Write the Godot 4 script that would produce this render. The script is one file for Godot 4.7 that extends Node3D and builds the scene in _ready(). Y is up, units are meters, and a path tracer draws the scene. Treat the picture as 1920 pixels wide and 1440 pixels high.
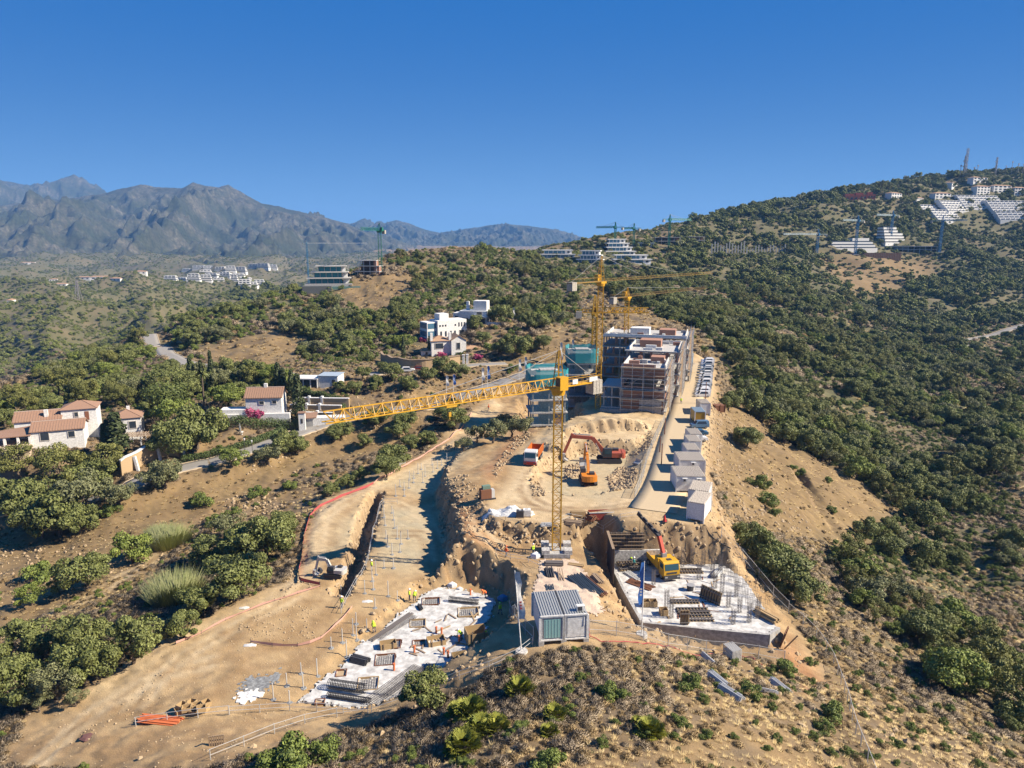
extends Node3D
# A hillside building site seen from the air. Camera height 47 m over the foot of the front tower crane (y = 0).
const FPX := 1340.0
const CAM_Y := 47.0
var PITCH := deg_to_rad(11.4)
var rng := RandomNumberGenerator.new()
var nz := FastNoiseLite.new()
var nz2 := FastNoiseLite.new()
var M := {}
var taken := {}
var xs := PackedFloat32Array()
var ds := PackedFloat32Array()
var hh := PackedFloat32Array()
var NX := 0
var ND := 0

func _ready():
	rng.seed = 77
	var cam := Camera3D.new()
	cam.name = "camera"
	cam.position = Vector3(0, CAM_Y, 0)
	cam.rotation = Vector3(-PITCH, 0, 0)
	cam.fov = rad_to_deg(2.0 * atan(720.0 / FPX))
	cam.near = 0.5
	cam.far = 30000.0
	add_child(cam)
	cam.current = true
	var sm := ProceduralSkyMaterial.new()
	sm.sky_top_color = Color(0.0, 0.27, 0.505)
	sm.sky_horizon_color = Color(0.355, 0.505, 0.635)
	sm.sky_curve = 0.067
	sm.ground_horizon_color = Color(0.355, 0.505, 0.635)
	sm.ground_bottom_color = Color(0.30, 0.27, 0.22)
	sm.sun_angle_max = 1.0
	var sky := Sky.new()
	sky.sky_material = sm
	var env := Environment.new()
	env.background_mode = Environment.BG_SKY
	env.sky = sky
	env.background_energy_multiplier = 1.0
	env.tonemap_mode = Environment.TONE_MAPPER_LINEAR
	env.tonemap_exposure = 2.3
	env.sdfgi_enabled = true
	env.ssao_enabled = true
	env.ssil_enabled = true
	env.fog_enabled = true
	env.fog_density = 0.000085
	env.fog_light_color = Color(0.47, 0.68, 0.93)
	var we := WorldEnvironment.new()
	we.name = "world_environment"
	we.environment = env
	add_child(we)
	var sun := DirectionalLight3D.new()
	sun.name = "sun"
	sun.light_energy = 1.6
	sun.light_color = Color(1.0, 0.945, 0.86)
	sun.light_angular_distance = 0.5
	sun.shadow_enabled = true
	sun.look_at_from_position(Vector3(33, 26.0, 5.0), Vector3.ZERO, Vector3.UP)
	add_child(sun)
	materials()
	terrain()
	build_all()

# ---------------------------------------------------------------- helpers
func ray(u: float, v: float) -> Vector3:
	var k := (720.0 - v) / FPX
	var zz := cos(PITCH) + k * sin(PITCH)
	return Vector3((u - 960.0) / FPX / zz, (-sin(PITCH) + k * cos(PITCH)) / zz, -1.0)

func at_y(u: float, v: float, y: float) -> Vector3:
	var r := ray(u, v)
	var d := (y - CAM_Y) / r.y
	return Vector3(r.x * d, y, -d)

func at_d(u: float, v: float, d: float) -> Vector3:
	var r := ray(u, v)
	return Vector3(r.x * d, CAM_Y + r.y * d, -d)

func on_ground(u: float, v: float) -> Vector3:
	var r := ray(u, v)
	var d := 35.0
	var last := d
	while d < 4000.0:
		if CAM_Y + r.y * d <= H(r.x * d, d):
			var a := last
			var b := d
			for i in 10:
				var m := (a + b) * 0.5
				if CAM_Y + r.y * m <= H(r.x * m, m): b = m
				else: a = m
			return Vector3(r.x * b, H(r.x * b, b), -b)
		last = d
		d += 0.3 + d * 0.004
	return Vector3(r.x * 900.0, H(r.x * 900.0, 900.0), -900.0)

func px(p: Vector3) -> float:   # photo pixels per metre at a place
	return FPX / (-p.z * cos(PITCH) + (CAM_Y - p.y) * sin(PITCH))

func gy(x: float, z: float) -> float:
	return H(x, -z)

func H(x: float, d: float) -> float:
	var i := xs.bsearch(x) - 1
	var j := ds.bsearch(d) - 1
	i = clampi(i, 0, NX - 2)
	j = clampi(j, 0, ND - 2)
	var fx := clampf((x - xs[i]) / (xs[i + 1] - xs[i]), 0, 1)
	var fd := clampf((d - ds[j]) / (ds[j + 1] - ds[j]), 0, 1)
	var k := j * NX + i
	# the two triangles of the cell, as the mesh has them
	if fx + fd <= 1.0:
		return hh[k] + (hh[k + 1] - hh[k]) * fx + (hh[k + NX] - hh[k]) * fd
	return hh[k + NX + 1] + (hh[k + NX] - hh[k + NX + 1]) * (1.0 - fx) + (hh[k + 1] - hh[k + NX + 1]) * (1.0 - fd)

func poly_y(pts: Array, y: float) -> PackedVector2Array:
	var o := PackedVector2Array()
	for p in pts:
		var q := at_y(p[0], p[1], y)
		o.append(Vector2(q.x, -q.z))
	return o

func poly_g(pts: Array) -> PackedVector2Array:
	var o := PackedVector2Array()
	for p in pts:
		var q := on_ground(p[0], p[1])
		o.append(Vector2(q.x, -q.z))
	return o

func inside(p: Vector2, poly: PackedVector2Array) -> bool:
	return Geometry2D.is_point_in_polygon(p, poly)

func edge_dist(p: Vector2, poly: PackedVector2Array, open := false) -> float:
	var best := 1e9
	var n := poly.size()
	for i in (n - 1 if open else n):
		var a := poly[i]
		var ab := poly[(i + 1) % n] - a
		var t := clampf((p - a).dot(ab) / maxf(ab.length_squared(), 1e-6), 0, 1)
		best = minf(best, (p - a - ab * t).length_squared())
	return sqrt(best)

func box2(poly: PackedVector2Array, w: float) -> Rect2:
	var r := Rect2(poly[0], Vector2.ZERO)
	for p in poly: r = r.expand(p)
	return r.grow(w)

func numbered(called: String) -> String:
	if not taken.has(called):
		taken[called] = 0
		return called
	taken[called] += 1
	return "%s_%03d" % [called, taken[called]]

func tag(o: Node, label: String, category: String, group := "", kind := "") -> Node:
	if label: o.set_meta("label", label)
	if category: o.set_meta("category", category)
	if group: o.set_meta("group", group)
	if kind: o.set_meta("kind", kind)
	return o

func thing(called: String, label: String, category: String, where := Vector3.ZERO, turn := 0.0, group := "") -> Node3D:
	var o := Node3D.new()
	o.name = numbered(called)
	add_child(o)
	o.position = where
	o.rotation.y = turn
	tag(o, label, category, group)
	return o

func mi(called: String, mesh: Mesh, mat: Material, parent: Node) -> MeshInstance3D:
	var o := MeshInstance3D.new()
	o.name = numbered(called) if parent == self else called
	o.mesh = mesh
	if mat: o.material_override = mat
	parent.add_child(o, true)
	return o

func obj(called: String, st: SurfaceTool, mat: Material, parent: Node = self) -> MeshInstance3D:
	st.generate_normals()
	return mi(called, st.commit(), mat, parent)

func mm(called: String, mesh: Mesh, mat: Material, xf: Array, cols: Array, label: String, category: String, parent: Node = self) -> MultiMeshInstance3D:
	var m := MultiMesh.new()
	m.transform_format = MultiMesh.TRANSFORM_3D
	m.use_colors = cols.size() > 0
	m.mesh = mesh
	m.instance_count = xf.size()
	for i in xf.size():
		m.set_instance_transform(i, xf[i])
		if cols.size() > 0: m.set_instance_color(i, cols[i])
	var o := MultiMeshInstance3D.new()
	o.name = numbered(called) if parent == self else called
	o.multimesh = m
	o.material_override = mat
	parent.add_child(o, true)
	tag(o, label, category, "", "stuff")
	return o

func ST() -> SurfaceTool:
	var st := SurfaceTool.new()
	st.begin(Mesh.PRIMITIVE_TRIANGLES)
	st.set_smooth_group(-1)
	return st

func tri(st: SurfaceTool, a: Vector3, b: Vector3, c: Vector3):
	st.add_vertex(a)
	st.add_vertex(b)
	st.add_vertex(c)

func quad(st: SurfaceTool, a: Vector3, b: Vector3, c: Vector3, d: Vector3):
	tri(st, a, b, c)
	tri(st, a, c, d)

# a box from its middle, its size and an own frame
func box(st: SurfaceTool, c: Vector3, s: Vector3, bs := Basis.IDENTITY):
	var h := s * 0.5
	var p := []
	for i in 8:
		p.append(c + bs * Vector3(h.x if i & 1 else -h.x, h.y if i & 2 else -h.y, h.z if i & 4 else -h.z))
	quad(st, p[0], p[1], p[3], p[2])
	quad(st, p[5], p[4], p[6], p[7])
	quad(st, p[4], p[0], p[2], p[6])
	quad(st, p[1], p[5], p[7], p[3])
	quad(st, p[2], p[3], p[7], p[6])
	quad(st, p[4], p[5], p[1], p[0])

# a bar between two points, w wide
func bar(st: SurfaceTool, a: Vector3, b: Vector3, w: float, h := 0.0):
	var d := b - a
	var l := d.length()
	if l < 1e-4: return
	var z := d / l
	var up := Vector3.UP if absf(z.y) < 0.95 else Vector3.RIGHT
	var x := up.cross(z).normalized()
	var y := z.cross(x)
	box(st, (a + b) * 0.5, Vector3(w, h if h > 0 else w, l), Basis(x, y, z))

func tube(st: SurfaceTool, a: Vector3, b: Vector3, r0: float, r1: float, n := 8, caps := true):
	var z := (b - a).normalized()
	var up := Vector3.UP if absf(z.y) < 0.95 else Vector3.RIGHT
	var x := up.cross(z).normalized()
	var y := z.cross(x)
	for i in n:
		var t0 := TAU * i / n
		var t1 := TAU * (i + 1) / n
		var e0 := x * cos(t0) + y * sin(t0)
		var e1 := x * cos(t1) + y * sin(t1)
		quad(st, a + e0 * r0, a + e1 * r0, b + e1 * r1, b + e0 * r1)
		if caps:
			tri(st, b + e0 * r1, b + e1 * r1, b)
			tri(st, a + e1 * r0, a + e0 * r0, a)

# an upright prism over a flat outline in x and z
func prism(st: SurfaceTool, pts: PackedVector2Array, y0: float, y1: float):
	var n := pts.size()
	if not Geometry2D.is_polygon_clockwise(pts):
		pts = pts.duplicate()
		pts.reverse()
	for i in n:
		var a := pts[i]
		var b := pts[(i + 1) % n]
		quad(st, Vector3(b.x, y0, b.y), Vector3(a.x, y0, a.y), Vector3(a.x, y1, a.y), Vector3(b.x, y1, b.y))
	var ix := Geometry2D.triangulate_polygon(pts)
	for k in range(0, ix.size(), 3):
		var a := pts[ix[k]]
		var b := pts[ix[k + 1]]
		var c := pts[ix[k + 2]]
		if (b - a).cross(c - a) < 0.0:
			var t := b
			b = c
			c = t
		tri(st, Vector3(a.x, y1, a.y), Vector3(b.x, y1, b.y), Vector3(c.x, y1, c.y))
		tri(st, Vector3(a.x, y0, a.y), Vector3(c.x, y0, c.y), Vector3(b.x, y0, b.y))

# an outline in x and y pushed along z from z0 to z1 (side views of vehicles)
func slab_xy(st: SurfaceTool, pts: Array, z0: float, z1: float):
	var q := PackedVector2Array()
	for p in pts: q.append(Vector2(p[0], p[1]))
	if Geometry2D.is_polygon_clockwise(q): q.reverse()
	var n := q.size()
	for i in n:
		var a := q[i]
		var b := q[(i + 1) % n]
		quad(st, Vector3(a.x, a.y, z0), Vector3(b.x, b.y, z0), Vector3(b.x, b.y, z1), Vector3(a.x, a.y, z1))
	var ix := Geometry2D.triangulate_polygon(q)
	for k in range(0, ix.size(), 3):
		var a := q[ix[k]]
		var b := q[ix[k + 1]]
		var c := q[ix[k + 2]]
		if (b - a).cross(c - a) < 0.0:
			var t := b
			b = c
			c = t
		tri(st, Vector3(a.x, a.y, z1), Vector3(c.x, c.y, z1), Vector3(b.x, b.y, z1))
		tri(st, Vector3(a.x, a.y, z0), Vector3(b.x, b.y, z0), Vector3(c.x, c.y, z0))

func part_box(called: String, parent: Node, mat: Material, c: Vector3, s: Vector3, bs := Basis.IDENTITY) -> MeshInstance3D:
	var st := ST()
	box(st, c, s, bs)
	return obj(called, st, mat, parent)

func mat(color: Color, rough := 0.85, metal := 0.0) -> StandardMaterial3D:   # color: linear base colour
	var m := StandardMaterial3D.new()
	m.albedo_color = color.linear_to_srgb()
	m.roughness = rough
	m.metallic = metal
	m.cull_mode = BaseMaterial3D.CULL_DISABLED
	return m

# a grain picture: noise between lo and hi, computed once
func grain(freq: float, octaves: int, lo: float, hi: float, sd: int, size := 512, kind := FastNoiseLite.TYPE_SIMPLEX_SMOOTH) -> ImageTexture:
	var n := FastNoiseLite.new()
	n.seed = sd
	n.noise_type = kind
	n.frequency = freq
	n.fractal_octaves = octaves
	n.fractal_gain = 0.6
	var im := n.get_seamless_image(size, size, false, false, 0.12, true)
	im.convert(Image.FORMAT_L8)
	var by := im.get_data()
	for i in by.size():
		by[i] = int(clampf(lo + (hi - lo) * by[i] / 255.0, 0, 1) * 255.0)
	var o := Image.create_from_data(size, size, false, Image.FORMAT_L8, by)
	return ImageTexture.create_from_image(o)

func grained(color: Color, tex: Texture2D, scale: float, rough := 0.9, metal := 0.0) -> StandardMaterial3D:
	var m := mat(color, rough, metal)
	m.albedo_texture = tex
	m.uv1_triplanar = true
	m.uv1_world_triplanar = true
	m.uv1_scale = Vector3.ONE * scale
	return m
# ---------------------------------------------------------------- ground
# base heights: places seen in the photograph, given with their height (m)
const CP_Y := [
	[960,1440,7],[500,1440,1],[100,1440,-5],[-250,1440,-9],[1400,1440,5],[1700,1440,-1],[1920,1440,-7],[2250,1440,-15],
	[1050,1205,3.5],[1195,1197,1.5],[1000,1320,5],[1250,1300,4],[1450,1300,0],[1600,1380,-1],[560,1390,-2],[900,1260,2],[820,1310,0],
	[640,1335,-3.5],[740,1335,-2.2],[300,1320,-4.2],[100,1250,-7.5],[-100,1150,-11],[200,1160,-6.5],[430,1180,-3.4],[450,1290,-3.8],
	[600,1100,-3],[640,960,-2],[780,1000,-2],[720,1100,-3],[760,900,-1.2],[850,830,0],[910,770,1],[930,735,2.5],
	[300,1050,-9],[400,960,-7.5],[500,985,-7],[100,1050,-11],[150,940,-8],[0,900,-8],[300,920,-5],[560,890,-5],[650,870,-3.5],[750,830,-2.5],[830,770,-1],
	[230,910,-4],[400,865,-2.5],[560,812,-1],[700,775,0.5],[850,745,2.5],[950,715,4.5],[1000,693,6],
	[100,825,0],[30,845,-1],[490,785,2.5],[300,830,-1],[600,835,-2.5],[680,850,-3],[250,765,1],[400,745,2],[595,730,5],[560,765,2],[640,760,3],[760,760,4],[780,725,5.5],[-100,820,-2],
	[1043,1038,0],[1000,1030,0.3],[940,1045,0],[1100,1040,0],[1040,1100,1.4],
	[1000,880,2.6],[1100,950,3],[1200,975,2.8],[1300,925,2.6],[1330,975,2],[1250,850,3],[1150,783,6.2],[1090,793,6.0],[1150,793,6.4],[1215,793,6.0],[1040,806,4.8],[1005,826,3.4],[1242,803,4.0],[1262,775,3.4],[1330,760,2.2],[1300,705,3.5],[1330,680,4.5],
	[960,830,2.2],[900,940,2.5],[870,900,3],[860,1000,3],[900,1000,1.5],
	[1180,772,3.4],[1100,765,3],[1000,800,1],[1030,760,2],
	[1450,950,-7],[1550,900,-12],[1650,950,-18],[1750,900,-24],[1900,950,-22],[1750,1050,-21],[1900,1100,-20],[1550,1080,-11],[1420,1050,-5.5],[1600,1160,-10],[1750,1200,-15],[1900,1250,-17],
	[1500,1190,-6.5],[1650,1300,-7],[1480,1250,-4.5],[1400,1225,-3.8],[1300,1215,-2.2],[1400,880,-4],[1380,800,-3],[2100,1000,-14],[2100,1200,-18]]
# farther places, given with their distance (m)
const CP_D := [
	[840,665,255],[880,612,285],[740,690,235],[960,650,260],[620,548,380],[690,515,400],[560,548,400],[500,600,340],[400,640,300],[310,652,300],[345,680,262],[270,622,335],[150,700,262],[20,742,222],[480,640,285],[600,640,290],[700,620,300],
	[100,625,650],[50,565,900],[250,565,950],[450,560,760],[330,590,700],[400,543,1100],[100,540,1200],[400,517,1700],[200,505,2100],[50,485,2500],[560,505,2000],
	[450,573,380],[370,600,340],[760,476,470],[850,468,520],[950,470,560],[1050,472,620],[1110,452,690],[1200,436,740],[1280,418,820],[1450,392,880],[1600,372,930],[1700,350,1000],[1800,330,1050],[1920,327,1080],[2150,322,1100],
	[800,530,400],[900,540,390],[1000,560,380],[1100,520,500],[1150,600,320],[1250,620,305],[1350,640,300],[1250,560,430],[1350,520,560],[1500,560,520],[1450,480,720],[1620,478,780],[1620,540,640],[1850,520,720],[1850,420,920],[1750,440,860],
	[1850,600,560],[1700,612,540],[1860,645,480],[1500,650,360],[1700,700,370],[1900,700,390],[1850,760,300],[1920,792,285],[2050,800,235],[2050,700,330],
	[1400,760,228],[1350,700,250],[1420,700,262],[1500,800,222],[1600,780,260],[1300,600,340],[1200,480,610],[1050,490,590],[2200,600,520],[2200,450,900]]
# places the photograph does not show: x, distance, height
const CP_H := [[-260,460,-50],[-340,440,-58],[-190,490,-22],[-500,520,-50],[-120,560,12],[-40,700,20],[-60,1000,-20],[100,1000,20],[300,1250,40],[700,1500,90],[900,1300,120],[-300,1500,-40],
	[-1500,2500,-10],[0,2500,-30],[2000,2500,60],[-3000,6000,0],[0,6000,0],[3000,6000,0],[0,14000,0],[-9000,14000,0],[9000,14000,0],[0,-30,6],[-80,-20,-3],[80,-20,-4],[40,10,4],[-40,10,3],[150,10,-18],[-150,10,-16],[1500,900,100],[-1500,900,-30],[-700,300,-30],[500,300,-20]]

func warp(x: float, d: float) -> Vector2:
	var s := maxf(d, -20.0) + 60.0
	return Vector2(x / s, log(s) * 0.9)

# level ground made by the diggers: outline in the photograph at its height, width of the bank round it
func digs() -> Array:
	return [
		# left working level with the piles
		{"p": [[705,915],[625,945],[588,1000],[575,1085],[470,1160],[430,1230],[445,1320],[560,1320],[650,1215],[720,1150],[800,1090],[835,1060],[838,1000],[815,940],[830,900],[870,850],[800,860],[730,905]], "y0": -1.6, "y1": -3.8, "w": 2.0},
		# foundation pit
		{"p": [[558,1318],[650,1215],[785,1105],[870,1090],[940,1106],[962,1140],[930,1235],[880,1262],[760,1312],[690,1334]], "y0": -3.9, "y1": -3.9, "w": 1.6},
		# upper bench
		{"p": [[925,975],[900,935],[940,890],[965,852],[1000,842],[1060,852],[1195,845],[1232,832],[1250,850],[1300,900],[1325,930],[1338,990],[1275,988],[1262,966],[1225,957],[1180,962],[1110,978],[1040,985]], "y0": 2.6, "y1": 2.9, "w": 3.2},
		# step in the rock wall
		{"p": [[1062,828],[1215,824],[1228,812],[1222,806],[1085,812],[1055,822]], "y0": 3.5, "y1": 3.5, "w": 1.5},
		# excavation
		{"p": [[1048,868],[1085,850],[1195,848],[1216,836],[1204,890],[1185,925],[1120,942],[1060,945],[1000,925],[1010,885]], "y0": 0.4, "y1": 1.4, "w": 1.3},
		# ledge of the crane and the walk to it
		{"p": [[925,1034],[1000,1022],[1120,1022],[1120,1062],[1010,1062],[940,1052]], "y0": 0.0, "y1": 0.0, "w": 1.5},
		# right slab
		{"p": [[1142,1058],[1352,1058],[1395,1085],[1465,1180],[1440,1192],[1205,1170],[1172,1110]], "y0": -2.7, "y1": -2.7, "w": 1.3, "last": true},
		# passage beside the slab wall
		{"p": [[1098,1055],[1128,1055],[1160,1110],[1196,1172],[1180,1178],[1125,1085]], "y0": -4.2, "y1": -5.0, "w": 1.2, "last": true},
		# ground in front of the deck
		{"p": [[1210,1184],[1440,1206],[1455,1196],[1480,1225],[1440,1240],[1300,1222],[1215,1200]], "y0": -4.4, "y1": -4.4, "w": 4.5},
		# trench
		{"p": [[703,955],[712,955],[704,1000],[690,1045],[670,1100],[645,1145],[632,1146],[648,1100],[668,1050],[680,1000]], "y0": -5.2, "y1": -6.6, "w": 0.8},
		# drainage trench down the bare bank
		{"p": [[1486,906],[1500,904],[1592,996],[1576,1006]], "y0": -10.2, "y1": -13.4, "w": 0.9},
		# pits of the two netted buildings
		{"p": [[985,770],[1060,760],[1075,800],[1030,815],[975,805]], "y0": -1.0, "y1": -1.0, "w": 3.0},
		{"p": [[1075,735],[1125,735],[1130,775],[1070,790],[1060,770]], "y0": -4.0, "y1": -4.0, "w": 4.0},
	]

const PAINT := [
	# kind, outline in the photograph (on the ground), softness of its edge in metres
	["dirt", [[0,1440],[60,1330],[250,1240],[330,1190],[470,1120],[555,1080],[575,1000],[600,940],[640,915],[720,880],[800,845],[850,800],[880,770],[905,745],[965,700],[1340,675],[1345,760],[1335,900],[1360,970],[1450,1090],[1500,1180],[1560,1290],[1420,1230],[1200,1215],[1000,1230],[880,1290],[740,1345],[560,1390],[420,1440]], 2.0],
	["field", [[330,1000],[560,880],[700,850],[800,790],[860,760],[800,740],[640,790],[560,815],[420,870],[300,920],[250,960]], 4.0],
	["field", [[0,960],[180,930],[330,960],[330,1030],[180,1100],[0,1200]], 5.0],
	["field", [[1330,760],[1400,740],[1470,830],[1580,880],[1680,960],[1600,1010],[1530,1010],[1440,1000],[1370,960],[1335,880]], 4.0],
	["field", [[900,700],[960,640],[1050,620],[1080,660],[1020,690]], 6.0],
	["field", [[1530,480],[1740,478],[1760,500],[1700,540],[1600,560],[1560,520]], 12.0],
	["field", [[640,545],[720,515],[780,520],[740,570],[700,600],[640,560]], 8.0],
	["field", [[360,660],[520,625],[600,640],[520,690],[420,690]], 8.0],
	["pale", [[600,940],[700,905],[830,840],[880,775],[920,745],[945,760],[910,800],[880,840],[800,875],[725,915],[660,930],[620,985],[600,1060],[570,1095],[480,1150],[360,1200],[250,1280],[200,1330],[150,1300],[300,1200],[480,1120],[560,1080],[580,1000]], 1.2],
	["pale", [[925,972],[915,940],[960,900],[970,850],[1010,815],[1050,790],[1240,782],[1270,700],[1295,672],[1340,672],[1335,760],[1318,900],[1330,985],[1230,985],[1180,965],[1110,978],[1040,985]], 1.5],
	["grey", [[720,950],[810,950],[835,1040],[760,1075],[700,1060]], 2.5],
	["grey", [[640,980],[690,960],[680,1000],[660,1040],[625,1030]], 2.0],
	["grey", [[720,900],[860,850],[890,830],[830,905],[780,930]], 2.0],
	["grey", [[1050,866],[1090,842],[1195,842],[1200,880],[1185,920],[1120,938],[1010,920]], 2.5],
	["red", [[820,1000],[860,930],[900,960],[930,1030],[880,1060],[820,1060]], 2.0],
	["red", [[920,900],[960,850],[1000,810],[985,800],[930,850],[900,880]], 1.5],
	["red", [[1440,1190],[1480,1190],[1560,1290],[1500,1300],[1460,1240]], 1.5],
]

func terrain():
	nz.seed = 5
	nz.frequency = 1.0
	nz.fractal_octaves = 4
	nz2.seed = 11
	nz2.frequency = 1.0
	nz2.fractal_octaves = 2
	# grid lines: fine over the site, wider with distance
	var step := 0.62
	var grow := 1.021
	var side := PackedFloat32Array()
	var x := 0.0
	while x < 76.0:
		side.append(x)
		x += step
	var s := step
	while x < 9000.0:
		side.append(x)
		s *= grow
		x += s
	for i in range(side.size() - 1, 0, -1): xs.append(-side[i])
	for v in side: xs.append(v)
	var d := -40.0
	while d < 40.0:
		ds.append(d)
		d += 2.0
	while d < 215.0:
		ds.append(d)
		d += step
	s = step
	while d < 12500.0:
		ds.append(d)
		s *= grow
		d += s
	NX = xs.size()
	ND = ds.size()
	# heights between the known places: a multiquadric through all of them
	var pt := PackedVector2Array()
	var val := PackedFloat64Array()
	for c in CP_Y:
		var q := at_y(c[0], c[1], c[2])
		pt.append(warp(q.x, -q.z))
		val.append(q.y)
	for c in CP_D:
		var q := at_d(c[0], c[1], c[2])
		pt.append(warp(q.x, -q.z))
		val.append(q.y)
	for c in CP_H:
		pt.append(warp(c[0], c[1]))
		val.append(c[2])
	var n := pt.size()
	var cc := 0.0012
	var mean := 0.0
	for v in val: mean += v / n
	var A := []
	for i in n:
		var row := PackedFloat64Array()
		for j in n: row.append(sqrt(pt[i].distance_squared_to(pt[j]) + cc))
		row[i] -= 0.0012
		row.append(val[i] - mean)
		A.append(row)
	for i in n:
		var piv := i
		for r in range(i + 1, n):
			if absf(A[r][i]) > absf(A[piv][i]): piv = r
		if piv != i:
			var t = A[i]
			A[i] = A[piv]
			A[piv] = t
		var top: PackedFloat64Array = A[i]
		for r in range(i + 1, n):
			var row: PackedFloat64Array = A[r]
			var f := row[i] / top[i]
			if f != 0.0:
				for k in range(i, n + 1): row[k] -= f * top[k]
				A[r] = row
	var w := PackedFloat64Array()
	w.resize(n)
	for i in range(n - 1, -1, -1):
		var row: PackedFloat64Array = A[i]
		var sum := row[n]
		for k in range(i + 1, n): sum -= row[k] * w[k]
		w[i] = sum / row[i]
	# a coarse table of it
	var GA := 190
	var GL := 190
	var a0 := -1.7
	var a1 := 1.7
	var l0 := warp(0, -40).y
	var l1 := warp(0, 12600).y
	var table := PackedFloat32Array()
	table.resize(GA * GL)
	for j in GL:
		for i in GA:
			var q := Vector2(a0 + (a1 - a0) * i / (GA - 1), l0 + (l1 - l0) * j / (GL - 1))
			var sum := mean
			for k in n: sum += w[k] * sqrt(q.distance_squared_to(pt[k]) + cc)
			table[j * GA + i] = sum
	hh.resize(NX * ND)
	for j in ND:
		for i in NX:
			var q := warp(xs[i], ds[j])
			var fa := clampf((q.x - a0) / (a1 - a0) * (GA - 1), 0, GA - 1.001)
			var fl := clampf((q.y - l0) / (l1 - l0) * (GL - 1), 0, GL - 1.001)
			var ia := int(fa)
			var il := int(fl)
			fa -= ia
			fl -= il
			fa = fa * fa * (3 - 2 * fa) * 0.35 + fa * 0.65
			fl = fl * fl * (3 - 2 * fl) * 0.35 + fl * 0.65
			var k := il * GA + ia
			var h := lerpf(lerpf(table[k], table[k + 1], fa), lerpf(table[k + GA], table[k + GA + 1], fa), fl)
			var dd := ds[j]
			var rough := clampf((absf(xs[i]) + maxf(dd, 0) - 60.0) / 500.0, 0.06, 4.0)
			h += nz.get_noise_2d(xs[i] * 0.011, dd * 0.011) * 5.0 * minf(rough, 2.2)
			h += nz2.get_noise_2d(xs[i] * 0.09, dd * 0.09) * 0.9 * clampf(rough * 3.0, 0.25, 1.2)
			h += nz2.get_noise_2d(xs[i] * 0.6, dd * 0.6) * 0.16
			if dd > 480.0 and xs[i] < -60.0:
				h += nz.get_noise_2d(xs[i] * 0.0028 + 7.0, dd * 0.0028) * 22.0 * clampf((dd - 480.0) / 400.0, 0, 1) * clampf((-60.0 - xs[i]) / 150.0, 0, 1)
			hh[j * NX + i] = h
	# spurs and gullies of the far valley side
	var rg := FastNoiseLite.new()
	rg.seed = 15
	rg.frequency = 0.0042
	rg.fractal_type = FastNoiseLite.FRACTAL_RIDGED
	rg.fractal_octaves = 3
	for j in range(ds.bsearch(400.0), ND):
		for i in range(0, xs.bsearch(-90.0)):
			var f := clampf((ds[j] - 430.0) / 150.0, 0, 1) * clampf((-110.0 - xs[i]) / 120.0, 0, 1)
			if ds[j] > 2600.0: break
			hh[j * NX + i] += (rg.get_noise_2d(xs[i] + ds[j] * 0.35, ds[j] * 0.55) * 26.0 - 12.0) * f
	for g in digs():
		dig(g)
	# loose, broken soil: rough on the cuts, a little uneven on the level ground
	var old := hh.duplicate()
	for j in range(ds.bsearch(58.0), ds.bsearch(205.0)):
		for i in range(xs.bsearch(-62.0), xs.bsearch(66.0)):
			var k := j * NX + i
			var gx := (old[k + 1] - old[k - 1]) / (xs[i + 1] - xs[i - 1])
			var gd := (old[k + NX] - old[k - NX]) / (ds[j + 1] - ds[j - 1])
			hh[k] += rng.randf_range(-1, 1) * clampf(sqrt(gx * gx + gd * gd) * 0.42, 0.03, 0.5)
	grade_roads()
	for g in digs():
		if g.has("last"): dig(g)
	paint_ground()

func dig(g: Dictionary):
	var ym: float = (g.y0 + g.y1) * 0.5
	var poly := poly_y(g.p, ym)
	var bb := box2(poly, g.w + 1.0)
	var dmin: float = bb.position.y + g.w
	var dmax: float = bb.end.y - g.w
	for j in range(maxi(ds.bsearch(bb.position.y) - 1, 0), mini(ds.bsearch(bb.end.y) + 1, ND)):
		for i in range(maxi(xs.bsearch(bb.position.x) - 1, 0), mini(xs.bsearch(bb.end.x) + 1, NX)):
			var p := Vector2(xs[i], ds[j])
			var k := j * NX + i
			var y := lerpf(g.y1, g.y0, clampf((p.y - dmin) / (dmax - dmin), 0, 1)) + nz2.get_noise_2d(p.x * 0.7, p.y * 0.7) * 0.07
			if inside(p, poly):
				hh[k] = y
			else:
				var e: float = edge_dist(p, poly) + nz2.get_noise_2d(p.x * 0.45 + 50, p.y * 0.45) * g.w * 0.35
				# a rough bank: steep, ragged, no smooth fillet
				var bank: float = g.w * clampf(absf(hh[k] - y) / 4.0, 0.35, 1.6)
				if e < bank:
					var t := clampf(e / bank, 0, 1)
					hh[k] = lerpf(y, hh[k], t) + nz.get_noise_2d(p.x * 1.3, p.y * 1.3) * 0.6 * sin(t * PI) * clampf(absf(hh[k] - y) * 0.4, 0.2, 1.0)

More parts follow.
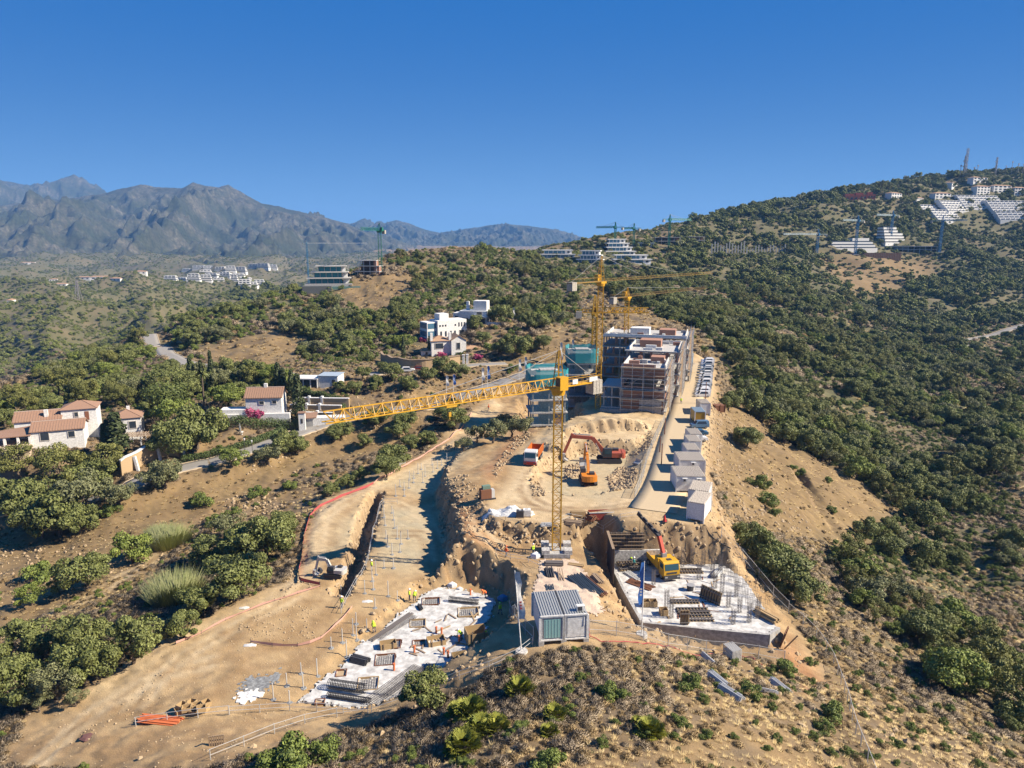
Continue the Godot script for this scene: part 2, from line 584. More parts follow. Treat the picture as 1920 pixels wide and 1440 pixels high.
# wheel tracks pressed into the soil
const RUTS := [[[930,960],[960,930],[985,900],[1000,870],[1010,840],[1060,800]], [[960,945],[1040,955],[1120,955],[1200,945],[1260,900],[1290,820],[1305,740]], [[1010,890],[1000,920],[1020,945],[1060,950]], [[1000,880],[985,915],[1000,940],[1050,958]], [[250,1330],[330,1240],[450,1170],[560,1110],[590,1050],[610,970],[680,925],[770,885],[850,835]], [[740,1000],[790,1000],[810,1030],[790,1060]], [[725,940],[780,960],[815,1000],[825,1050]], [[650,1180],[600,1210],[560,1250],[470,1260]], [[60,1440],[180,1330],[320,1260],[400,1240]], [[930,990],[950,1010],[985,1025],[940,1035]], [[895,960],[905,1000],[935,1030]], [[150,1080],[300,1010],[420,950],[520,905]], [[0,1190],[150,1130],[300,1040]], [[200,1430],[300,1390],[420,1370],[560,1350]]]

func paint_ground():
	# low brush and litter under the woods, then what is painted over it
	var zones := []
	for z in wood_zones(): zones.append(["brush", z[1], box2(z[1], 14.0), 14.0])
	for z in PAINT:
		var poly := poly_g(z[1])
		zones.append([z[0], poly, box2(poly, z[2]), z[2]])
	var tones := {"dirt": [Color(0.38, 0.245, 0.115), Color(0.53, 0.37, 0.19)], "field": [Color(0.30, 0.205, 0.092), Color(0.225, 0.15, 0.068)], "pale": [Color(0.66, 0.505, 0.30), Color(0.56, 0.405, 0.22)],
		"brush": [Color(0.185, 0.15, 0.078), Color(0.125, 0.122, 0.052)], "grey": [Color(0.50, 0.42, 0.27), Color(0.56, 0.44, 0.26)], "red": [Color(0.38, 0.195, 0.085), Color(0.43, 0.26, 0.13)]}
	var ruts := []
	for q in RUTS:
		var line := smooth_line(poly_g(q), 1.5)
		for off in [-1.0, 1.0]:
			var ln := PackedVector2Array()
			for i in line.size():
				var t := (line[mini(i + 1, line.size() - 1)] - line[maxi(i - 1, 0)]).normalized()
				ln.append(line[i] + Vector2(-t.y, t.x) * off)
			ruts.append([ln, box2(ln, 1.0), Color(0.70, 0.55, 0.34) if ruts.size() % 4 < 2 else Color(0.30, 0.19, 0.095)])
	var verts := PackedVector3Array()
	var cols := PackedColorArray()
	var norm := PackedVector3Array()
	verts.resize(NX * ND)
	cols.resize(NX * ND)
	norm.resize(NX * ND)
	for j in ND:
		for i in NX:
			var k := j * NX + i
			verts[k] = Vector3(xs[i], hh[k], -ds[j])
			var i0 := maxi(i - 1, 0)
			var i1 := mini(i + 1, NX - 1)
			var j0 := maxi(j - 1, 0)
			var j1 := mini(j + 1, ND - 1)
			var gx := (hh[j * NX + i1] - hh[j * NX + i0]) / (xs[i1] - xs[i0])
			var gd := (hh[j1 * NX + i] - hh[j0 * NX + i]) / (ds[j1] - ds[j0])
			norm[k] = Vector3(-gx, 1, gd).normalized()
			var p := Vector2(xs[i], ds[j])
			var f := 1.0 if p.y < 260.0 else 0.3
			var n1 := nz.get_noise_2d(p.x * 0.035, p.y * 0.035)
			var n2 := nz.get_noise_2d(p.x * 0.2 * f + 90, p.y * 0.2 * f)
			# dry slope: ochre soil, grey litter, patches of dry grass
			var c := Color(0.225, 0.152, 0.075).lerp(Color(0.32, 0.215, 0.10), clampf(n1 * 1.6 + 0.5, 0, 1))
			c = c.lerp(Color(0.21, 0.155, 0.095), clampf(n2 * 1.5 + 0.2, 0, 0.75))
			for z in zones:
				if not z[2].has_point(p): continue
				var e: float = edge_dist(p, z[1])
				var a: float = 0.5 + (0.5 if inside(p, z[1]) else -0.5) * clampf(e / z[3], 0, 1)
				a = clampf(a + n2 * 0.45 * (1.0 - absf(a * 2 - 1)), 0, 1)
				if a <= 0: continue
				var tn: Array = tones[z[0]]
				c = c.lerp((tn[0] as Color).lerp(tn[1], clampf(n2 * 1.3 + n1 * 0.8 + 0.5, 0, 1)), a)
			for z in ruts:
				if not z[1].has_point(p): continue
				var e2 := edge_dist(p, z[0], true)
				if e2 < 0.9: c = c.lerp(z[2], 0.8 * (1.0 - e2 / 0.9) * clampf(0.8 + n2, 0, 1))
			# fresh cut banks show rock and redder soil
			var slope := 1.0 - norm[k].y
			if p.y < 215.0 and absf(p.x) < 90.0 and slope > 0.2:
				var r := nz2.get_noise_2d(p.x * 0.9, p.y * 0.9 + hh[k] * 2.0)
				c = c.lerp(Color(0.29, 0.185, 0.095).lerp(Color(0.47, 0.345, 0.205), clampf(r + 0.5, 0, 1)), clampf((slope - 0.2) * 2.5, 0, 0.8))
			var mott := 1.0 + 0.22 * nz2.get_noise_2d(p.x * 0.8 + 5, p.y * 0.8)
			cols[k] = Color(c.r * mott, c.g * mott, c.b * mott)
	var idx := PackedInt32Array()
	idx.resize((NX - 1) * (ND - 1) * 6)
	var q := 0
	for j in ND - 1:
		for i in NX - 1:
			var k := j * NX + i
			idx[q] = k
			idx[q + 1] = k + NX
			idx[q + 2] = k + 1
			idx[q + 3] = k + 1
			idx[q + 4] = k + NX
			idx[q + 5] = k + NX + 1
			q += 6
	var arr := []
	arr.resize(Mesh.ARRAY_MAX)
	arr[Mesh.ARRAY_VERTEX] = verts
	arr[Mesh.ARRAY_NORMAL] = norm
	arr[Mesh.ARRAY_COLOR] = cols
	arr[Mesh.ARRAY_INDEX] = idx
	var mesh := ArrayMesh.new()
	mesh.add_surface_from_arrays(Mesh.PRIMITIVE_TRIANGLES, arr)
	var o := mi("ground", mesh, M.ground, self)
	o.set_meta("kind", "structure")
	print("grid ", NX, " x ", ND)

# far mountains: crest line in the photograph with its distance, spurs running down towards the valley
func mountain(crest: Array, dist: float, depth: float, base: float, seed_: int, rocky: float):
	var n := FastNoiseLite.new()
	n.seed = seed_
	n.frequency = 1.0
	n.fractal_type = FastNoiseLite.FRACTAL_RIDGED
	n.fractal_octaves = 5
	var cr := []
	for c in crest: cr.append(at_d(c[0], c[1], dist))
	var x0: float = cr[0].x
	var x1: float = cr[-1].x
	var nx := 420
	var nd := 150
	var verts := PackedVector3Array()
	var cols := PackedColorArray()
	var k := 0
	for j in nd + 1:
		var t := float(j) / nd * 1.35       # 0 at the crest, 1 at the foot, then the back of it
		for i in nx + 1:
			var xx := lerpf(x0, x1, float(i) / nx)
			while k < cr.size() - 2 and cr[k + 1].x < xx: k += 1
			while k > 0 and cr[k].x > xx: k -= 1
			var top := lerpf(cr[k].y, cr[k + 1].y, clampf((xx - cr[k].x) / (cr[k + 1].x - cr[k].x), 0, 1))
			var back := t > 1.0
			var tt := t if not back else (t - 1.0) * -1.6
			var z := dist - depth * tt
			var fall := 1.0 - pow(absf(tt), 0.8)
			var ridge := n.get_noise_2d(xx * 0.0011 + z * 0.0002, z * 0.00035)
			var fine := n.get_noise_2d(xx * 0.0045, z * 0.003 + 40)
			var amp := (top - base) * sin(clampf(absf(tt), 0, 1) * PI)
			var y := base + (top - base) * fall + amp * (ridge * 0.5 - 0.14) + (fine - 0.2) * 62.0 * clampf(absf(tt) * 9.0, 0.12, 1)
			verts.append(Vector3(xx, y, -z))
			var r := clampf(nz.get_noise_2d(xx * 0.003, z * 0.003 + y * 0.004) * 1.3 + 0.25 + rocky * (1.0 - absf(tt) * 1.1), 0, 1)
			var m := clampf(nz.get_noise_2d(xx * 0.02, z * 0.02 + y * 0.03) * 1.6 + 0.5, 0, 1)
			var c := Color(0.07, 0.088, 0.036).lerp(Color(0.155, 0.148, 0.085), r * 0.85)
			c = c.lerp(Color(0.31, 0.275, 0.21), m * r * 0.75)
			c = c.lerp(Color(0.04, 0.055, 0.028), (1.0 - m) * 0.5)
			cols.append(c)
	var idx := PackedInt32Array()
	var row := nx + 1
	# rows from the back over the crest to the foot
	var order := []
	for j in range(nd, -1, -1):
		if float(j) / nd * 1.35 > 1.0: order.append(j)
	for j in nd + 1:
		if float(j) / nd * 1.35 <= 1.0: order.append(j)
	for jj in nd:
		var a: int = order[jj] * row
		var b: int = order[jj + 1] * row
		for i in nx:
			idx.append_array([b + i, a + i, b + i + 1, b + i + 1, a + i, a + i + 1])
	var arr := []
	arr.resize(Mesh.ARRAY_MAX)
	arr[Mesh.ARRAY_VERTEX] = verts
	arr[Mesh.ARRAY_COLOR] = cols
	arr[Mesh.ARRAY_INDEX] = idx
	var am := ArrayMesh.new()
	am.add_surface_from_arrays(Mesh.PRIMITIVE_TRIANGLES, arr)
	var st := SurfaceTool.new()
	st.create_from(am, 0)
	st.generate_normals()
	var o := mi("mountain", st.commit(), M.mountain, self)
	o.set_meta("kind", "structure")

func mountains():
	mountain([[-330,345],[-200,360],[-60,345],[0,338],[40,345],[80,352],[110,338],[138,327],[160,340],[200,362],[260,372],[340,400],[420,420]], 6200, 2200, -60, 3, 0.25)
	mountain([[-400,420],[-250,400],[-100,388],[0,385],[60,378],[130,372],[200,362],[245,350],[262,346],[300,352],[340,354],[362,342],[385,348],[410,352],[428,347],[450,360],[490,380],[540,392],[600,406],[650,420],[700,440],[760,470],[820,490]], 4300, 1900, -70, 8, 0.35)
	mountain([[560,430],[620,415],[660,420],[684,409],[700,420],[720,418],[742,412],[770,420],[800,432],[825,437],[870,430],[910,424],[945,419],[990,424],[1040,430],[1078,440],[1110,456],[1160,480],[1250,520]], 6800, 1700, -60, 21, 0.15)
# ---------------------------------------------------------------- materials (base colours are linear)
func materials():
	var g1 := grain(0.05, 4, 0.68, 1.0, 1)
	var g2 := grain(0.012, 5, 0.55, 1.0, 2)
	var g3 := grain(0.06, 3, 0.75, 1.0, 3, 256)
	M.g1 = g1
	M.g2 = g2
	M.g3 = g3
	var g4 := grain(0.012, 5, 0.66, 1.0, 4)
	M.ground = grained(Color(1, 1, 1), g1, 0.2, 0.97)
	M.ground.vertex_color_use_as_albedo = true
	M.ground.heightmap_enabled = true
	M.ground.heightmap_texture = g1
	M.ground.heightmap_scale = 7.0
	M.mountain = grained(Color(1, 1, 1), grain(0.03, 5, 0.2, 1.0, 9), 0.0045, 0.97)
	M.mountain.vertex_color_use_as_albedo = true
	M.track = grained(Color(0.64, 0.50, 0.315), g1, 0.3, 0.95)
	M.asphalt = grained(Color(0.34, 0.32, 0.29), g1, 0.4, 0.9)
	M.kerb = grained(Color(0.55, 0.44, 0.30), g3, 0.8, 0.9)
	M.concrete = grained(Color(0.47, 0.46, 0.44), g4, 0.25, 0.9)
	M.concrete_w = grained(Color(0.70, 0.68, 0.64), g2, 0.4, 0.9)
	M.slab_white = grained(Color(0.66, 0.648, 0.62), g4, 0.12, 0.92)
	M.white = grained(Color(0.82, 0.81, 0.78), g3, 0.12, 0.85)
	M.render_w = grained(Color(0.68, 0.66, 0.62), g3, 0.2, 0.9)
	M.tile = grained(Color(0.47, 0.28, 0.185), g2, 1.3, 0.9)
	M.tile2 = grained(Color(0.58, 0.36, 0.215), g2, 1.3, 0.9)
	M.ridge = grained(Color(0.60, 0.45, 0.36), g3, 0.5, 0.9)
	M.stone = grained(Color(0.56, 0.40, 0.23), g1, 0.5, 0.95)
	M.brick = grained(Color(0.47, 0.25, 0.17), g1, 0.6, 0.95)
	M.brick_d = grained(Color(0.20, 0.115, 0.08), g1, 0.6, 0.95)
	M.paving = grained(Color(0.62, 0.48, 0.36), g3, 0.5, 0.9)
	M.slate = grained(Color(0.16, 0.17, 0.17), g2, 0.4, 0.8)
	M.redwall = grained(Color(0.46, 0.14, 0.09), g3, 0.2, 0.9)
	M.wood = grained(Color(0.26, 0.10, 0.05), g3, 0.6, 0.8)
	M.oldwood = grained(Color(0.36, 0.26, 0.17), g1, 0.9, 0.9)
	M.plywood = grained(Color(0.52, 0.36, 0.18), g1, 0.8, 0.85)
	M.darkply = grained(Color(0.17, 0.13, 0.09), g1, 0.9, 0.85)
	M.rust = grained(Color(0.24, 0.10, 0.05), g1, 0.9, 0.9)
	M.steel = mat(Color(0.34, 0.34, 0.34), 0.5, 0.3)
	M.galv = mat(Color(0.48, 0.48, 0.47), 0.55, 0.2)
	M.dark = mat(Color(0.035, 0.035, 0.04), 0.7)
	M.rubber = mat(Color(0.025, 0.025, 0.025), 0.9)
	M.frame = mat(Color(0.45, 0.42, 0.38), 0.6)
	M.blueish = mat(Color(0.30, 0.36, 0.42), 0.6)
	M.ballast = grained(Color(0.62, 0.57, 0.49), g2, 0.5, 0.9)
	M.mast = mat(Color(0.30, 0.27, 0.27), 0.6)
	M.mastgrey = mat(Color(0.55, 0.53, 0.52), 0.6)
	M.glass = mat(Color(0.03, 0.07, 0.09), 0.08)
	M.glass_dark = mat(Color(0.03, 0.04, 0.055), 0.12)
	M.glass_blue = mat(Color(0.06, 0.14, 0.21), 0.12)
	M.glass_teal = mat(Color(0.02, 0.14, 0.17), 0.12)
	M.glass_teal2 = mat(Color(0.10, 0.18, 0.16), 0.4)
	M.net = mat(Color(0.02, 0.26, 0.30), 0.8)
	M.net.transparency = BaseMaterial3D.TRANSPARENCY_ALPHA
	M.net.albedo_color.a = 0.8
	M.net_dark = mat(Color(0.03, 0.10, 0.16), 0.8)
	M.net_dark.transparency = BaseMaterial3D.TRANSPARENCY_ALPHA
	M.net_dark.albedo_color.a = 0.22
	M.mesh = mat(Color(0.22, 0.24, 0.24), 0.8)
	M.mesh.transparency = BaseMaterial3D.TRANSPARENCY_ALPHA
	M.mesh.albedo_color.a = 0.22
	M.rednet = mat(Color(0.40, 0.085, 0.085), 0.8)
	M.tape = mat(Color(0.55, 0.33, 0.28), 0.7)
	M.lime = grained(Color(0.84, 0.84, 0.81), g4, 0.5, 0.95)
	M.spill = grained(Color(0.33, 0.34, 0.34), g2, 0.3, 0.9)
	M.rebar = mat(Color(0.13, 0.115, 0.11), 0.7, 0.2)
	M.pipe = mat(Color(0.045, 0.06, 0.075), 0.5)
	M.orange = mat(Color(0.55, 0.15, 0.05), 0.6)
	M.rock = grained(Color(0.52, 0.39, 0.24), g1, 0.8, 0.95)
	M.cloth = mat(Color(1, 1, 1), 0.85)
	M.cloth.vertex_color_use_as_albedo = true
	M.panel = grained(Color(0.78, 0.79, 0.80), g3, 0.25, 0.6)
	M.panel_roof = grained(Color(0.70, 0.62, 0.52), g2, 0.4, 0.8)
	M.zinc = mat(Color(0.36, 0.37, 0.36), 0.45, 0.3)
	M.curtain = mat(Color(0.20, 0.36, 0.36), 0.25)
# ---------------------------------------------------------------- plants
func leaf_mesh(lobes: Array, per: int, size: float, c0: Color, c1: Color, sd: int, up := 0.25, shell := 0.5) -> ArrayMesh:
	# lobes: [middle, radii]; leaf tufts spread through each lobe, denser towards its skin
	var r := RandomNumberGenerator.new()
	r.seed = sd
	var vs := PackedVector3Array()
	var ns := PackedVector3Array()
	var cs := PackedColorArray()
	for lo in lobes:
		var m: Vector3 = lo[0]
		var rad: Vector3 = lo[1]
		var tint := r.randf_range(0.0, 1.0)
		for i in per:
			var dir := Vector3(r.randfn(), r.randfn() * 0.9 + up, r.randfn()).normalized()
			var rr := lerpf(shell, 1.05, sqrt(r.randf()))
			var p := m + dir * rad * rr
			var n := (dir + Vector3(r.randfn(), r.randfn(), r.randfn()) * 0.55).normalized()
			var a := n.cross(Vector3(r.randfn(), r.randfn(), r.randfn())).normalized()
			var b := n.cross(a)
			var s := size * r.randf_range(0.6, 1.35)
			var col := c0.lerp(c1, clampf(tint * 0.5 + r.randf() * 0.5, 0, 1))
			col = col * r.randf_range(0.8, 1.2)
			col.a = 1.0
			var q := [p - a * s, p + b * s * 0.55, p + a * s, p - b * s * 0.55 + n * s * 0.2]
			for k in [0, 1, 2, 0, 2, 3]:
				vs.append(q[k])
				ns.append(n)
				cs.append(col)
	return tris(vs, ns, cs)

func tris(vs: PackedVector3Array, ns: PackedVector3Array, cs: PackedColorArray) -> ArrayMesh:
	var arr := []
	arr.resize(Mesh.ARRAY_MAX)
	arr[Mesh.ARRAY_VERTEX] = vs
	arr[Mesh.ARRAY_NORMAL] = ns
	arr[Mesh.ARRAY_COLOR] = cs
	var m := ArrayMesh.new()
	m.add_surface_from_arrays(Mesh.PRIMITIVE_TRIANGLES, arr)
	return m

func round_lobes(n: int, flat: float, lift: float, sd: int, lobe := 0.42) -> Array:
	var r := RandomNumberGenerator.new()
	r.seed = sd
	var o := [[Vector3(0, lift + 0.05, 0), Vector3(0.6, 0.55 * flat, 0.6)]]
	for i in n:
		var t := TAU * i / n * 2.4 + r.randf()
		var y := r.randf_range(-0.6, 0.95)
		var rr := sqrt(maxf(0.05, 1.0 - y * y)) * r.randf_range(0.4, 0.98)
		var s := lobe * r.randf_range(0.42, 1.12)
		o.append([Vector3(cos(t) * rr, lift + y * 0.62 * flat, sin(t) * rr), Vector3(s, s * 0.82, s)])
	return o

func trunk_mesh(h: float, rad: float, spread: float, limbs: int, sd: int) -> ArrayMesh:
	var r := RandomNumberGenerator.new()
	r.seed = sd
	var st := ST()
	var p := Vector3(0, -0.25, 0)
	var rr := rad * 1.25
	var pts := 4
	for i in pts:
		var q := Vector3(r.randfn() * 0.03 * (i + 1), h * (i + 1) / pts, r.randfn() * 0.03 * (i + 1))
		tube(st, p, q, rr, rr * 0.82, 6, false)
		p = q
		rr *= 0.82
	for k in limbs:
		var t := TAU * k / limbs + r.randf() * 0.7
		var a := Vector3(0, h * r.randf_range(0.6, 1.0), 0)
		var m := a + Vector3(cos(t) * spread * 0.5, h * 0.25 + 0.12, sin(t) * spread * 0.5)
		var e := m + Vector3(cos(t) * spread * 0.5, 0.3, sin(t) * spread * 0.5)
		tube(st, a, m, rr * 0.7, rr * 0.45, 5, false)
		tube(st, m, e, rr * 0.45, rr * 0.15, 5, false)
	st.generate_normals()
	return st.commit()

func frond_mesh(n: int, length: float, lift: float, c0: Color, c1: Color, sd: int, fan: bool) -> ArrayMesh:
	var r := RandomNumberGenerator.new()
	r.seed = sd
	var vs := PackedVector3Array()
	var ns := PackedVector3Array()
	var cs := PackedColorArray()
	for i in n:
		var t := TAU * i * 0.618 + r.randf() * 0.3
		var el := r.randf_range(0.1, 1.25) if fan else r.randf_range(-0.35, 1.2)
		var dir := Vector3(cos(t) * cos(el), sin(el), sin(t) * cos(el))
		var side := dir.cross(Vector3.UP).normalized()
		var col := c0.lerp(c1, r.randf())
		var l := length * r.randf_range(0.75, 1.1)
		if fan:
			# stalk, then blades spread like a hand
			var tip := dir * l * 0.6
			for k in 13:
				var a := lerpf(-1.4, 1.4, k / 12.0) + r.randf_range(-0.05, 0.05)
				var bl := (dir * cos(a) + side * sin(a)).normalized()
				var w := dir.cross(side).normalized() * 0.0 + side * 0.05 * l
				var e := tip + bl * l * r.randf_range(0.36, 0.5) - Vector3(0, r.randf_range(0.02, 0.14), 0)
				var flat := dir.cross(side).normalized()
				var wd := bl.cross(flat).normalized() * 0.024
				var fn := flat if flat.y > 0 else -flat
				for q in [tip - w * 0.2, tip + bl * l * 0.28 + wd, e, tip - w * 0.2, e, tip + bl * l * 0.28 - wd]:
					vs.append(q)
					ns.append(fn)
					cs.append(col * r.randf_range(0.85, 1.1))
		else:
			var p := Vector3(0, lift, 0)
			for sgm in 6:
				var d2 := (dir + Vector3(0, -0.28 * sgm, 0)).normalized()
				var q := p + d2 * l / 6.0
				for sd2 in [-1.0, 1.0]:
					var w: Vector3 = side * sd2 * l * 0.16 * (1.0 - sgm / 7.0) + Vector3(0, -0.07 * l, 0)
					var fn := (q - p).cross(w).normalized()
					if fn.y < 0: fn = -fn
					for x in [p, q, q + w, p, q + w, p + w * 0.8]:
						vs.append(x)
						ns.append(fn)
						cs.append(col)
				p = q
	return tris(vs, ns, cs)

func blade_mesh(n: int, spread: float, h: float, w: float, c0: Color, c1: Color, sd: int) -> ArrayMesh:
	var r := RandomNumberGenerator.new()
	r.seed = sd
	var vs := PackedVector3Array()
	var ns := PackedVector3Array()
	var cs := PackedColorArray()
	for i in n:
		var t := r.randf() * TAU
		var b := Vector3(cos(t), 0, sin(t)) * spread * sqrt(r.randf()) * 0.5
		var lean := Vector3(cos(t) * r.randf_range(0.05, 0.9), 1, sin(t) * r.randf_range(0.05, 0.9)) * h * r.randf_range(0.5, 1.0)
		var s := Vector3(-sin(t + r.randf()), 0, cos(t)) * w
		var col := c0.lerp(c1, r.randf())
		for q in [b - s, b + lean, b + s]:
			vs.append(q)
			ns.append((Vector3.UP + lean * 0.3 / h).normalized())
			cs.append(col)
	return tris(vs, ns, cs)

# twiggy dry bush
func twig_mesh(n: int, c0: Color, c1: Color, sd: int) -> ArrayMesh:
	var r := RandomNumberGenerator.new()
	r.seed = sd
	var vs := PackedVector3Array()
	var ns := PackedVector3Array()
	var cs := PackedColorArray()
	for i in n:
		var dir := Vector3(r.randfn(), absf(r.randfn()) * 0.9 + 0.15, r.randfn()).normalized()
		var p := dir * r.randf_range(0.35, 1.0) * Vector3(1, 0.8, 1)
		var d2 := (dir + Vector3(r.randfn(), r.randfn(), r.randfn()) * 0.6).normalized()
		var s := d2.cross(Vector3(r.randfn(), r.randfn(), r.randfn())).normalized()
		var l := r.randf_range(0.14, 0.36)
		var w := r.randf_range(0.010, 0.032)
		var col := c0.lerp(c1, r.randf())
		for q in [p - d2 * l + s * w, p + d2 * l, p - d2 * l * 0.3 - s * w * 1.6]:
			vs.append(q)
			ns.append(dir)
			cs.append(col)
	return tris(vs, ns, cs)

func rock_mesh(sd: int) -> ArrayMesh:
	var r := RandomNumberGenerator.new()
	r.seed = sd
	var s := SphereMesh.new()
	s.radius = 1
	s.height = 2
	s.radial_segments = 6
	s.rings = 3
	var st := SurfaceTool.new()
	st.create_from(s, 0)
	var am := st.commit()
	var md := MeshDataTool.new()
	md.create_from_surface(am, 0)
	for i in md.get_vertex_count():
		var v := md.get_vertex(i)
		var k := 0.75 + 0.45 * absf(sin(v.x * 5.1 + sd) * cos(v.y * 4.3 + sd * 2) + sin(v.z * 6.7 + sd * 3) * 0.5)
		md.set_vertex(i, v * Vector3(1, 0.72, 0.9) * k)
	var o := ArrayMesh.new()
	md.commit_to_surface(o)
	var s2 := SurfaceTool.new()
	s2.begin(Mesh.PRIMITIVE_TRIANGLES)
	s2.set_smooth_group(-1)
	var ar := o.surface_get_arrays(0)
	for k in ar[Mesh.ARRAY_INDEX]: s2.add_vertex(ar[Mesh.ARRAY_VERTEX][k])
	s2.generate_normals()
	return s2.commit()

var CROWN := {}
var TRUNK := {}
var lists := {}

func leaf_mat(back: float) -> StandardMaterial3D:
	var m := mat(Color(1, 1, 1), 0.7)
	m.vertex_color_use_as_albedo = true
	m.backlight_enabled = true
	m.backlight = Color(back, back, back * 0.6)
	return m

func plant_meshes():
	M.leaf = leaf_mat(0.42)
	M.dry = leaf_mat(0.1)
	M.bark = grained(Color(0.16, 0.12, 0.085), M.g3, 0.9, 0.95)
	var og := Color(0.075, 0.09, 0.022)
	var og2 := Color(0.195, 0.215, 0.06)
	for i in 4:
		CROWN["oak%d" % i] = leaf_mesh(round_lobes(17, 0.95, 0.0, 40 + i), 420, 0.052, og, og2, 60 + i)
		TRUNK["oak%d" % i] = trunk_mesh(0.62, 0.07, 0.55, 5, 20 + i)
	for i in 3:
		CROWN["olive%d" % i] = leaf_mesh(round_lobes(13, 0.85, 0.0, 140 + i, 0.36), 300, 0.05, Color(0.09, 0.10, 0.042), Color(0.21, 0.215, 0.095), 160 + i)
		CROWN["light%d" % i] = leaf_mesh(round_lobes(12, 0.9, 0.0, 240 + i, 0.4), 340, 0.052, Color(0.085, 0.115, 0.018), Color(0.21, 0.25, 0.045), 260 + i)
		CROWN["pine%d" % i] = leaf_mesh(round_lobes(13, 1.15, 0.0, 340 + i, 0.36), 360, 0.046, Color(0.085, 0.095, 0.022), Color(0.185, 0.185, 0.045), 360 + i)
		CROWN["bush%d" % i] = leaf_mesh(round_lobes(9, 0.8, 0.35, 440 + i, 0.42), 330, 0.06, Color(0.07, 0.098, 0.018), Color(0.19, 0.235, 0.045), 460 + i)
		CROWN["grey%d" % i] = twig_mesh(760, Color(0.20, 0.155, 0.105), Color(0.42, 0.34, 0.24), 560 + i)
		CROWN["dry%d" % i] = twig_mesh(680, Color(0.26, 0.175, 0.085), Color(0.48, 0.36, 0.19), 660 + i)
		CROWN["tuft%d" % i] = blade_mesh(34, 0.9, 0.62, 0.05, Color(0.42, 0.30, 0.13), Color(0.60, 0.47, 0.24), 760 + i)
		CROWN["rock%d" % i] = rock_mesh(3 + i)
	CROWN["far0"] = leaf_mesh(round_lobes(9, 0.85, 0.1, 77, 0.46), 110, 0.12, og, og2, 78)
	CROWN["far1"] = leaf_mesh(round_lobes(8, 0.8, 0.1, 87, 0.46), 110, 0.12, Color(0.09, 0.10, 0.042), Color(0.21, 0.215, 0.095), 88)
	CROWN["far2"] = leaf_mesh(round_lobes(8, 0.85, 0.1, 67, 0.46), 110, 0.12, Color(0.085, 0.105, 0.02), Color(0.20, 0.22, 0.045), 68)
	CROWN["umbrella"] = leaf_mesh([[Vector3(0, 0.3, 0), Vector3(0.9, 0.3, 0.9)], [Vector3(0.3, 0.12, 0.2), Vector3(0.6, 0.32, 0.6)], [Vector3(-0.35, 0.1, -0.1), Vector3(0.6, 0.34, 0.6)], [Vector3(0, 0.1, -0.4), Vector3(0.55, 0.3, 0.5)], [Vector3(0.1, 0.05, 0.45), Vector3(0.55, 0.32, 0.5)]], 700, 0.05, Color(0.05, 0.07, 0.016), Color(0.13, 0.155, 0.03), 91)
	CROWN["cypress"] = leaf_mesh([[Vector3(0, 0.22, 0), Vector3(0.15, 0.2, 0.15)], [Vector3(0.02, 0.42, 0), Vector3(0.14, 0.2, 0.14)], [Vector3(-0.01, 0.62, 0.01), Vector3(0.115, 0.18, 0.115)], [Vector3(0, 0.82, 0), Vector3(0.07, 0.17, 0.07)]], 300, 0.035, Color(0.03, 0.045, 0.016), Color(0.075, 0.095, 0.03), 92, 0.5)
	CROWN["palm"] = frond_mesh(34, 1.0, 0.0, Color(0.10, 0.13, 0.03), Color(0.20, 0.21, 0.06), 93, false)
	CROWN["fan0"] = frond_mesh(95, 1.0, 0.0, Color(0.12, 0.14, 0.014), Color(0.32, 0.32, 0.04), 94, true)
	CROWN["fan1"] = frond_mesh(80, 1.0, 0.0, Color(0.11, 0.135, 0.016), Color(0.29, 0.30, 0.04), 95, true)
	CROWN["cane"] = blade_mesh(1500, 2.0, 1.0, 0.022, Color(0.16, 0.19, 0.06), Color(0.36, 0.36, 0.17), 96)
	CROWN["flower"] = leaf_mesh(round_lobes(7, 0.7, 0.3, 97, 0.4), 110, 0.1, Color(0.22, 0.02, 0.08), Color(0.55, 0.10, 0.22), 98)
	for i in 3:
		TRUNK["olive%d" % i] = trunk_mesh(0.55, 0.08, 0.5, 4, 50 + i)
		TRUNK["light%d" % i] = trunk_mesh(0.6, 0.06, 0.5, 5, 70 + i)
		TRUNK["pine%d" % i] = trunk_mesh(0.9, 0.06, 0.45, 5, 80 + i)

const WORD := {"oak": ["oak_tree", "tree"], "olive": ["olive_tree", "tree"], "light": ["carob_tree", "tree"], "pine": ["pine_tree", "tree"], "bush": ["green_bush", "bush"]}

# one tree: crown radius r, crown centre lifted by lift*r above the ground
func plant(kind: String, where: Vector3, r: float, label: String, group: String, sd := 0) -> Node3D:
	var base := kind
	if kind in ["oak", "olive", "light", "pine", "bush"]:
		base = kind + str(absi(hash(where) + sd) % (4 if kind == "oak" else 3))
	var w: Array = WORD[kind]
	var o := thing(w[0], label, w[1], where, fmod(where.x * 3.7 + where.z * 1.3, TAU), group)
	var lift := 0.0 if kind == "bush" else (1.15 if kind == "pine" else (1.05 if label.ends_with("dirt track") else 0.8))
	var c := mi("crown" if kind != "bush" else "foliage", CROWN[base], M.leaf, o)
	c.scale = Vector3(r, r * (1.0 + 0.12 * sin(where.x * 7.0)), r)
	c.position.y = lift * r
	if TRUNK.has(base):
		var t := mi("trunk", TRUNK[base], M.bark, o)
		t.scale = Vector3.ONE * r
	else:
		var t := mi("stem", TRUNK["oak0"], M.bark, o)
		t.scale = Vector3(r * 0.7, r * 0.5, r * 0.7)
	return o

func cypress(u: float, v: float, h: float, label: String, wide := 1.0):
	var o := thing("cypress_tree", label, "tree", on_ground(u, v), u, "tall dark cypresses round the villas")
	var c := mi("crown", CROWN["cypress"], M.leaf, o)
	c.scale = Vector3(h * wide, h, h * wide)
	var t := mi("trunk", TRUNK["oak1"], M.bark, o)
	t.scale = Vector3.ONE * h * 0.3

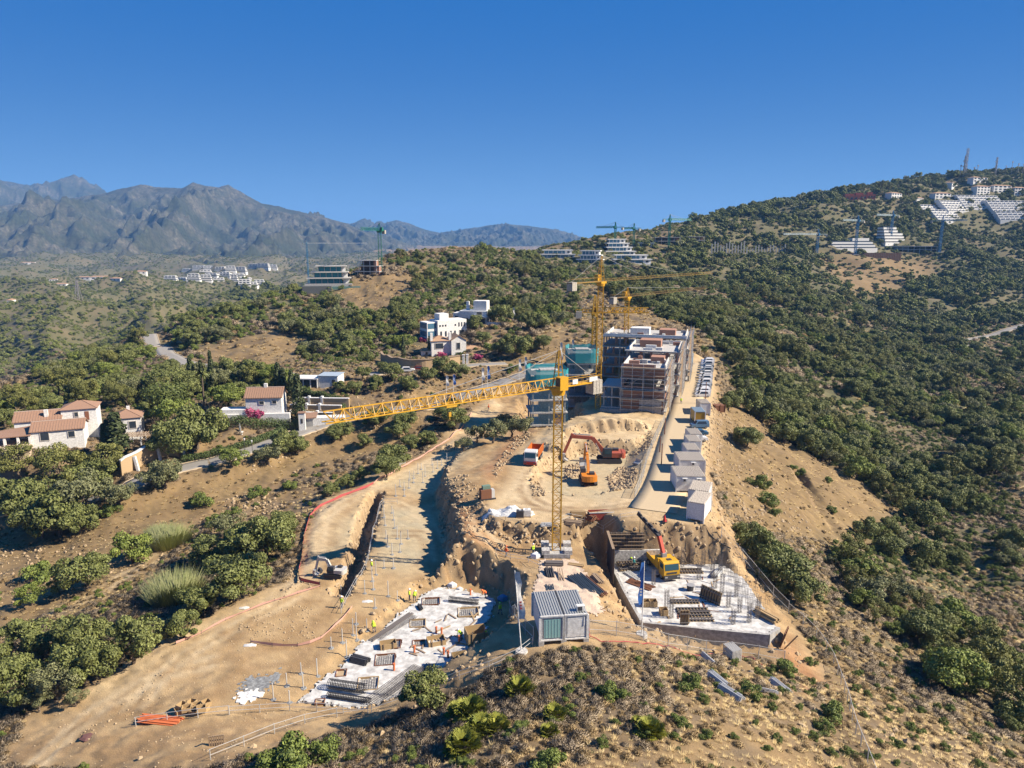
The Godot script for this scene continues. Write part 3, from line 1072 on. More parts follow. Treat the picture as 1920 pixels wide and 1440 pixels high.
func palm(u: float, v: float, h: float, label: String):
	var o := thing("palm_tree", label, "tree", on_ground(u, v), u)
	var st := ST()
	tube(st, Vector3(0, -0.3, 0), Vector3(0.1, h, 0), 0.24, 0.17, 7)
	obj("trunk", st, M.bark, o)
	var c := mi("crown", CROWN["palm"], M.leaf, o)
	c.position = Vector3(0.1, h, 0)
	c.scale = Vector3.ONE * 2.1

# trees picked out of the photograph: kind, foot of it u v, crown radius in photo pixels, where it stands
const PICKED := [
	["the slope left of the red-netted haul road", [["oak",500,1050,52],["oak",440,1125,58],["oak",520,1020,38],["oak",395,1060,40],["oak",370,1160,38],["olive",430,1010,32],["oak",455,1055,46],["light",250,1055,40],["bush",85,1085,36],["oak",165,1105,48],["light",60,1135,28],["light",110,1110,18],["oak",530,1000,26],["bush",545,915,16],["bush",375,950,22],["bush",400,985,20],["bush",480,930,20],["bush",440,965,14],["oak",345,1195,34]]],
	["the grove beside the dirt track", [["oak",250,1245,48],["oak",150,1240,50],["oak",160,1285,48],["oak",45,1240,46],["olive",105,1315,42],["oak",30,1330,50],["olive",215,1255,16],["olive",142,1325,20],["olive",185,1245,20],["oak",20,1290,36],["olive",75,1335,24],["olive",310,1200,16],["oak",95,1235,30]]],
	["the garden below the white villa", [["oak",115,1005,58],["oak",60,985,52],["olive",160,960,52],["pine",120,930,48],["oak",180,925,46],["pine",40,905,40],["oak",80,1010,44],["oak",150,1000,36],["olive",225,950,32],["bush",205,965,18],["olive",310,915,36],["olive",285,915,26],["pine",200,900,36],["oak",20,960,40]]],
	["the dry field below the villa road", [["light",433,878,28],["olive",505,872,28],["oak",535,852,30],["oak",560,850,22],["oak",640,820,22],["oak",628,828,18],["oak",683,840,17],["oak",700,800,22],["oak",745,820,22],["oak",735,880,30],["oak",770,845,20],["oak",800,835,18],["oak",850,805,26],["oak",835,790,20],["oak",725,895,28],["oak",620,930,18],["oak",650,915,18],["oak",675,900,16],["oak",760,800,22],["oak",720,790,18]]],
	["the hillside round the terracotta villas", [["oak",735,715,22],["oak",705,725,14],["oak",760,730,17],["oak",800,715,18],["oak",830,705,24],["oak",860,710,20],["oak",770,735,14],["oak",960,670,28],["oak",935,665,16],["oak",990,660,20],["oak",1020,655,18],["light",975,668,12],["oak",890,620,19],["oak",865,620,9],["oak",940,608,22],["oak",970,595,14],["oak",920,605,15],["light",765,655,18],["light",740,650,14],["oak",905,645,16],["light",915,660,12],["bush",960,695,12],["oak",640,735,14],["oak",665,740,16],["oak",700,735,12],["oak",680,710,16],["oak",720,700,14]]],
	["the gardens of the terracotta villas", [["light",260,800,24],["oak",340,860,48],["oak",370,840,50],["light",330,810,44],["oak",300,780,34],["oak",315,745,36],["oak",350,740,30],["light",430,765,30],["light",410,760,24],["oak",380,735,26],["pine",140,745,30],["pine",160,765,30],["pine",110,740,26],["oak",180,745,24],["pine",220,760,22],["oak",75,760,22],["pine",30,770,24],["oak",205,730,20],["oak",450,745,18],["oak",230,735,24],["pine",470,725,20],["light",510,720,22],["light",535,725,20],["oak",100,770,20],["oak",10,800,22]]],
	["the cut bank under the haul road", [["olive",925,830,28],["olive",960,820,26],["olive",895,830,22],["olive",985,815,22],["olive",945,800,18],["olive",870,845,18],["oak",850,770,16]]],
	["the edge of the concrete slab", [["oak",1430,1060,44],["oak",1470,1105,52],["oak",1500,1130,40],["oak",1405,1020,28],["oak",1445,1085,40],["bush",1475,1265,24],["bush",1520,1245,12]]],
	["the bare bank right of the containers", [["oak",1400,840,26],["oak",1390,830,20],["oak",1365,770,24],["oak",1400,770,28],["oak",1430,790,30],["bush",1425,915,22],["bush",1440,945,22],["bush",1450,965,14],["oak",1470,830,28],["oak",1505,840,30],["bush",1485,880,11],["bush",1500,890,11],["bush",1553,905,10],["bush",1470,785,16],["bush",1560,960,12]]],
	["the scrub knoll in front of the cabin", [["oak",795,1330,46],["bush",1295,1288,27],["bush",1140,1305,24],["bush",1165,1310,17],["bush",1410,1308,25],["bush",1560,1345,28],["bush",1545,1370,20],["bush",1320,1315,12],["bush",1280,1360,16],["bush",975,1370,18],["bush",545,1440,52],["bush",600,1425,40],["bush",510,1450,40],["bush",1030,1440,32],["bush",1210,1325,10],["bush",1075,1345,9],["bush",1240,1258,9],["bush",1740,1255,8],["bush",1710,1370,14],["bush",1820,1300,14],["bush",1800,1290,10]]],
]
const FANS := [[975,1300,30],[885,1345,36],[905,1375,34],[870,1405,36],[930,1370,28],[1040,1345,24],[1218,1375,28],[1030,1375,18],[860,1340,24],[1195,1360,16]]

func planting():
	plant_meshes()
	for g in PICKED:
		var words := {"oak": "round dark green oak on ", "olive": "grey green open crowned tree on ", "light": "bright green leafy tree in ", "pine": "yellowish green pine tree in ", "bush": "low rounded green bush on "}
		for t in g[1]:
			var p := on_ground(t[1], t[2])
			var r: float = t[3] / px(p)
			plant(t[0], p, r, ("large " if r > 3.2 else ("small " if r < 1.8 else "")) + words[t[0]] + g[0], "trees and bushes on " + g[0])
	for f in FANS:
		var p := on_ground(f[0], f[1])
		var o := thing("fan_palm", "yellow green dwarf fan palm in the scrub of the knoll", "palm", p, f[0], "dwarf fan palms in the foreground scrub")
		var c := mi("fronds", CROWN["fan%d" % (int(f[0]) % 2)], M.leaf, o)
		c.scale = Vector3.ONE * f[2] / px(p) * 1.15
		var st := ST()
		tube(st, Vector3(0, -0.2, 0), Vector3(0, 0.35, 0), 0.22, 0.14, 6)
		obj("stem", st, M.bark, o)
	for c in [[330,1120,44,"large pale cane clump on the slope below the netted haul road"],[320,1020,34,"pale cane clump beside the dirt track on the stony slope"],[300,1005,20,"small dry cane clump behind the larger one on the slope"]]:
		var p := on_ground(c[0], c[1])
		var o := mi("cane_clump", CROWN["cane"], M.leaf, self)
		o.position = p
		o.scale = Vector3.ONE * c[2] / px(p)
		tag(o, c[3], "cane")
	woods()
	scrub()

# the wooded slopes: outline in the photograph, trees per 100 square metres, crown radius, what they are, where
const WOODS := [
	["valley", [[1345,640],[1300,610],[1480,625],[1700,690],[1920,740],[1920,1385],[1830,1330],[1700,1245],[1600,1140],[1545,1030],[1600,1000],[1690,960],[1580,880],[1480,830],[1410,750],[1360,700]], 9.5, 3.0, "in the wooded valley beside the car park"],
	["far_right", [[1090,600],[1280,600],[1345,620],[1480,625],[1700,690],[1920,740],[2100,740],[2100,330],[1920,345],[1700,372],[1450,412],[1280,435],[1230,500],[1090,540]], 5.0, 3.6, "on the hillside under the white terraces"],
	["middle", [[480,640],[560,600],[640,575],[760,570],[790,505],[1000,500],[1080,525],[1090,600],[1000,622],[960,600],[900,590],[790,600],[760,650],[640,690],[560,670]], 4.6, 3.1, "on the hillside behind the white villas"],
	["ridge", [[700,505],[760,480],[850,475],[1000,480],[1180,450],[1230,440],[1230,500],[1090,540],[1000,500],[790,505]], 1.6, 3.0, "along the crest of the hill"],
	["left_hill", [[325,625],[400,575],[560,545],[640,575],[560,600],[500,612],[400,655],[350,660]], 4.6, 3.1, "on the rounded hill above the road cut"],
	["left_low", [[0,750],[80,706],[200,655],[265,632],[300,680],[350,690],[520,700],[545,725],[480,745],[280,762],[150,775],[0,800]], 4.8, 3.0, "on the low hill left of the winding road"],
	["far_valley", [[-150,480],[560,500],[470,575],[400,572],[330,612],[270,622],[150,690],[0,735],[-150,760]], 0.9, 2.6, "in the far valley on the left"],
]
const BARE := [[[1530,478],[1760,478],[1770,500],[1720,530],[1600,545],[1545,510]], [[640,545],[720,510],[790,520],[745,565],[705,600],[640,560]], [[560,505],[740,490],[740,550],[560,560]], [[780,560],[920,555],[925,625],[780,640]], [[720,650],[900,620],[1000,640],[1060,625],[1080,670],[900,710],[720,690]],
	[[1810,620],[1920,600],[1920,690],[1800,660]], [[265,615],[310,625],[360,690],[320,690]], [[545,690],[640,690],[640,735],[545,735]], [[360,650],[520,625],[600,640],[520,690],[400,692]]]
const CLEAR := [[[1575,370],[1650,366],[1650,384],[1575,388]], [[1660,366],[1705,364],[1705,380],[1660,382]], [[1325,470],[1485,468],[1485,494],[1325,496]], [[1020,478],[1230,468],[1230,500],[1020,500]], [[1330,462],[1480,460],[1480,482],[1330,484]], [[1528,455],[1760,445],[1760,482],[1528,484]], [[1740,385],[1920,380],[1920,420],[1740,420]], [[300,495],[530,490],[530,540],[300,540]]]

const MARKS := [[1330,900,"below the container row"],[1345,760,"below the yellow container"],[1340,690,"below the row of parked cars"],[1480,1120,"below the concrete deck"],[1560,960,"beside the earth trench on the bare bank"],[1700,1250,"above the dry grass slope"],[1800,900,"on the valley floor"],[1880,800,"on the far side of the valley floor"],[1850,650,"by the bend of the far road"],[1650,600,"below the brown building terrace"],[1500,650,"across the valley from the parked cars"],[1400,600,"behind the cement silos"],[1400,480,"by the row of pale columns"],[1620,480,"by the long white building"],[1760,480,"by the stout blue crane"],[1830,420,"under the white terraces"],[1300,470,"by the dark house frame"],[1180,500,"below the tiered villas"],[1050,500,"below the long low villa"],[1000,590,"behind the tallest crane"],[880,590,"behind the cubic villas"],[760,560,"on the bare soil under the green crane"],[620,560,"below the teal glass villa"],[500,600,"above the orange road cut"],[380,610,"at the end of the rounded hill"],[290,650,"beside the winding road"],[180,690,"on the low hill crest"],[60,740,"above the villa gardens"],[250,580,"on the far valley slope"],[400,540,"below the far housing estate"],[100,560,"by the far pylon"],[760,650,"behind the cream villa"],[640,680,"behind the modern house"]]
var mark_at := []

func near_mark(p: Vector3) -> String:
	if mark_at.is_empty():
		for m in MARKS: mark_at.append(on_ground(m[0], m[1]))
	var best := 1e12
	var at := 0
	for i in mark_at.size():
		var q: Vector3 = mark_at[i]
		var e := Vector2(p.x - q.x, p.z - q.z).length_squared() / (p.z * p.z)
		if e < best:
			best = e
			at = i
	return MARKS[at][2]

var zone_cache := []

func wood_zones() -> Array:
	if zone_cache.is_empty():
		for z in WOODS:
			var poly := poly_g(z[1])
			if z[0] == "far_right": poly = PackedVector2Array([Vector2(70, 330), Vector2(170, 290), Vector2(340, 350), Vector2(420, 400), Vector2(900, 400), Vector2(1200, 1250), Vector2(330, 1020), Vector2(200, 830), Vector2(110, 560), Vector2(50, 420)])
			if z[0] == "far_valley": poly = PackedVector2Array([Vector2(-2800, 3600), Vector2(900, 3600), Vector2(300, 1500), Vector2(-60, 1000), Vector2(-170, 520), Vector2(-230, 400), Vector2(-330, 330), Vector2(-600, 330), Vector2(-900, 700)])
			zone_cache.append([z[0], poly, z[2], z[3], z[4]])
	return zone_cache

func woods():
	var zones := []
	for z in wood_zones():
		var poly: PackedVector2Array = z[1]
		zones.append([z[0], poly, box2(poly, 2), z[2], z[3], z[4]])
	var bare := []
	for b in BARE + CLEAR:
		var poly := poly_g(b)
		bare.append([poly, box2(poly, 1)])
	var r := RandomNumberGenerator.new()
	r.seed = 31
	var got := {}
	for k in ["oak", "olive", "light", "pine"]: got[k] = []
	for z in zones:
		var bb: Rect2 = z[2]
		var cell := sqrt(100.0 / z[3])
		var d := maxf(bb.position.y, 60.0)
		while d < minf(bb.end.y, 3500.0):
			var x := bb.position.x
			while x < bb.end.x:
				var p := Vector2(x + r.randf_range(0, cell), d + r.randf_range(0, cell))
				var rr := r.randf()
				var sz := r.randf()
				x += cell
				if absf(p.x) > p.y * 0.86 + 30.0: continue
				if not inside(p, z[1]): continue
				var n := nz.get_noise_2d(p.x * 0.014 + 300, p.y * 0.014)
				if rr > 0.64 + n * 1.9: continue
				var skip := false
				for b in bare:
					if b[1].has_point(p) and inside(p, b[0]):
						skip = r.randf() > 0.06
						break
				for rd in road_lines():
					if rd[2].has_point(p) and edge_dist(p, rd[0], true) < rd[1] + 1.8: skip = true
				if skip: continue
				var kn := nz2.get_noise_2d(p.x * 0.03, p.y * 0.03 + 70) + r.randf_range(-0.35, 0.35)
				var kind := "oak" if kn < 0.02 else ("olive" if kn < 0.2 else ("light" if kn < 0.34 else "pine"))
				var rad: float = z[4] * lerpf(0.38, 1.5, sz * sz * sz * 0.7 + sz * 0.3)
				got[kind].append([rad / p.y, Vector3(p.x, H(p.x, p.y), -p.y), rad, z[5]])
			d += cell
		print(z[0], " ", got.oak.size())
	var rest := {}
	for k in got:
		var a: Array = got[k]
		a.sort_custom(func(p, q): return p[0] > q[0])
		var words := {"oak": "dark green oak ", "olive": "grey green tree ", "light": "bright green tree ", "pine": "yellowish green pine "}
		var single := 0
		for t in a:
			var p: Vector3 = t[1]
			if single < 225 and absf(p.x) < -p.z * 0.74:
				single += 1
				var big: String = "large " if t[2] > 2.6 else ("small " if t[2] < 1.7 else "middling ")
				plant(k, p, t[2], big + words[k] + near_mark(p), words[k] + near_mark(p), single)
			else:
				var key: String = k + str(absi(hash(p)) % (4 if k == "oak" else 3))
				if p.z < -520: key = "far0" if k == "oak" else ("far1" if k == "olive" else "far2")
				if not rest.has(key): rest[key] = []
				var s: float = t[2]
				rest[key].append(Transform3D(Basis(Vector3.UP, p.x * 3.0).scaled(Vector3(s, s * 1.05, s)), p + Vector3(0, s * (0.55 if k != "pine" else 0.9), 0)))
	for key in rest:
		mm("woodland", CROWN[key], M.leaf, rest[key], [], "mass of trees and tall shrubs covering the hills", "woodland")

func in_woods(p: Vector2) -> bool:
	for z in wood_zones():
		if inside(p, z[1]): return true
	return false

func scrub():
	var site := poly_g(PAINT[0][1])
	var r := RandomNumberGenerator.new()
	r.seed = 53
	var sets := {}
	for k in ["grey0", "grey1", "grey2", "dry0", "dry1", "dry2", "tuft0", "tuft1", "tuft2", "bush0", "bush1", "olive1", "far0", "far1", "far2"]: sets[k] = []
	var fields := []
	for z in PAINT:
		if z[0] == "field":
			var poly := poly_g(z[1])
			fields.append([poly, box2(poly, 1)])
	var roads := road_lines()
	# three rings: dense near, thinner far
	for ring in [[42.0, 130.0, 0.72], [130.0, 260.0, 1.35], [260.0, 560.0, 3.2], [560.0, 1500.0, 7.0], [1500.0, 3400.0, 20.0]]:
		var cell: float = ring[2]
		var d: float = ring[0]
		while d < ring[1]:
			var w := d * 0.80 + 14.0
			var x := -w
			while x < w:
				var p := Vector2(x + r.randf_range(0, cell), d + r.randf_range(0, cell))
				var a := r.randf()
				var b := r.randf()
				var c := r.randf()
				x += cell
				if p.y < 260 and inside(p, site): continue
				var near_road := false
				for rd in roads:
					if rd[2].has_point(p) and edge_dist(p, rd[0], true) < rd[1]:
						near_road = true
						break
				if near_road: continue
				var n := nz.get_noise_2d(p.x * 0.05 + 11, p.y * 0.05)
				var n3 := nz2.get_noise_2d(p.x * 0.02 + 44, p.y * 0.02)
				var dense := 0.92 + n * 0.7
				var field := false
				for f in fields:
					if f[1].has_point(p) and inside(p, f[0]):
						field = true
						break
				if field: dense = 0.55 + n * 0.9
				if a > dense: continue
				var key: String
				var s: float
				var i := int(c * 2.99)
				if field:
					key = ("tuft%d" if b < 0.82 else "dry%d") % i
					s = lerpf(0.35, 0.8, c) * (1.0 if key.begins_with("tuft") else 0.8)
				elif p.y > 130.0 and b > 0.52 and in_woods(p):
					key = "bush%d" % (i % 2) if c > 0.4 else "olive1"
					s = lerpf(0.5, 1.0, c)
				elif b + n3 * 0.7 < 0.30:
					key = "grey%d" % i
					s = lerpf(0.45, 1.25, c)
				elif b + n3 * 0.7 < 0.55:
					key = "dry%d" % i
					s = lerpf(0.4, 0.85, c)
				elif b < 0.93:
					key = "tuft%d" % i
					s = lerpf(0.4, 0.9, c)
				else:
					key = "bush%d" % (i % 2) if c > 0.25 else "olive1"
					s = lerpf(0.35, 0.9, c)
				s *= clampf(cell * 0.75, 0.8, 3.6)
				if p.y > 560: key = "far%d" % i
				var y := H(p.x, p.y)
				sets[key].append(Transform3D(Basis(Vector3.UP, a * 40.0).scaled(Vector3(s, s * lerpf(0.7, 1.1, b), s)), Vector3(p.x, y - 0.06, -p.y)))
			d += cell
	var said := {"grey": "grey leafless dry brush covering the slopes", "dry": "brown dry brush covering the slopes", "tuft": "straw coloured dry grass tufts on the slopes", "bush": "small scattered green shrubs on the slopes", "oliv": "small scattered grey green shrubs on the slopes", "far0": "distant low shrubs on the hills", "far1": "distant olive toned shrubs on the hills", "far2": "distant light green shrubs on the hills"}
	for k in sets:
		if sets[k].size() > 0:
			mm("dry_brush" if k[0] in ["g", "d"] else ("dry_grass" if k[0] == "t" else "shrubs"), CROWN[k], M.dry if k[0] in ["g", "d", "t"] else M.leaf, sets[k], [], said[k.substr(0, 4)] if said.has(k.substr(0, 4)) else said[k.substr(0, 3)], "undergrowth")
		print(k, " ", sets[k].size())
# ---------------------------------------------------------------- roads
# middle line in the photograph, width (m)
const ROADS := [
	["asphalt", [[150,945],[230,912],[330,880],[430,855],[520,825],[590,803],[680,778],[780,762],[860,742],[930,722],[1000,697],[1040,682]], 6.0],
	["asphalt", [[268,625],[280,632],[300,650],[325,668],[360,684],[420,688],[480,692],[540,704]], 6.5],
	["asphalt", [[690,703],[760,695],[860,688],[950,682]], 5.0],
	["asphalt", [[1800,640],[1850,630],[1880,622],[1920,608]], 6.5],
	["asphalt", [[1800,645],[1830,655],[1880,660],[1960,668]], 6.5],
	["track", [[1222,958],[1240,930],[1252,900],[1262,862],[1276,800],[1290,745],[1303,705],[1318,682]], 8.0],
	["asphalt", [[-60,754],[0,752],[60,752],[120,757]], 6.0],
]
var road_cache := []

func road_lines() -> Array:
	if road_cache.is_empty():
		for r in ROADS:
			var poly := poly_g(r[1])
			road_cache.append([poly, r[2] * 0.5 + 0.7, box2(poly, r[2] * 0.5 + 1.0)])
	return road_cache

func smooth_line(poly: PackedVector2Array, step: float) -> PackedVector2Array:
	var c := Curve2D.new()
	for i in poly.size():
		var t := (poly[mini(i + 1, poly.size() - 1)] - poly[maxi(i - 1, 0)]) / 6.0
		c.add_point(poly[i], -t, t)
	var o := PackedVector2Array()
	var n := maxi(2, int(c.get_baked_length() / step))
	for i in n + 1: o.append(c.sample_baked(c.get_baked_length() * i / n))
	return o

# bring the ground level across each road before it is drawn
func grade_roads():
	for k in ROADS.size():
		var line := smooth_line(road_lines()[k][0], 2.0)
		var w: float = ROADS[k][2] * 0.5 + 0.9
		var hs := PackedFloat32Array()
		for p in line: hs.append(H(p.x, p.y))
		for it in 12:
			for i in range(1, hs.size() - 1): hs[i] = (hs[i - 1] + hs[i] * 2 + hs[i + 1]) * 0.25
		var bb := box2(line, w + 6.0)
		for j in range(maxi(ds.bsearch(bb.position.y) - 1, 0), mini(ds.bsearch(bb.end.y) + 1, ND)):
			for i in range(maxi(xs.bsearch(bb.position.x) - 1, 0), mini(xs.bsearch(bb.end.x) + 1, NX)):
				var p := Vector2(xs[i], ds[j])
				var best := 1e9
				var at := 0
				for q in line.size():
					var e := p.distance_squared_to(line[q])
					if e < best:
						best = e
						at = q
				var e2 := sqrt(best)
				var cell := maxf(xs[mini(i + 1, NX - 1)] - xs[i], ds[mini(j + 1, ND - 1)] - ds[j])
				var ww := w + cell
				if e2 < ww + 4.0:
					hh[j * NX + i] = lerpf(hs[at], hh[j * NX + i], clampf((e2 - ww) / 4.0, 0, 1))

func draw_roads():
	for k in ROADS.size():
		var line := smooth_line(road_lines()[k][0], 1.5)
		var w: float = ROADS[k][2] * 0.5
		ribbon("road", line, w, 0.10, M[ROADS[k][0]], self).set_meta("kind", "structure")
		if ROADS[k][0] == "track": continue
		for sgn in [-1.0, 1.0]:
			var off := PackedVector2Array()
			for i in line.size():
				var t := (line[mini(i + 1, line.size() - 1)] - line[maxi(i - 1, 0)]).normalized()
				off.append(line[i] + Vector2(-t.y, t.x) * (w + 0.15) * sgn)
			ribbon("kerb", off, 0.15, 0.19, M.kerb, self).set_meta("kind", "structure")

func ribbon(called: String, line: PackedVector2Array, w: float, up: float, m: Material, parent: Node) -> MeshInstance3D:
	var st := ST()
	st.set_smooth_group(0)
	var prev := []
	for i in line.size():
		var t := (line[mini(i + 1, line.size() - 1)] - line[maxi(i - 1, 0)]).normalized()
		var nrm := Vector2(-t.y, t.x)
		var row := []
		for s in [-1.0, -0.5, 0.0, 0.5, 1.0]:
			var p: Vector2 = line[i] + nrm * w * s
			row.append(Vector3(p.x, maxf(H(p.x, p.y), H(line[i].x, line[i].y) - 0.3) + up, -p.y))
		if i > 0:
			for q in 4: quad(st, prev[q], row[q], row[q + 1], prev[q + 1])
			quad(st, prev[0] - Vector3(0, up + 0.3, 0), row[0] - Vector3(0, up + 0.3, 0), row[0], prev[0])
			quad(st, prev[4], row[4], row[4] - Vector3(0, up + 0.3, 0), prev[4] - Vector3(0, up + 0.3, 0))
		prev = row
	return obj(called, st, m, parent)
# ---------------------------------------------------------------- cranes, vehicles, people
func lattice(st: SurfaceTool, a: Vector3, b: Vector3, w: float, h: float, bays: int, chord: float, brace: float, three := false):
	# a square (or three-sided) truss from a to b; its bottom runs along the line
	var z := (b - a).normalized()
	var up := Vector3.UP if absf(z.y) < 0.9 else Vector3.BACK
	var x := up.cross(z).normalized()
	var y := z.cross(x)
	var corner := [x * -w * 0.5, x * w * 0.5, x * w * 0.5 + y * h, x * -w * 0.5 + y * h]
	if three: corner = [x * -w * 0.5, x * w * 0.5, y * h]
	var n := corner.size()
	for c in corner: bar(st, a + c, b + c, chord)
	for i in bays:
		var p := a.lerp(b, float(i) / bays)
		var q := a.lerp(b, float(i + 1) / bays)
		for k in n:
			var c0: Vector3 = corner[k]
			var c1: Vector3 = corner[(k + 1) % n]
			bar(st, p + c0, p + c1, brace)
			if (i + k) % 2 == 0: bar(st, p + c0, q + c1, brace)
			else: bar(st, p + c1, q + c0, brace)

func tower_crane(base: Vector3, hj: float, mw: float, tip: Vector3, cj: float, head: float, col: Color, jib_col: Color, label: String, group: String, fine := true, slim := 1.0) -> Node3D:
	var t := thing("tower_crane", label, "crane", base, 0.0, group)
	var m: Material = paint(col)
	var mj: Material = paint(jib_col)
	var conc: Material = M.concrete
	var st := ST()
	box(st, Vector3(0, 0.35, 0), Vector3(mw * 3.2, 0.7, mw * 3.2))
	obj("footing", st, conc, t)
	var k := 1.0 if fine else 2.3
	st = ST()
	lattice(st, Vector3(0, 0.7, 0) - Vector3(0, 0, mw * 0.5), Vector3(0, hj - 1.2, 0) - Vector3(0, 0, mw * 0.5), mw, mw, maxi(4, int((hj - 2.0) / mw)), 0.14 * k, 0.07 * k)
	obj("mast", st, m, t)
	var flat := Vector3(tip.x - base.x, 0, tip.z - base.z)
	var jl := flat.length()
	var f := flat.normalized()
	var sdv := Vector3.UP.cross(f)
	var bs := Basis(f, Vector3.UP, -sdv)
	st = ST()
	tube(st, Vector3(0, hj - 1.2, 0), Vector3(0, hj - 0.5, 0), mw * 0.75, mw * 0.85, 12)
	box(st, Vector3(0, hj - 0.25, 0), Vector3(mw * 1.7, 0.5, mw * 1.5), bs)
	obj("slewing_ring", st, m, t)
	st = ST()
	box(st, Vector3(0, hj + 0.75, 0) + sdv * mw * 1.0 + f * 0.4, Vector3(1.5, 1.9, 1.1), bs)
	var cab := obj("cab", st, m, t)
	part_box("window", cab, M.glass_dark, Vector3(0, hj + 0.95, 0) + sdv * mw * 1.0 + f * 1.17, Vector3(0.06, 1.1, 0.9), bs)
	st = ST()
	var top := Vector3(0, hj + head, 0)
	for s in [-1, 1]:
		for r in [-1, 1]:
			bar(st, Vector3(0, hj, 0) + f * mw * 0.5 * s + sdv * mw * 0.5 * r, top + f * 0.12 * s + sdv * 0.12 * r, 0.14 * k)
	for i in range(1, 5):
		var y := hj + head * i / 5.0
		var w := mw * (1.0 - i / 5.0)
		lattice(st, Vector3(0, y, 0) - f * w * 0.5, Vector3(0, y, 0) + f * w * 0.5, w, 0.02, 1, 0.07 * k, 0.05 * k)
	obj("tower_head", st, m, t)
	st = ST()
	var jh := 1.35 if fine else 1.5
	lattice(st, Vector3(0, hj, 0) + f * mw * 0.5, Vector3(0, hj, 0) + f * jl, 1.25 * slim, jh * slim, int(jl / 1.25), 0.13 * k * slim, 0.07 * k * slim, true)
	obj("jib", st, mj, t)
	st = ST()
	box(st, Vector3(0, hj + 0.1, 0) - f * cj * 0.5, Vector3(cj, 0.16, 1.1), bs)
	for r in [-1, 1]:
		bar(st, Vector3(0, hj, 0) + sdv * 0.6 * r, Vector3(0, hj, 0) - f * cj + sdv * 0.6 * r, 0.2)
		bar(st, Vector3(0, hj + 1.0, 0) + sdv * 0.6 * r, Vector3(0, hj + 1.0, 0) - f * cj + sdv * 0.6 * r, 0.06 * k)
		for i in 6: bar(st, Vector3(0, hj, 0) + sdv * 0.6 * r - f * cj * (i + 1) / 6.0, Vector3(0, hj + 1.0, 0) + sdv * 0.6 * r - f * cj * (i + 1) / 6.0, 0.05 * k)
	obj("counter_jib", st, mj, t)
	for i in 3:
		st = ST()
		box(st, Vector3(0, hj - 0.75, 0) - f * (cj - 0.35 - i * 0.62), Vector3(0.56, 2.1, 1.75), bs)
		obj("ballast_block", st, M.ballast, t)
	for r in [[0.62, 1.0], [0.3, 1.0]]:
		st = ST()
		bar(st, top, Vector3(0, hj + jh, 0) + f * jl * r[0], 0.055 * k)
		obj("tie_bar", st, M.steel, t)
	st = ST()
	bar(st, top, Vector3(0, hj + 0.2, 0) - f * (cj - 0.6), 0.055 * k)
	obj("tie_bar", st, M.steel, t)
	return t

func paint(c: Color, rough := 0.45) -> StandardMaterial3D:
	var key := "paint" + c.to_html() + str(rough)
	if not M.has(key):
		M[key] = grained(c, M.g3, 0.35, rough)
	return M[key]

func trolley(t: Node3D, base: Vector3, tip: Vector3, hj: float, share: float, drop: float):
	var f := Vector3(tip.x - base.x, 0, tip.z - base.z)
	var p := Vector3(0, hj, 0) + f * share
	var sdv := Vector3.UP.cross(f.normalized())
	var bs := Basis(f.normalized(), Vector3.UP, -sdv)
	var st := ST()
	box(st, p + Vector3(0, -0.25, 0), Vector3(1.6, 0.3, 1.3), bs)
	for s in [-0.6, 0.6]:
		for r in [-0.55, 0.55]: tube(st, p + bs * Vector3(s, -0.05, r) + sdv * 0.05, p + bs * Vector3(s, -0.05, r) - sdv * 0.05, 0.14, 0.14, 8)
	obj("trolley", st, paint(Color(0.62, 0.36, 0.03)), t)
	st = ST()
	for r in [-0.14, 0.14]: bar(st, p + sdv * r, p + sdv * r - Vector3(0, drop, 0), 0.035)
	obj("hoist_rope", st, M.dark, t)
	st = ST()
	box(st, p - Vector3(0, drop + 0.25, 0), Vector3(0.35, 0.6, 0.35), bs)
	tube(st, p - Vector3(0, drop + 0.5, 0), p - Vector3(0, drop + 0.95, 0), 0.09, 0.05, 6)
	obj("hook_block", st, paint(Color(0.62, 0.36, 0.03)), t)

func wheel(parent: Node, c: Vector3, r: float, w: float, axis := Vector3(0, 0, 1)):
	var st := ST()
	tube(st, c - axis * w * 0.5, c + axis * w * 0.5, r, r, 14)
	var o := obj("wheel", st, M.rubber, parent)
	st = ST()
	tube(st, c - axis * (w * 0.5 + 0.012), c + axis * (w * 0.5 + 0.012), r * 0.55, r * 0.55, 10)
	obj("rim", st, M.steel, o)

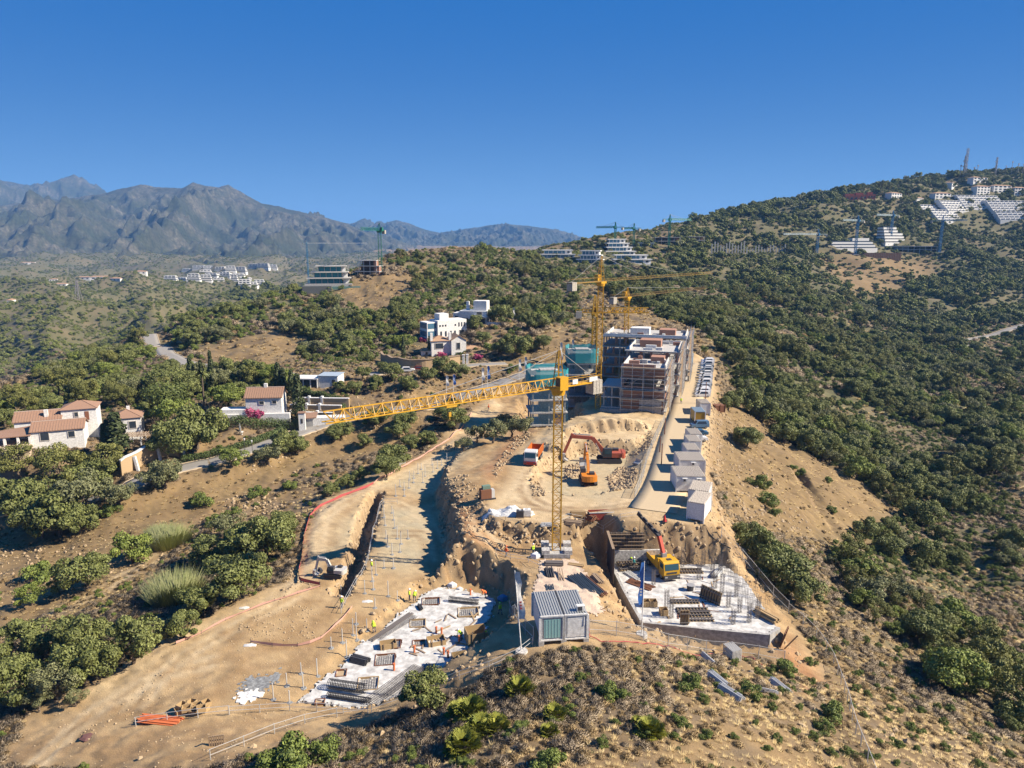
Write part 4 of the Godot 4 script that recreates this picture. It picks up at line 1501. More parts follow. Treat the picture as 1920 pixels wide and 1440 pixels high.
# x forward, z to its right
func excavator(where: Vector3, turn: float, body_turn: float, boom: Array, c: Color, label: String, k := 1.0) -> Node3D:
	var t := thing("excavator", label, "excavator", where, turn)
	t.scale = Vector3.ONE * k
	var pm := paint(c)
	for s in [-1.0, 1.0]:
		var st := ST()
		slab_xy(st, [[-2.3, 0.35], [-2.0, 0.02], [2.0, 0.02], [2.3, 0.35], [2.3, 0.6], [2.0, 0.92], [-2.0, 0.92], [-2.3, 0.6]], s * 1.25 - 0.3, s * 1.25 + 0.3)
		for i in 14: box(st, Vector3(-2.0 + i * 0.31, 0.95, s * 1.25), Vector3(0.16, 0.06, 0.62))
		obj("track", st, M.dark, t)
	var st := ST()
	box(st, Vector3(0, 0.75, 0), Vector3(2.2, 0.5, 1.9))
	tube(st, Vector3(0, 0.9, 0), Vector3(0, 1.25, 0), 0.75, 0.75, 14)
	obj("undercarriage", st, M.dark, t)
	var up := Node3D.new()
	up.name = "upper_body"
	t.add_child(up)
	up.rotation.y = body_turn
	st = ST()
	slab_xy(st, [[-2.6, 1.25], [1.3, 1.25], [1.3, 1.6], [0.3, 2.1], [-2.1, 2.15], [-2.6, 1.9]], -1.4, 1.4)
	obj("housing", st, pm, up)
	st = ST()
	var cw := PackedVector2Array()
	for i in 9:
		var a := lerpf(-PI * 0.5, PI * 0.5, i / 8.0)
		cw.append(Vector2(-2.3 - cos(a) * 0.75, sin(a) * 1.48))
	prism(st, cw, 1.1, 2.2)
	obj("counterweight", st, pm, up)
	part_box("exhaust", up, M.dark, Vector3(-1.2, 2.35, 0.6), Vector3(1.1, 0.4, 0.9))
	st = ST()
	slab_xy(st, [[-0.35, 1.3], [1.35, 1.3], [1.5, 1.9], [1.15, 2.95], [-0.35, 2.95]], -1.42, -0.45)
	var cab := obj("cab", st, M.dark, up)
	st = ST()
	box(st, Vector3(0.45, 2.35, -1.43), Vector3(1.2, 0.8, 0.03))
	box(st, Vector3(0.45, 2.35, -0.44), Vector3(1.2, 0.8, 0.03))
	box(st, Vector3(1.36, 2.35, -0.93), Vector3(0.05, 0.85, 0.8), Basis(Vector3(0, 0, 1), 0.32))
	obj("window", st, M.glass, cab)
	# boom: foot, elbow, tip; stick end; bucket
	var a: Vector3 = boom[0]
	var b: Vector3 = boom[1]
	var e: Vector3 = boom[2]
	var g: Vector3 = boom[3]
	st = ST()
	bar(st, a, b, 0.5, 0.75)
	bar(st, b, e, 0.45, 0.62)
	obj("boom", st, pm, up)
	st = ST()
	bar(st, e + (e - g).normalized() * 0.6, g, 0.38, 0.5)
	obj("stick", st, pm, up)
	st = ST()
	for s in [-0.45, 0.45]: bar(st, Vector3(1.4, 1.4, s), a.lerp(b, 0.75) + Vector3(0, -0.2, s), 0.16)
	bar(st, b.lerp(e, 0.1) + Vector3(0, 0.55, 0), e + (e - g).normalized() * 0.55, 0.16)
	obj("ram", st, M.steel, up)
	st = ST()
	slab_xy(st, [[g.x - 0.25, g.y + 0.15], [g.x + 0.35, g.y + 0.2], [g.x + 0.5, g.y - 0.5], [g.x + 0.1, g.y - 1.15], [g.x - 0.75, g.y - 1.2], [g.x - 0.45, g.y - 1.0], [g.x - 0.05, g.y - 0.7]], -0.75, 0.75)
	obj("bucket", st, M.steel, up)
	return t

func dump_truck(where: Vector3, turn: float):
	var t := thing("dump_truck", "white cabbed tipper lorry with an orange skip body on the upper bench", "truck", where, turn)
	var w := paint(Color(0.72, 0.72, 0.70))
	var st := ST()
	slab_xy(st, [[2.1, 0.75], [4.0, 0.75], [4.05, 1.7], [3.75, 2.95], [3.4, 3.15], [2.1, 3.15]], -1.22, 1.22)
	var cab := obj("cab", st, w, t)
	st = ST()
	box(st, Vector3(3.93, 2.3, 0), Vector3(0.06, 1.0, 2.15), Basis(Vector3(0, 0, 1), 0.235))
	obj("windscreen", st, M.glass, cab)
	for s in [-1.24, 1.24]: part_box("side_window", cab, M.glass, Vector3(3.05, 2.35, s), Vector3(1.0, 0.75, 0.04))
	part_box("bumper", t, paint(Color(0.42, 0.02, 0.02)), Vector3(4.05, 0.75, 0), Vector3(0.3, 0.6, 2.5))
	for s in [-0.95, 0.95]: part_box("headlight", t, M.glass, Vector3(4.215, 0.85, s), Vector3(0.03, 0.22, 0.4))
	for s in [-1.4, 1.4]: part_box("mirror", t, M.dark, Vector3(3.7, 2.4, s), Vector3(0.15, 0.6, 0.2))
	part_box("chassis", t, M.dark, Vector3(0, 0.85, 0), Vector3(7.6, 0.3, 0.9))
	st = ST()
	var o := paint(Color(0.62, 0.17, 0.03))
	var oo := [[-4.0, 1.25], [1.9, 1.25], [1.9, 1.4], [-4.0, 1.4]]
	slab_xy(st, oo, -1.25, 1.25)
	for s in [-1.0, 1.0]:
		box(st, Vector3(-1.05, 2.1, s * 1.22), Vector3(5.9, 1.4, 0.1))
		for i in 7: box(st, Vector3(-3.7 + i * 0.9, 2.1, s * 1.29), Vector3(0.12, 1.3, 0.08))
	box(st, Vector3(1.88, 2.2, 0), Vector3(0.1, 1.8, 2.4))
	box(st, Vector3(-3.95, 1.95, 0), Vector3(0.1, 1.1, 2.4))
	obj("skip_body", st, o, t)
	for x in [3.1, -1.4, -2.8]:
		for s in [-1.05, 1.05]: wheel(t, Vector3(x, 0.52, s), 0.52, 0.36)

func crane_truck(where: Vector3, turn: float):
	var t := thing("crane_truck", "yellow lorry with a raised red loader crane on the concrete slab", "truck", where, turn)
	var y := paint(Color(0.72, 0.40, 0.02))
	var st := ST()
	slab_xy(st, [[2.3, 0.7], [4.15, 0.7], [4.2, 1.75], [3.95, 2.75], [3.6, 2.95], [2.3, 2.95]], -1.24, 1.24)
	var cab := obj("cab", st, y, t)
	st = ST()
	box(st, Vector3(4.1, 2.22, 0), Vector3(0.06, 0.9, 2.15), Basis(Vector3(0, 0, 1), 0.235))
	obj("windscreen", st, M.glass, cab)
	for s in [-1.26, 1.26]: part_box("side_window", cab, M.glass, Vector3(3.25, 2.25, s), Vector3(1.0, 0.7, 0.04))
	part_box("roof_hatch", cab, M.dark, Vector3(3.0, 2.98, 0), Vector3(0.6, 0.06, 0.7))
	part_box("bumper", t, M.dark, Vector3(4.22, 0.7, 0), Vector3(0.3, 0.62, 2.5))
	for s in [-0.95, 0.95]: part_box("headlight", t, M.steel, Vector3(4.39, 0.8, s), Vector3(0.03, 0.2, 0.4))
	part_box("grille", t, M.dark, Vector3(4.2, 1.35, 0), Vector3(0.04, 0.25, 1.6))
	part_box("chassis", t, M.dark, Vector3(0, 0.85, 0), Vector3(8.2, 0.3, 0.9))
	st = ST()
	box(st, Vector3(-1.9, 1.2, 0), Vector3(5.2, 0.2, 2.4))
	for s in [-1.0, 1.0]: box(st, Vector3(-1.9, 1.6, s * 1.17), Vector3(5.2, 0.65, 0.07))
	box(st, Vector3(1.35, 1.9, 0), Vector3(1.2, 1.7, 2.45))
	obj("load_bed", st, y, t)
	st = ST()
	box(st, Vector3(1.5, 2.6, 0.15), Vector3(0.7, 1.6, 0.7))
	obj("crane_post", st, M.steel, t)
	st = ST()
	bar(st, Vector3(1.5, 3.1, 0.2), Vector3(0.4, 5.6, 0.5), 0.48, 0.55)
	obj("main_boom", st, paint(Color(0.60, 0.07, 0.03)), t)
	st = ST()
	bar(st, Vector3(0.45, 5.5, 0.5), Vector3(-4.6, 7.4, 1.9), 0.36, 0.42)
	for i in 4: bar(st, Vector3(0.0, 6.0, 0.5).lerp(Vector3(-4.0, 7.6, 1.8), i * 0.3), Vector3(0.0, 6.0, 0.5).lerp(Vector3(-4.0, 7.6, 1.8), i * 0.3 + 0.2), 0.2)
	obj("outer_boom", st, M.dark, t)
	st = ST()
	bar(st, Vector3(-4.0, 7.1, 1.75), Vector3(-4.0, 3.4, 1.75), 0.05)
	bar(st, Vector3(-4.0, 5.2, 1.75), Vector3(-3.2, 2.4, 1.75), 0.04)
	bar(st, Vector3(-4.0, 5.2, 1.75), Vector3(-4.8, 2.4, 1.75), 0.04)
	obj("lifting_chain", st, M.dark, t)
	for x in [3.1, -1.6, -2.9]:
		for s in [-1.05, 1.05]: wheel(t, Vector3(x, 0.5, s), 0.5, 0.34)

const SHAPES := {
	"saloon": [[-2.25, 0.32], [2.2, 0.32], [2.25, 0.62], [2.1, 0.8], [1.15, 0.92], [0.45, 1.42], [-0.95, 1.44], [-1.75, 0.98], [-2.25, 0.92]],
	"hatch": [[-2.05, 0.32], [2.0, 0.32], [2.05, 0.65], [1.9, 0.85], [1.1, 0.97], [0.45, 1.48], [-1.5, 1.48], [-2.0, 1.0], [-2.08, 0.7]],
	"van": [[-2.15, 0.34], [2.1, 0.34], [2.15, 0.72], [1.95, 0.95], [1.25, 1.1], [0.7, 1.75], [0.3, 1.82], [-2.05, 1.82], [-2.18, 1.1]],
	"suv": [[-2.2, 0.4], [2.2, 0.4], [2.25, 0.8], [2.05, 1.0], [1.15, 1.1], [0.5, 1.66], [-1.6, 1.68], [-2.15, 1.15], [-2.22, 0.8]]}

func car(shape: String, c: Color, where: Vector3, turn: float, label: String, group: String):
	var t := thing("parked_car", label, "van" if shape == "van" else "car", where, turn, group)
	var pts: Array = SHAPES[shape]
	var st := ST()
	# body sides lean in above the waist
	var q := PackedVector2Array()
	for p in pts: q.append(Vector2(p[0], p[1]))
	var n := q.size()
	var wide := func(y: float) -> float: return 0.9 - maxf(0.0, y - 0.95) * 0.22
	var ix := Geometry2D.triangulate_polygon(q)
	for s in [-1.0, 1.0]:
		for k in range(0, ix.size(), 3):
			var v := []
			for e in 3:
				var p := q[ix[k + e]]
				v.append(Vector3(p.x, p.y, s * wide.call(p.y)))
			tri(st, v[0], v[1], v[2])
	for i in n:
		var a := q[i]
		var b := q[(i + 1) % n]
		quad(st, Vector3(a.x, a.y, wide.call(a.y)), Vector3(b.x, b.y, wide.call(b.y)), Vector3(b.x, b.y, -wide.call(b.y)), Vector3(a.x, a.y, -wide.call(a.y)))
	obj("body", st, paint(c, 0.3), t)
	# glass: side windows, front and rear screens, set on the body
	var top := 0.0
	for p in q: top = maxf(top, p.y)
	var x0 := -1.55 if shape != "saloon" else -1.2
	st = ST()
	for s in [-1.0, 1.0]:
		var y0 := 1.0 if shape != "van" else 1.12
		var y1 := top - 0.09
		quad(st, Vector3(x0, y0, s * (wide.call(y0) + 0.012)), Vector3(0.95, y0, s * (wide.call(y0) + 0.012)), Vector3(0.42, y1, s * (wide.call(y1) + 0.012)), Vector3(x0 + 0.25, y1, s * (wide.call(y1) + 0.012)))
	obj("side_window", st, M.glass_dark, t)
	st = ST()
	var a := q[4] + Vector2(0.0, 0.03)
	var b := q[5] + Vector2(0.0, 0.02)
	quad(st, Vector3(a.x, a.y, 0.76), Vector3(a.x, a.y, -0.76), Vector3(b.x + 0.03, b.y, -0.66), Vector3(b.x + 0.03, b.y, 0.66))
	obj("windscreen", st, M.glass_dark, t)
	for s in [-0.62, 0.62]: part_box("headlight", t, M.glass, Vector3(2.14, 0.68, s), Vector3(0.1, 0.14, 0.34))
	for x in [-1.35, 1.35]:
		for s in [-0.8, 0.8]: wheel(t, Vector3(x, 0.32, s), 0.32, 0.2)

# ---------------------------------------------------------------- people: one skin over a posed skeleton (surface nets)
var SKINS := {}

func person_mesh(pose: String, col: Callable) -> ArrayMesh:
	if not SKINS.has(pose): SKINS[pose] = skin(skeleton(pose))
	var vs: PackedVector3Array = SKINS[pose][0]
	var idx: PackedInt32Array = SKINS[pose][1]
	var cs := PackedColorArray()
	for v in vs: cs.append(col.call(v))
	var arr := []
	arr.resize(Mesh.ARRAY_MAX)
	arr[Mesh.ARRAY_VERTEX] = vs
	arr[Mesh.ARRAY_COLOR] = cs
	arr[Mesh.ARRAY_INDEX] = idx
	var am := ArrayMesh.new()
	am.add_surface_from_arrays(Mesh.PRIMITIVE_TRIANGLES, arr)
	var st := SurfaceTool.new()
	st.create_from(am, 0)
	st.generate_normals()
	return st.commit()

func skin(bones: Array) -> Array:
	var cell := 0.035
	var lo := Vector3(-0.62, -0.04, -0.62)
	var nx := 36
	var ny := 54
	var nzc := 36
	var f := PackedFloat32Array()
	f.resize(nx * ny * nzc)
	f.fill(1.0)
	for k in nzc:
		for j in ny:
			for i in nx:
				var p := lo + Vector3(i, j, k) * cell
				var d := 1.0
				for b in bones:
					var a: Vector3 = b[0]
					var ab: Vector3 = b[1] - a
					var t := clampf((p - a).dot(ab) / maxf(ab.length_squared(), 1e-5), 0, 1)
					var e := p.distance_to(a + ab * t) - lerpf(b[2], b[3], t)
					var h := clampf(0.5 + 0.5 * (d - e) / 0.05, 0, 1)
					d = lerpf(d, e, h) - 0.05 * h * (1.0 - h)
				f[(k * ny + j) * nx + i] = d
	var id := {}
	var vs := PackedVector3Array()
	for k in nzc - 1:
		for j in ny - 1:
			for i in nx - 1:
				var c := (k * ny + j) * nx + i
				var s := Vector3.ZERO
				var n := 0
				for e in [[0, 1], [0, nx], [0, nx * ny], [1, 1 + nx], [1, 1 + nx * ny], [nx, nx + 1], [nx, nx + nx * ny], [nx * ny, nx * ny + 1], [nx * ny, nx * ny + nx], [1 + nx, 1 + nx + nx * ny], [1 + nx * ny, 1 + nx * ny + nx], [nx + nx * ny, 1 + nx + nx * ny]]:
					var va := f[c + e[0]]
					var vb := f[c + e[1]]
					if (va < 0) != (vb < 0):
						var t := va / (va - vb)
						var pa := Vector3(1 if e[0] % nx == 1 else 0, 1 if (e[0] / nx) % ny == 1 else 0, 1 if e[0] >= nx * ny else 0)
						var pb := Vector3(1 if e[1] % nx == 1 else 0, 1 if (e[1] / nx) % ny == 1 else 0, 1 if e[1] >= nx * ny else 0)
						s += pa.lerp(pb, t)
						n += 1
				if n > 0:
					id[c] = vs.size()
					vs.append(lo + (Vector3(i, j, k) + s / n) * cell)
	var idx := PackedInt32Array()
	for c in id:
		for ax in [[1, nx, nx * ny], [nx, nx * ny, 1], [nx * ny, 1, nx]]:
			var d0 := f[c]
			var d1 := f[c + ax[0]]
			if (d0 < 0) == (d1 < 0): continue
			var q := [c, c - ax[1], c - ax[1] - ax[2], c - ax[2]]
			var ok := true
			for e in q: ok = ok and id.has(e)
			if not ok: continue
			if d0 < 0: idx.append_array([id[q[0]], id[q[1]], id[q[2]], id[q[0]], id[q[2]], id[q[3]]])
			else: idx.append_array([id[q[0]], id[q[2]], id[q[1]], id[q[0]], id[q[3]], id[q[2]]])
	return [vs, idx]

var PEOPLE := {}

func skeleton(pose: String) -> Array:
	var V := func(x, y, z): return Vector3(x, y, z)
	var lean := 0.0
	var o := []
	if pose == "bend":
		o = [[V.call(0.05, 0.95, -0.12), V.call(0.05, 0.95, 0.12), 0.14, 0.14], [V.call(0.08, 0.98, 0), V.call(0.42, 1.18, 0), 0.16, 0.17], [V.call(0.5, 1.2, 0), V.call(0.6, 1.22, 0), 0.055, 0.055], [V.call(0.55, 1.24, 0), V.call(0.56, 1.3, 0), 0.1, 0.1],
			[V.call(0.42, 1.16, -0.2), V.call(0.46, 0.88, -0.24), 0.06, 0.05], [V.call(0.46, 0.88, -0.24), V.call(0.56, 0.62, -0.14), 0.045, 0.035], [V.call(0.42, 1.16, 0.2), V.call(0.46, 0.88, 0.24), 0.06, 0.05], [V.call(0.46, 0.88, 0.24), V.call(0.56, 0.62, 0.14), 0.045, 0.035]]
		o += [[V.call(0.02, 0.9, -0.12), V.call(0.1, 0.5, -0.14), 0.095, 0.07], [V.call(0.1, 0.5, -0.14), V.call(-0.05, 0.08, -0.14), 0.065, 0.05], [V.call(0.02, 0.9, 0.12), V.call(0.12, 0.5, 0.14), 0.095, 0.07], [V.call(0.12, 0.5, 0.14), V.call(0.02, 0.08, 0.16), 0.065, 0.05], [V.call(-0.05, 0.05, -0.14), V.call(0.12, 0.04, -0.15), 0.055, 0.045], [V.call(0.02, 0.05, 0.16), V.call(0.19, 0.04, 0.17), 0.055, 0.045]]
	else:
		var st := 0.16 if pose == "walk" else 0.03
		o = [[V.call(0, 0.97, -0.1), V.call(0, 0.97, 0.1), 0.14, 0.14], [V.call(0, 1.0, 0), V.call(0, 1.32, 0), 0.15, 0.17], [V.call(0, 1.4, -0.16), V.call(0, 1.4, 0.16), 0.075, 0.075], [V.call(0, 1.42, 0), V.call(0.02, 1.56, 0), 0.055, 0.055], [V.call(0.02, 1.62, 0), V.call(0.03, 1.7, 0), 0.1, 0.1],
			[V.call(0, 1.4, -0.22), V.call(-0.02 - st * 0.6, 1.12, -0.27), 0.06, 0.05], [V.call(-0.02 - st * 0.6, 1.12, -0.27), V.call(0.08 - st * 0.3, 0.86, -0.25), 0.045, 0.036], [V.call(0, 1.4, 0.22), V.call(0.02 + st * 0.6, 1.12, 0.27), 0.06, 0.05], [V.call(0.02 + st * 0.6, 1.12, 0.27), V.call(0.16 + st, 0.92, 0.24), 0.045, 0.036],
			[V.call(0, 0.92, -0.1), V.call(st, 0.5, -0.12), 0.095, 0.07], [V.call(st, 0.5, -0.12), V.call(st * 1.2, 0.08, -0.12), 0.065, 0.05], [V.call(0, 0.92, 0.1), V.call(-st * 0.5, 0.5, 0.12), 0.095, 0.07], [V.call(-st * 0.5, 0.5, 0.12), V.call(-st * 1.7, 0.1, 0.12), 0.065, 0.05],
			[V.call(st * 1.2, 0.05, -0.12), V.call(st * 1.2 + 0.17, 0.04, -0.13), 0.055, 0.045], [V.call(-st * 1.7, 0.06, 0.12), V.call(-st * 1.7 + 0.16, 0.04, 0.13), 0.055, 0.045]]
	return o

func worker(where: Vector3, turn: float, pose: String, vest: Color, helmet: Color, label: String):
	var key := pose + vest.to_html()
	if not PEOPLE.has(key):
		var bend := pose == "bend"
		var c := func(v: Vector3) -> Color:
			if v.y < 0.13: return Color(0.04, 0.03, 0.025)
			if v.y < 0.88 and not (absf(v.z) > 0.2 and v.y > 0.82): return Color(0.05, 0.06, 0.10) if absf(v.y - 0.45) > 0.04 else Color(0.45, 0.45, 0.4)
			if bend and v.x > 0.49 and v.y > 1.1: return Color(0.42, 0.24, 0.16)
			if bend and v.y < 0.75: return Color(0.42, 0.24, 0.16)
			if v.y > 1.47: return Color(0.42, 0.24, 0.16)
			if not bend and v.y < 0.95 and absf(v.z) > 0.19: return Color(0.42, 0.24, 0.16)
			return vest
		PEOPLE[key] = person_mesh(pose, c)
	var t := thing("person", label, "person", where, turn, "workers on the building site")
	mi("body", PEOPLE[key], M.cloth, t)
	var at := Vector3(0.56, 1.33, 0) if pose == "bend" else Vector3(0.02, 1.74, 0)
	var st := ST()
	st.set_smooth_group(0)
	for i in 3:
		var y0 := sin(i * 0.5) * 0.13
		var y1 := sin(minf((i + 1) * 0.5, PI * 0.5)) * 0.13
		tube(st, at + Vector3(0, y0, 0), at + Vector3(0, y1, 0), 0.14 * cos(i * 0.5), maxf(0.01, 0.14 * cos((i + 1) * 0.5)), 10, i == 2)
	tube(st, at + Vector3(0.03, -0.02, 0), at + Vector3(0.03, 0.0, 0), 0.165, 0.15, 10)
	obj("helmet", st, mat(helmet, 0.4), t)
# ---------------------------------------------------------------- buildings
# local axes of a building: x to the right, y up, z towards the viewer; its front stands at z = 0
func house(called: String, label: String, category: String, u: float, v: float, yaw: float, group := "") -> Node3D:
	return thing(called, label, category, on_ground(u, v), deg_to_rad(yaw), group)

func vol(t: Node, called: String, m: Material, x0: float, x1: float, y0: float, y1: float, z0: float, z1: float) -> MeshInstance3D:
	return part_box(called, t, m, Vector3((x0 + x1) * 0.5, (y0 + y1) * 0.5, (z0 + z1) * 0.5), Vector3(absf(x1 - x0), absf(y1 - y0), absf(z1 - z0)))

func gable(t: Node, x0: float, x1: float, z0: float, z1: float, y: float, h: float, wallm: Material, roofm: Material):
	# ridge along x, gable ends in wall colour, tiled slopes with an overhang
	var zm := (z0 + z1) * 0.5
	var st := ST()
	for x in [x0 + 0.02, x1 - 0.02]: tri(st, Vector3(x, y, z0), Vector3(x, y + h, zm), Vector3(x, y, z1))
	obj("gable_wall", st, wallm, t)
	st = ST()
	var o := 0.35
	var k := h / (zm - z0)
	for s in [z0 - o, z1 + o]:
		var ye := y - o * k
		var a := Vector3(x0 - o, ye, s)
		var b := Vector3(x1 + o, ye, s)
		var c := Vector3(x1 + o, y + h, zm)
		var d := Vector3(x0 - o, y + h, zm)
		var th := Vector3(0, 0.16, 0)
		quad(st, a + th, b + th, c + th, d + th)
		quad(st, a, b, c, d)
		quad(st, a, b, b + th, a + th)
		quad(st, a, a + th, d + th, d)
		quad(st, b, b + th, c + th, c)
		# rows of tiles
		var n := int((x1 - x0 + 2 * o) / 0.55)
		for i in n:
			var x := x0 - o + (i + 0.5) * (x1 - x0 + 2 * o) / n
			bar(st, Vector3(x, ye + 0.18, s), Vector3(x, y + h + 0.18, zm), 0.16, 0.1)
	var r := obj("roof", st, roofm, t)
	st = ST()
	bar(st, Vector3(x0 - o, y + h + 0.2, zm), Vector3(x1 + o, y + h + 0.2, zm), 0.28, 0.16)
	obj("ridge", st, M.ridge, r)

func hip(t: Node, x0: float, x1: float, z0: float, z1: float, y: float, h: float, roofm: Material):
	var o := 0.4
	var st := ST()
	var inx := minf((x1 - x0), (z1 - z0)) * 0.5
	var a := Vector3(x0 - o, y, z0 - o)
	var b := Vector3(x1 + o, y, z0 - o)
	var c := Vector3(x1 + o, y, z1 + o)
	var d := Vector3(x0 - o, y, z1 + o)
	var e := Vector3(x0 + inx, y + h, (z0 + z1) * 0.5)
	var f := Vector3(x1 - inx + 0.01, y + h, (z0 + z1) * 0.5)
	quad(st, d, c, f, e)
	quad(st, b, a, e, f)
	tri(st, a, d, e)
	tri(st, c, b, f)
	quad(st, a, b, c, d)
	for p in [a, b, c, d]: bar(st, p, e if p.x < (x0 + x1) * 0.5 else f, 0.2, 0.14)
	obj("roof", st, roofm, t)

func win(t: Node, x: float, y: float, w: float, h: float, z: float, face := "f", m: Material = null, frame := true):
	# a pane set in a proud frame; face f: at z, r or l: x is the depth along the side and z its x place
	var gm: Material = m if m else M.glass_dark
	var c: Vector3
	var s: Vector3
	if face == "f":
		c = Vector3(x, y, z)
		s = Vector3(w, h, 0.06)
	else:
		c = Vector3(z, y, x)
		s = Vector3(0.06, h, w)
	if frame:
		var st := ST()
		var a := Vector3(s.x * 0.5, 0, 0) if face == "f" else Vector3(0, 0, s.z * 0.5)
		for g in [-1, 1]:
			box(st, c + a * g, Vector3(0.12, h + 0.2, 0.16) if face == "f" else Vector3(0.16, h + 0.2, 0.12))
			box(st, c + Vector3(0, h * 0.5 * g, 0), Vector3(w, 0.12, 0.14) if face == "f" else Vector3(0.14, 0.12, w))
		var o := obj("window", st, M.frame, t)
		part_box("pane", o, gm, c, s)
	else:
		part_box("window", t, gm, c, s)

func villas():
	# the long white villa on the left
	var t := house("villa", "long white villa with several tiled roofs and an open porch in the trees", "house", 62, 842, 22)
	t.position.y += 1.0
	var W: Material = M.white
	vol(t, "front_wing", W, 0, 10.5, -3, 3.1, -6, 0)
	gable(t, 0, 10.5, -6, 0, 3.1, 1.5, W, M.tile)
	vol(t, "terrace", M.paving, -8, -0.02, -3, 0.35, -5, 4)
	vol(t, "back_wing", W, -4.5, 5, -3, 4.4, -12, -6.03)
	gable(t, -4.5, 5, -12, -6.03, 4.4, 1.6, W, M.tile)
	vol(t, "upper_floor", W, 5.03, 12.5, -3, 6.2, -13.5, -7)
	hip(t, 5.03, 12.5, -13.5, -7, 6.2, 1.5, M.tile)
	win(t, 8.2, 4.9, 0.9, 1.2, -6.95)
	vol(t, "door", M.wood, 10.0, 10.9, 3.4, 5.5, -6.99, -6.93)
	vol(t, "chimney", W, 1.6, 2.4, 4, 6.6, -7.5, -6.7)
	vol(t, "side_wing", W, 16, 22.5, -3, 4.0, -9, -2.5)
	hip(t, 16, 22.5, -9, -2.5, 4.0, 1.5, M.tile)
	win(t, 17.3, 2.3, 0.9, 1.6, -2.45)
	win(t, 20.6, 2.2, 1.6, 1.8, -2.45)
	vol(t, "chimney", W, 19.2, 19.9, 4.6, 6.2, -6.4, -5.8)
	win(t, 2.6, 1.7, 1.8, 1.9, 0.05)
	win(t, 8.0, 1.8, 1.4, 1.5, 0.05)
	for z in [-8.2, -9.4]: win(t, z, 4.9, 0.6, 1.3, -4.55, "l")
	var st := ST()
	quad(st, Vector3(-8.4, 2.7, -5), Vector3(-8.4, 2.5, 0.6), Vector3(0, 2.5, 0.6), Vector3(0, 3.6, -5))
	quad(st, Vector3(-8.4, 2.5, -5), Vector3(-8.4, 2.3, 0.6), Vector3(0, 2.3, 0.6), Vector3(0, 3.4, -5))
	quad(st, Vector3(-8.4, 2.3, 0.6), Vector3(0, 2.3, 0.6), Vector3(0, 2.5, 0.6), Vector3(-8.4, 2.5, 0.6))
	obj("porch_roof", st, M.tile, t)
	for x in [-8.0, -5.2, -2.6, -0.3]: vol(t, "column", W, x - 0.25, x + 0.25, 0.35, 2.4, 0.0, 0.45)
	vol(t, "porch_wall", W, -8.2, -0.03, 0.35, 2.6, -5.2, -5.0)
	win(t, -4.5, 1.4, 1.8, 1.9, -4.95, "f", M.glass_dark)
	# pergola and walls beside it
	t = house("pergola", "slatted pergola with white posts below the villa garden", "pergola", 243, 838, 10)
	for x in [-3.5, -0.5, 2.5, 5]:
		for z in [0.0, -3.5]: vol(t, "post", W, x, x + 0.25, -1, 2.5, z - 0.25, z)
	for i in 16: vol(t, "slat", M.oldwood, -4 + i * 0.6, -3.75 + i * 0.6, 2.5, 2.65, -4.2, 0.6)
	t = thing("stone_wall", "curved sandstone wall with white coping and buttresses above the road", "wall")
	var line := poly_g([[228, 893], [250, 880], [275, 866], [300, 857], [325, 853], [345, 858]])
	var ln := smooth_line(line, 1.0)
	wall_line(t, "wall_face", ln, 0.5, 3.4, M.stone, true)
	wall_line(t, "coping", ln, 0.75, 0.3, W, true, 3.4)
	for i in [3, 9, 15, 20]:
		if i < ln.size():
			var p := ln[i]
			var b := ST()
			var d := (ln[mini(i + 1, ln.size() - 1)] - ln[i]).normalized()
			var nrm := Vector3(d.y, 0, d.x)
			if nrm.z < 0: nrm = -nrm
			var base := Vector3(p.x, H(p.x, p.y), -p.y)
			bar(b, base + nrm * 1.3 - Vector3(0, 0.4, 0), base + nrm * 0.4 + Vector3(0, 3.0, 0), 0.55, 0.55)
			obj("buttress", b, W, t)
	# tall clipped hedges
	for hd in [[[[395,808],[430,806],[480,806],[520,806],[562,806]], 3.0, 1.6, "tall dark clipped hedge under the white terrace walls"], [[[345,868],[400,857],[450,843],[500,825],[530,812]], 1.8, 1.5, "bright green clipped hedge along the villa road"], [[[570,740],[610,750],[650,765],[640,775]], 2.2, 1.6, "curved dark hedge behind the gate of the villa"]]:
		var hp := smooth_line(poly_g(hd[0]), 0.7)
		var lobes := []
		for p in hp: lobes.append([Vector3(p.x, H(p.x, p.y) + hd[1] * 0.5, -p.y), Vector3(hd[2] * 0.55, hd[1] * 0.55, hd[2] * 0.55)])
		var o := thing("hedge", hd[3], "hedge")
		mi("foliage", leaf_mesh(lobes, 240, 0.16, Color(0.04, 0.062, 0.016), Color(0.09, 0.125, 0.03), 5, 0.4, 0.3), M.leaf, o)
		wall_line(o, "stems", hp, 0.2, hd[1] * 0.5, M.bark, true)
	# terracotta house over the hedge
	t = house("cottage", "white cottage with a tiled gable roof and chimney above the hedge", "house", 497, 786, 6)
	t.position.y += 1.2
	vol(t, "wall", W, -4.6, 4.4, -2, 4.6, -6, 0)
	gable(t, -4.6, 4.4, -6, 0, 4.6, 1.9, W, M.tile)
	vol(t, "chimney", W, -0.4, 0.4, 5.6, 7.6, -3.6, -2.8)
	win(t, -0.6, 3.2, 1.2, 0.9, 0.05)
	win(t, 2.6, 3.3, 1.1, 0.9, 0.05)
	vol(t, "terrace_wall", W, -11, 6.5, -3, 0.5, 0.1, 1.2)
	vol(t, "terrace_wall", W, -11, -4.62, -2, 1.6, -3, 0.6)
	vol(t, "terrace_wall", W, -15, -11.02, -2, 0.7, -3, 1.2)
	t = house("terrace_walls", "stepped stone terrace walls with white piers beside the cottage", "wall", 560, 786, -4)
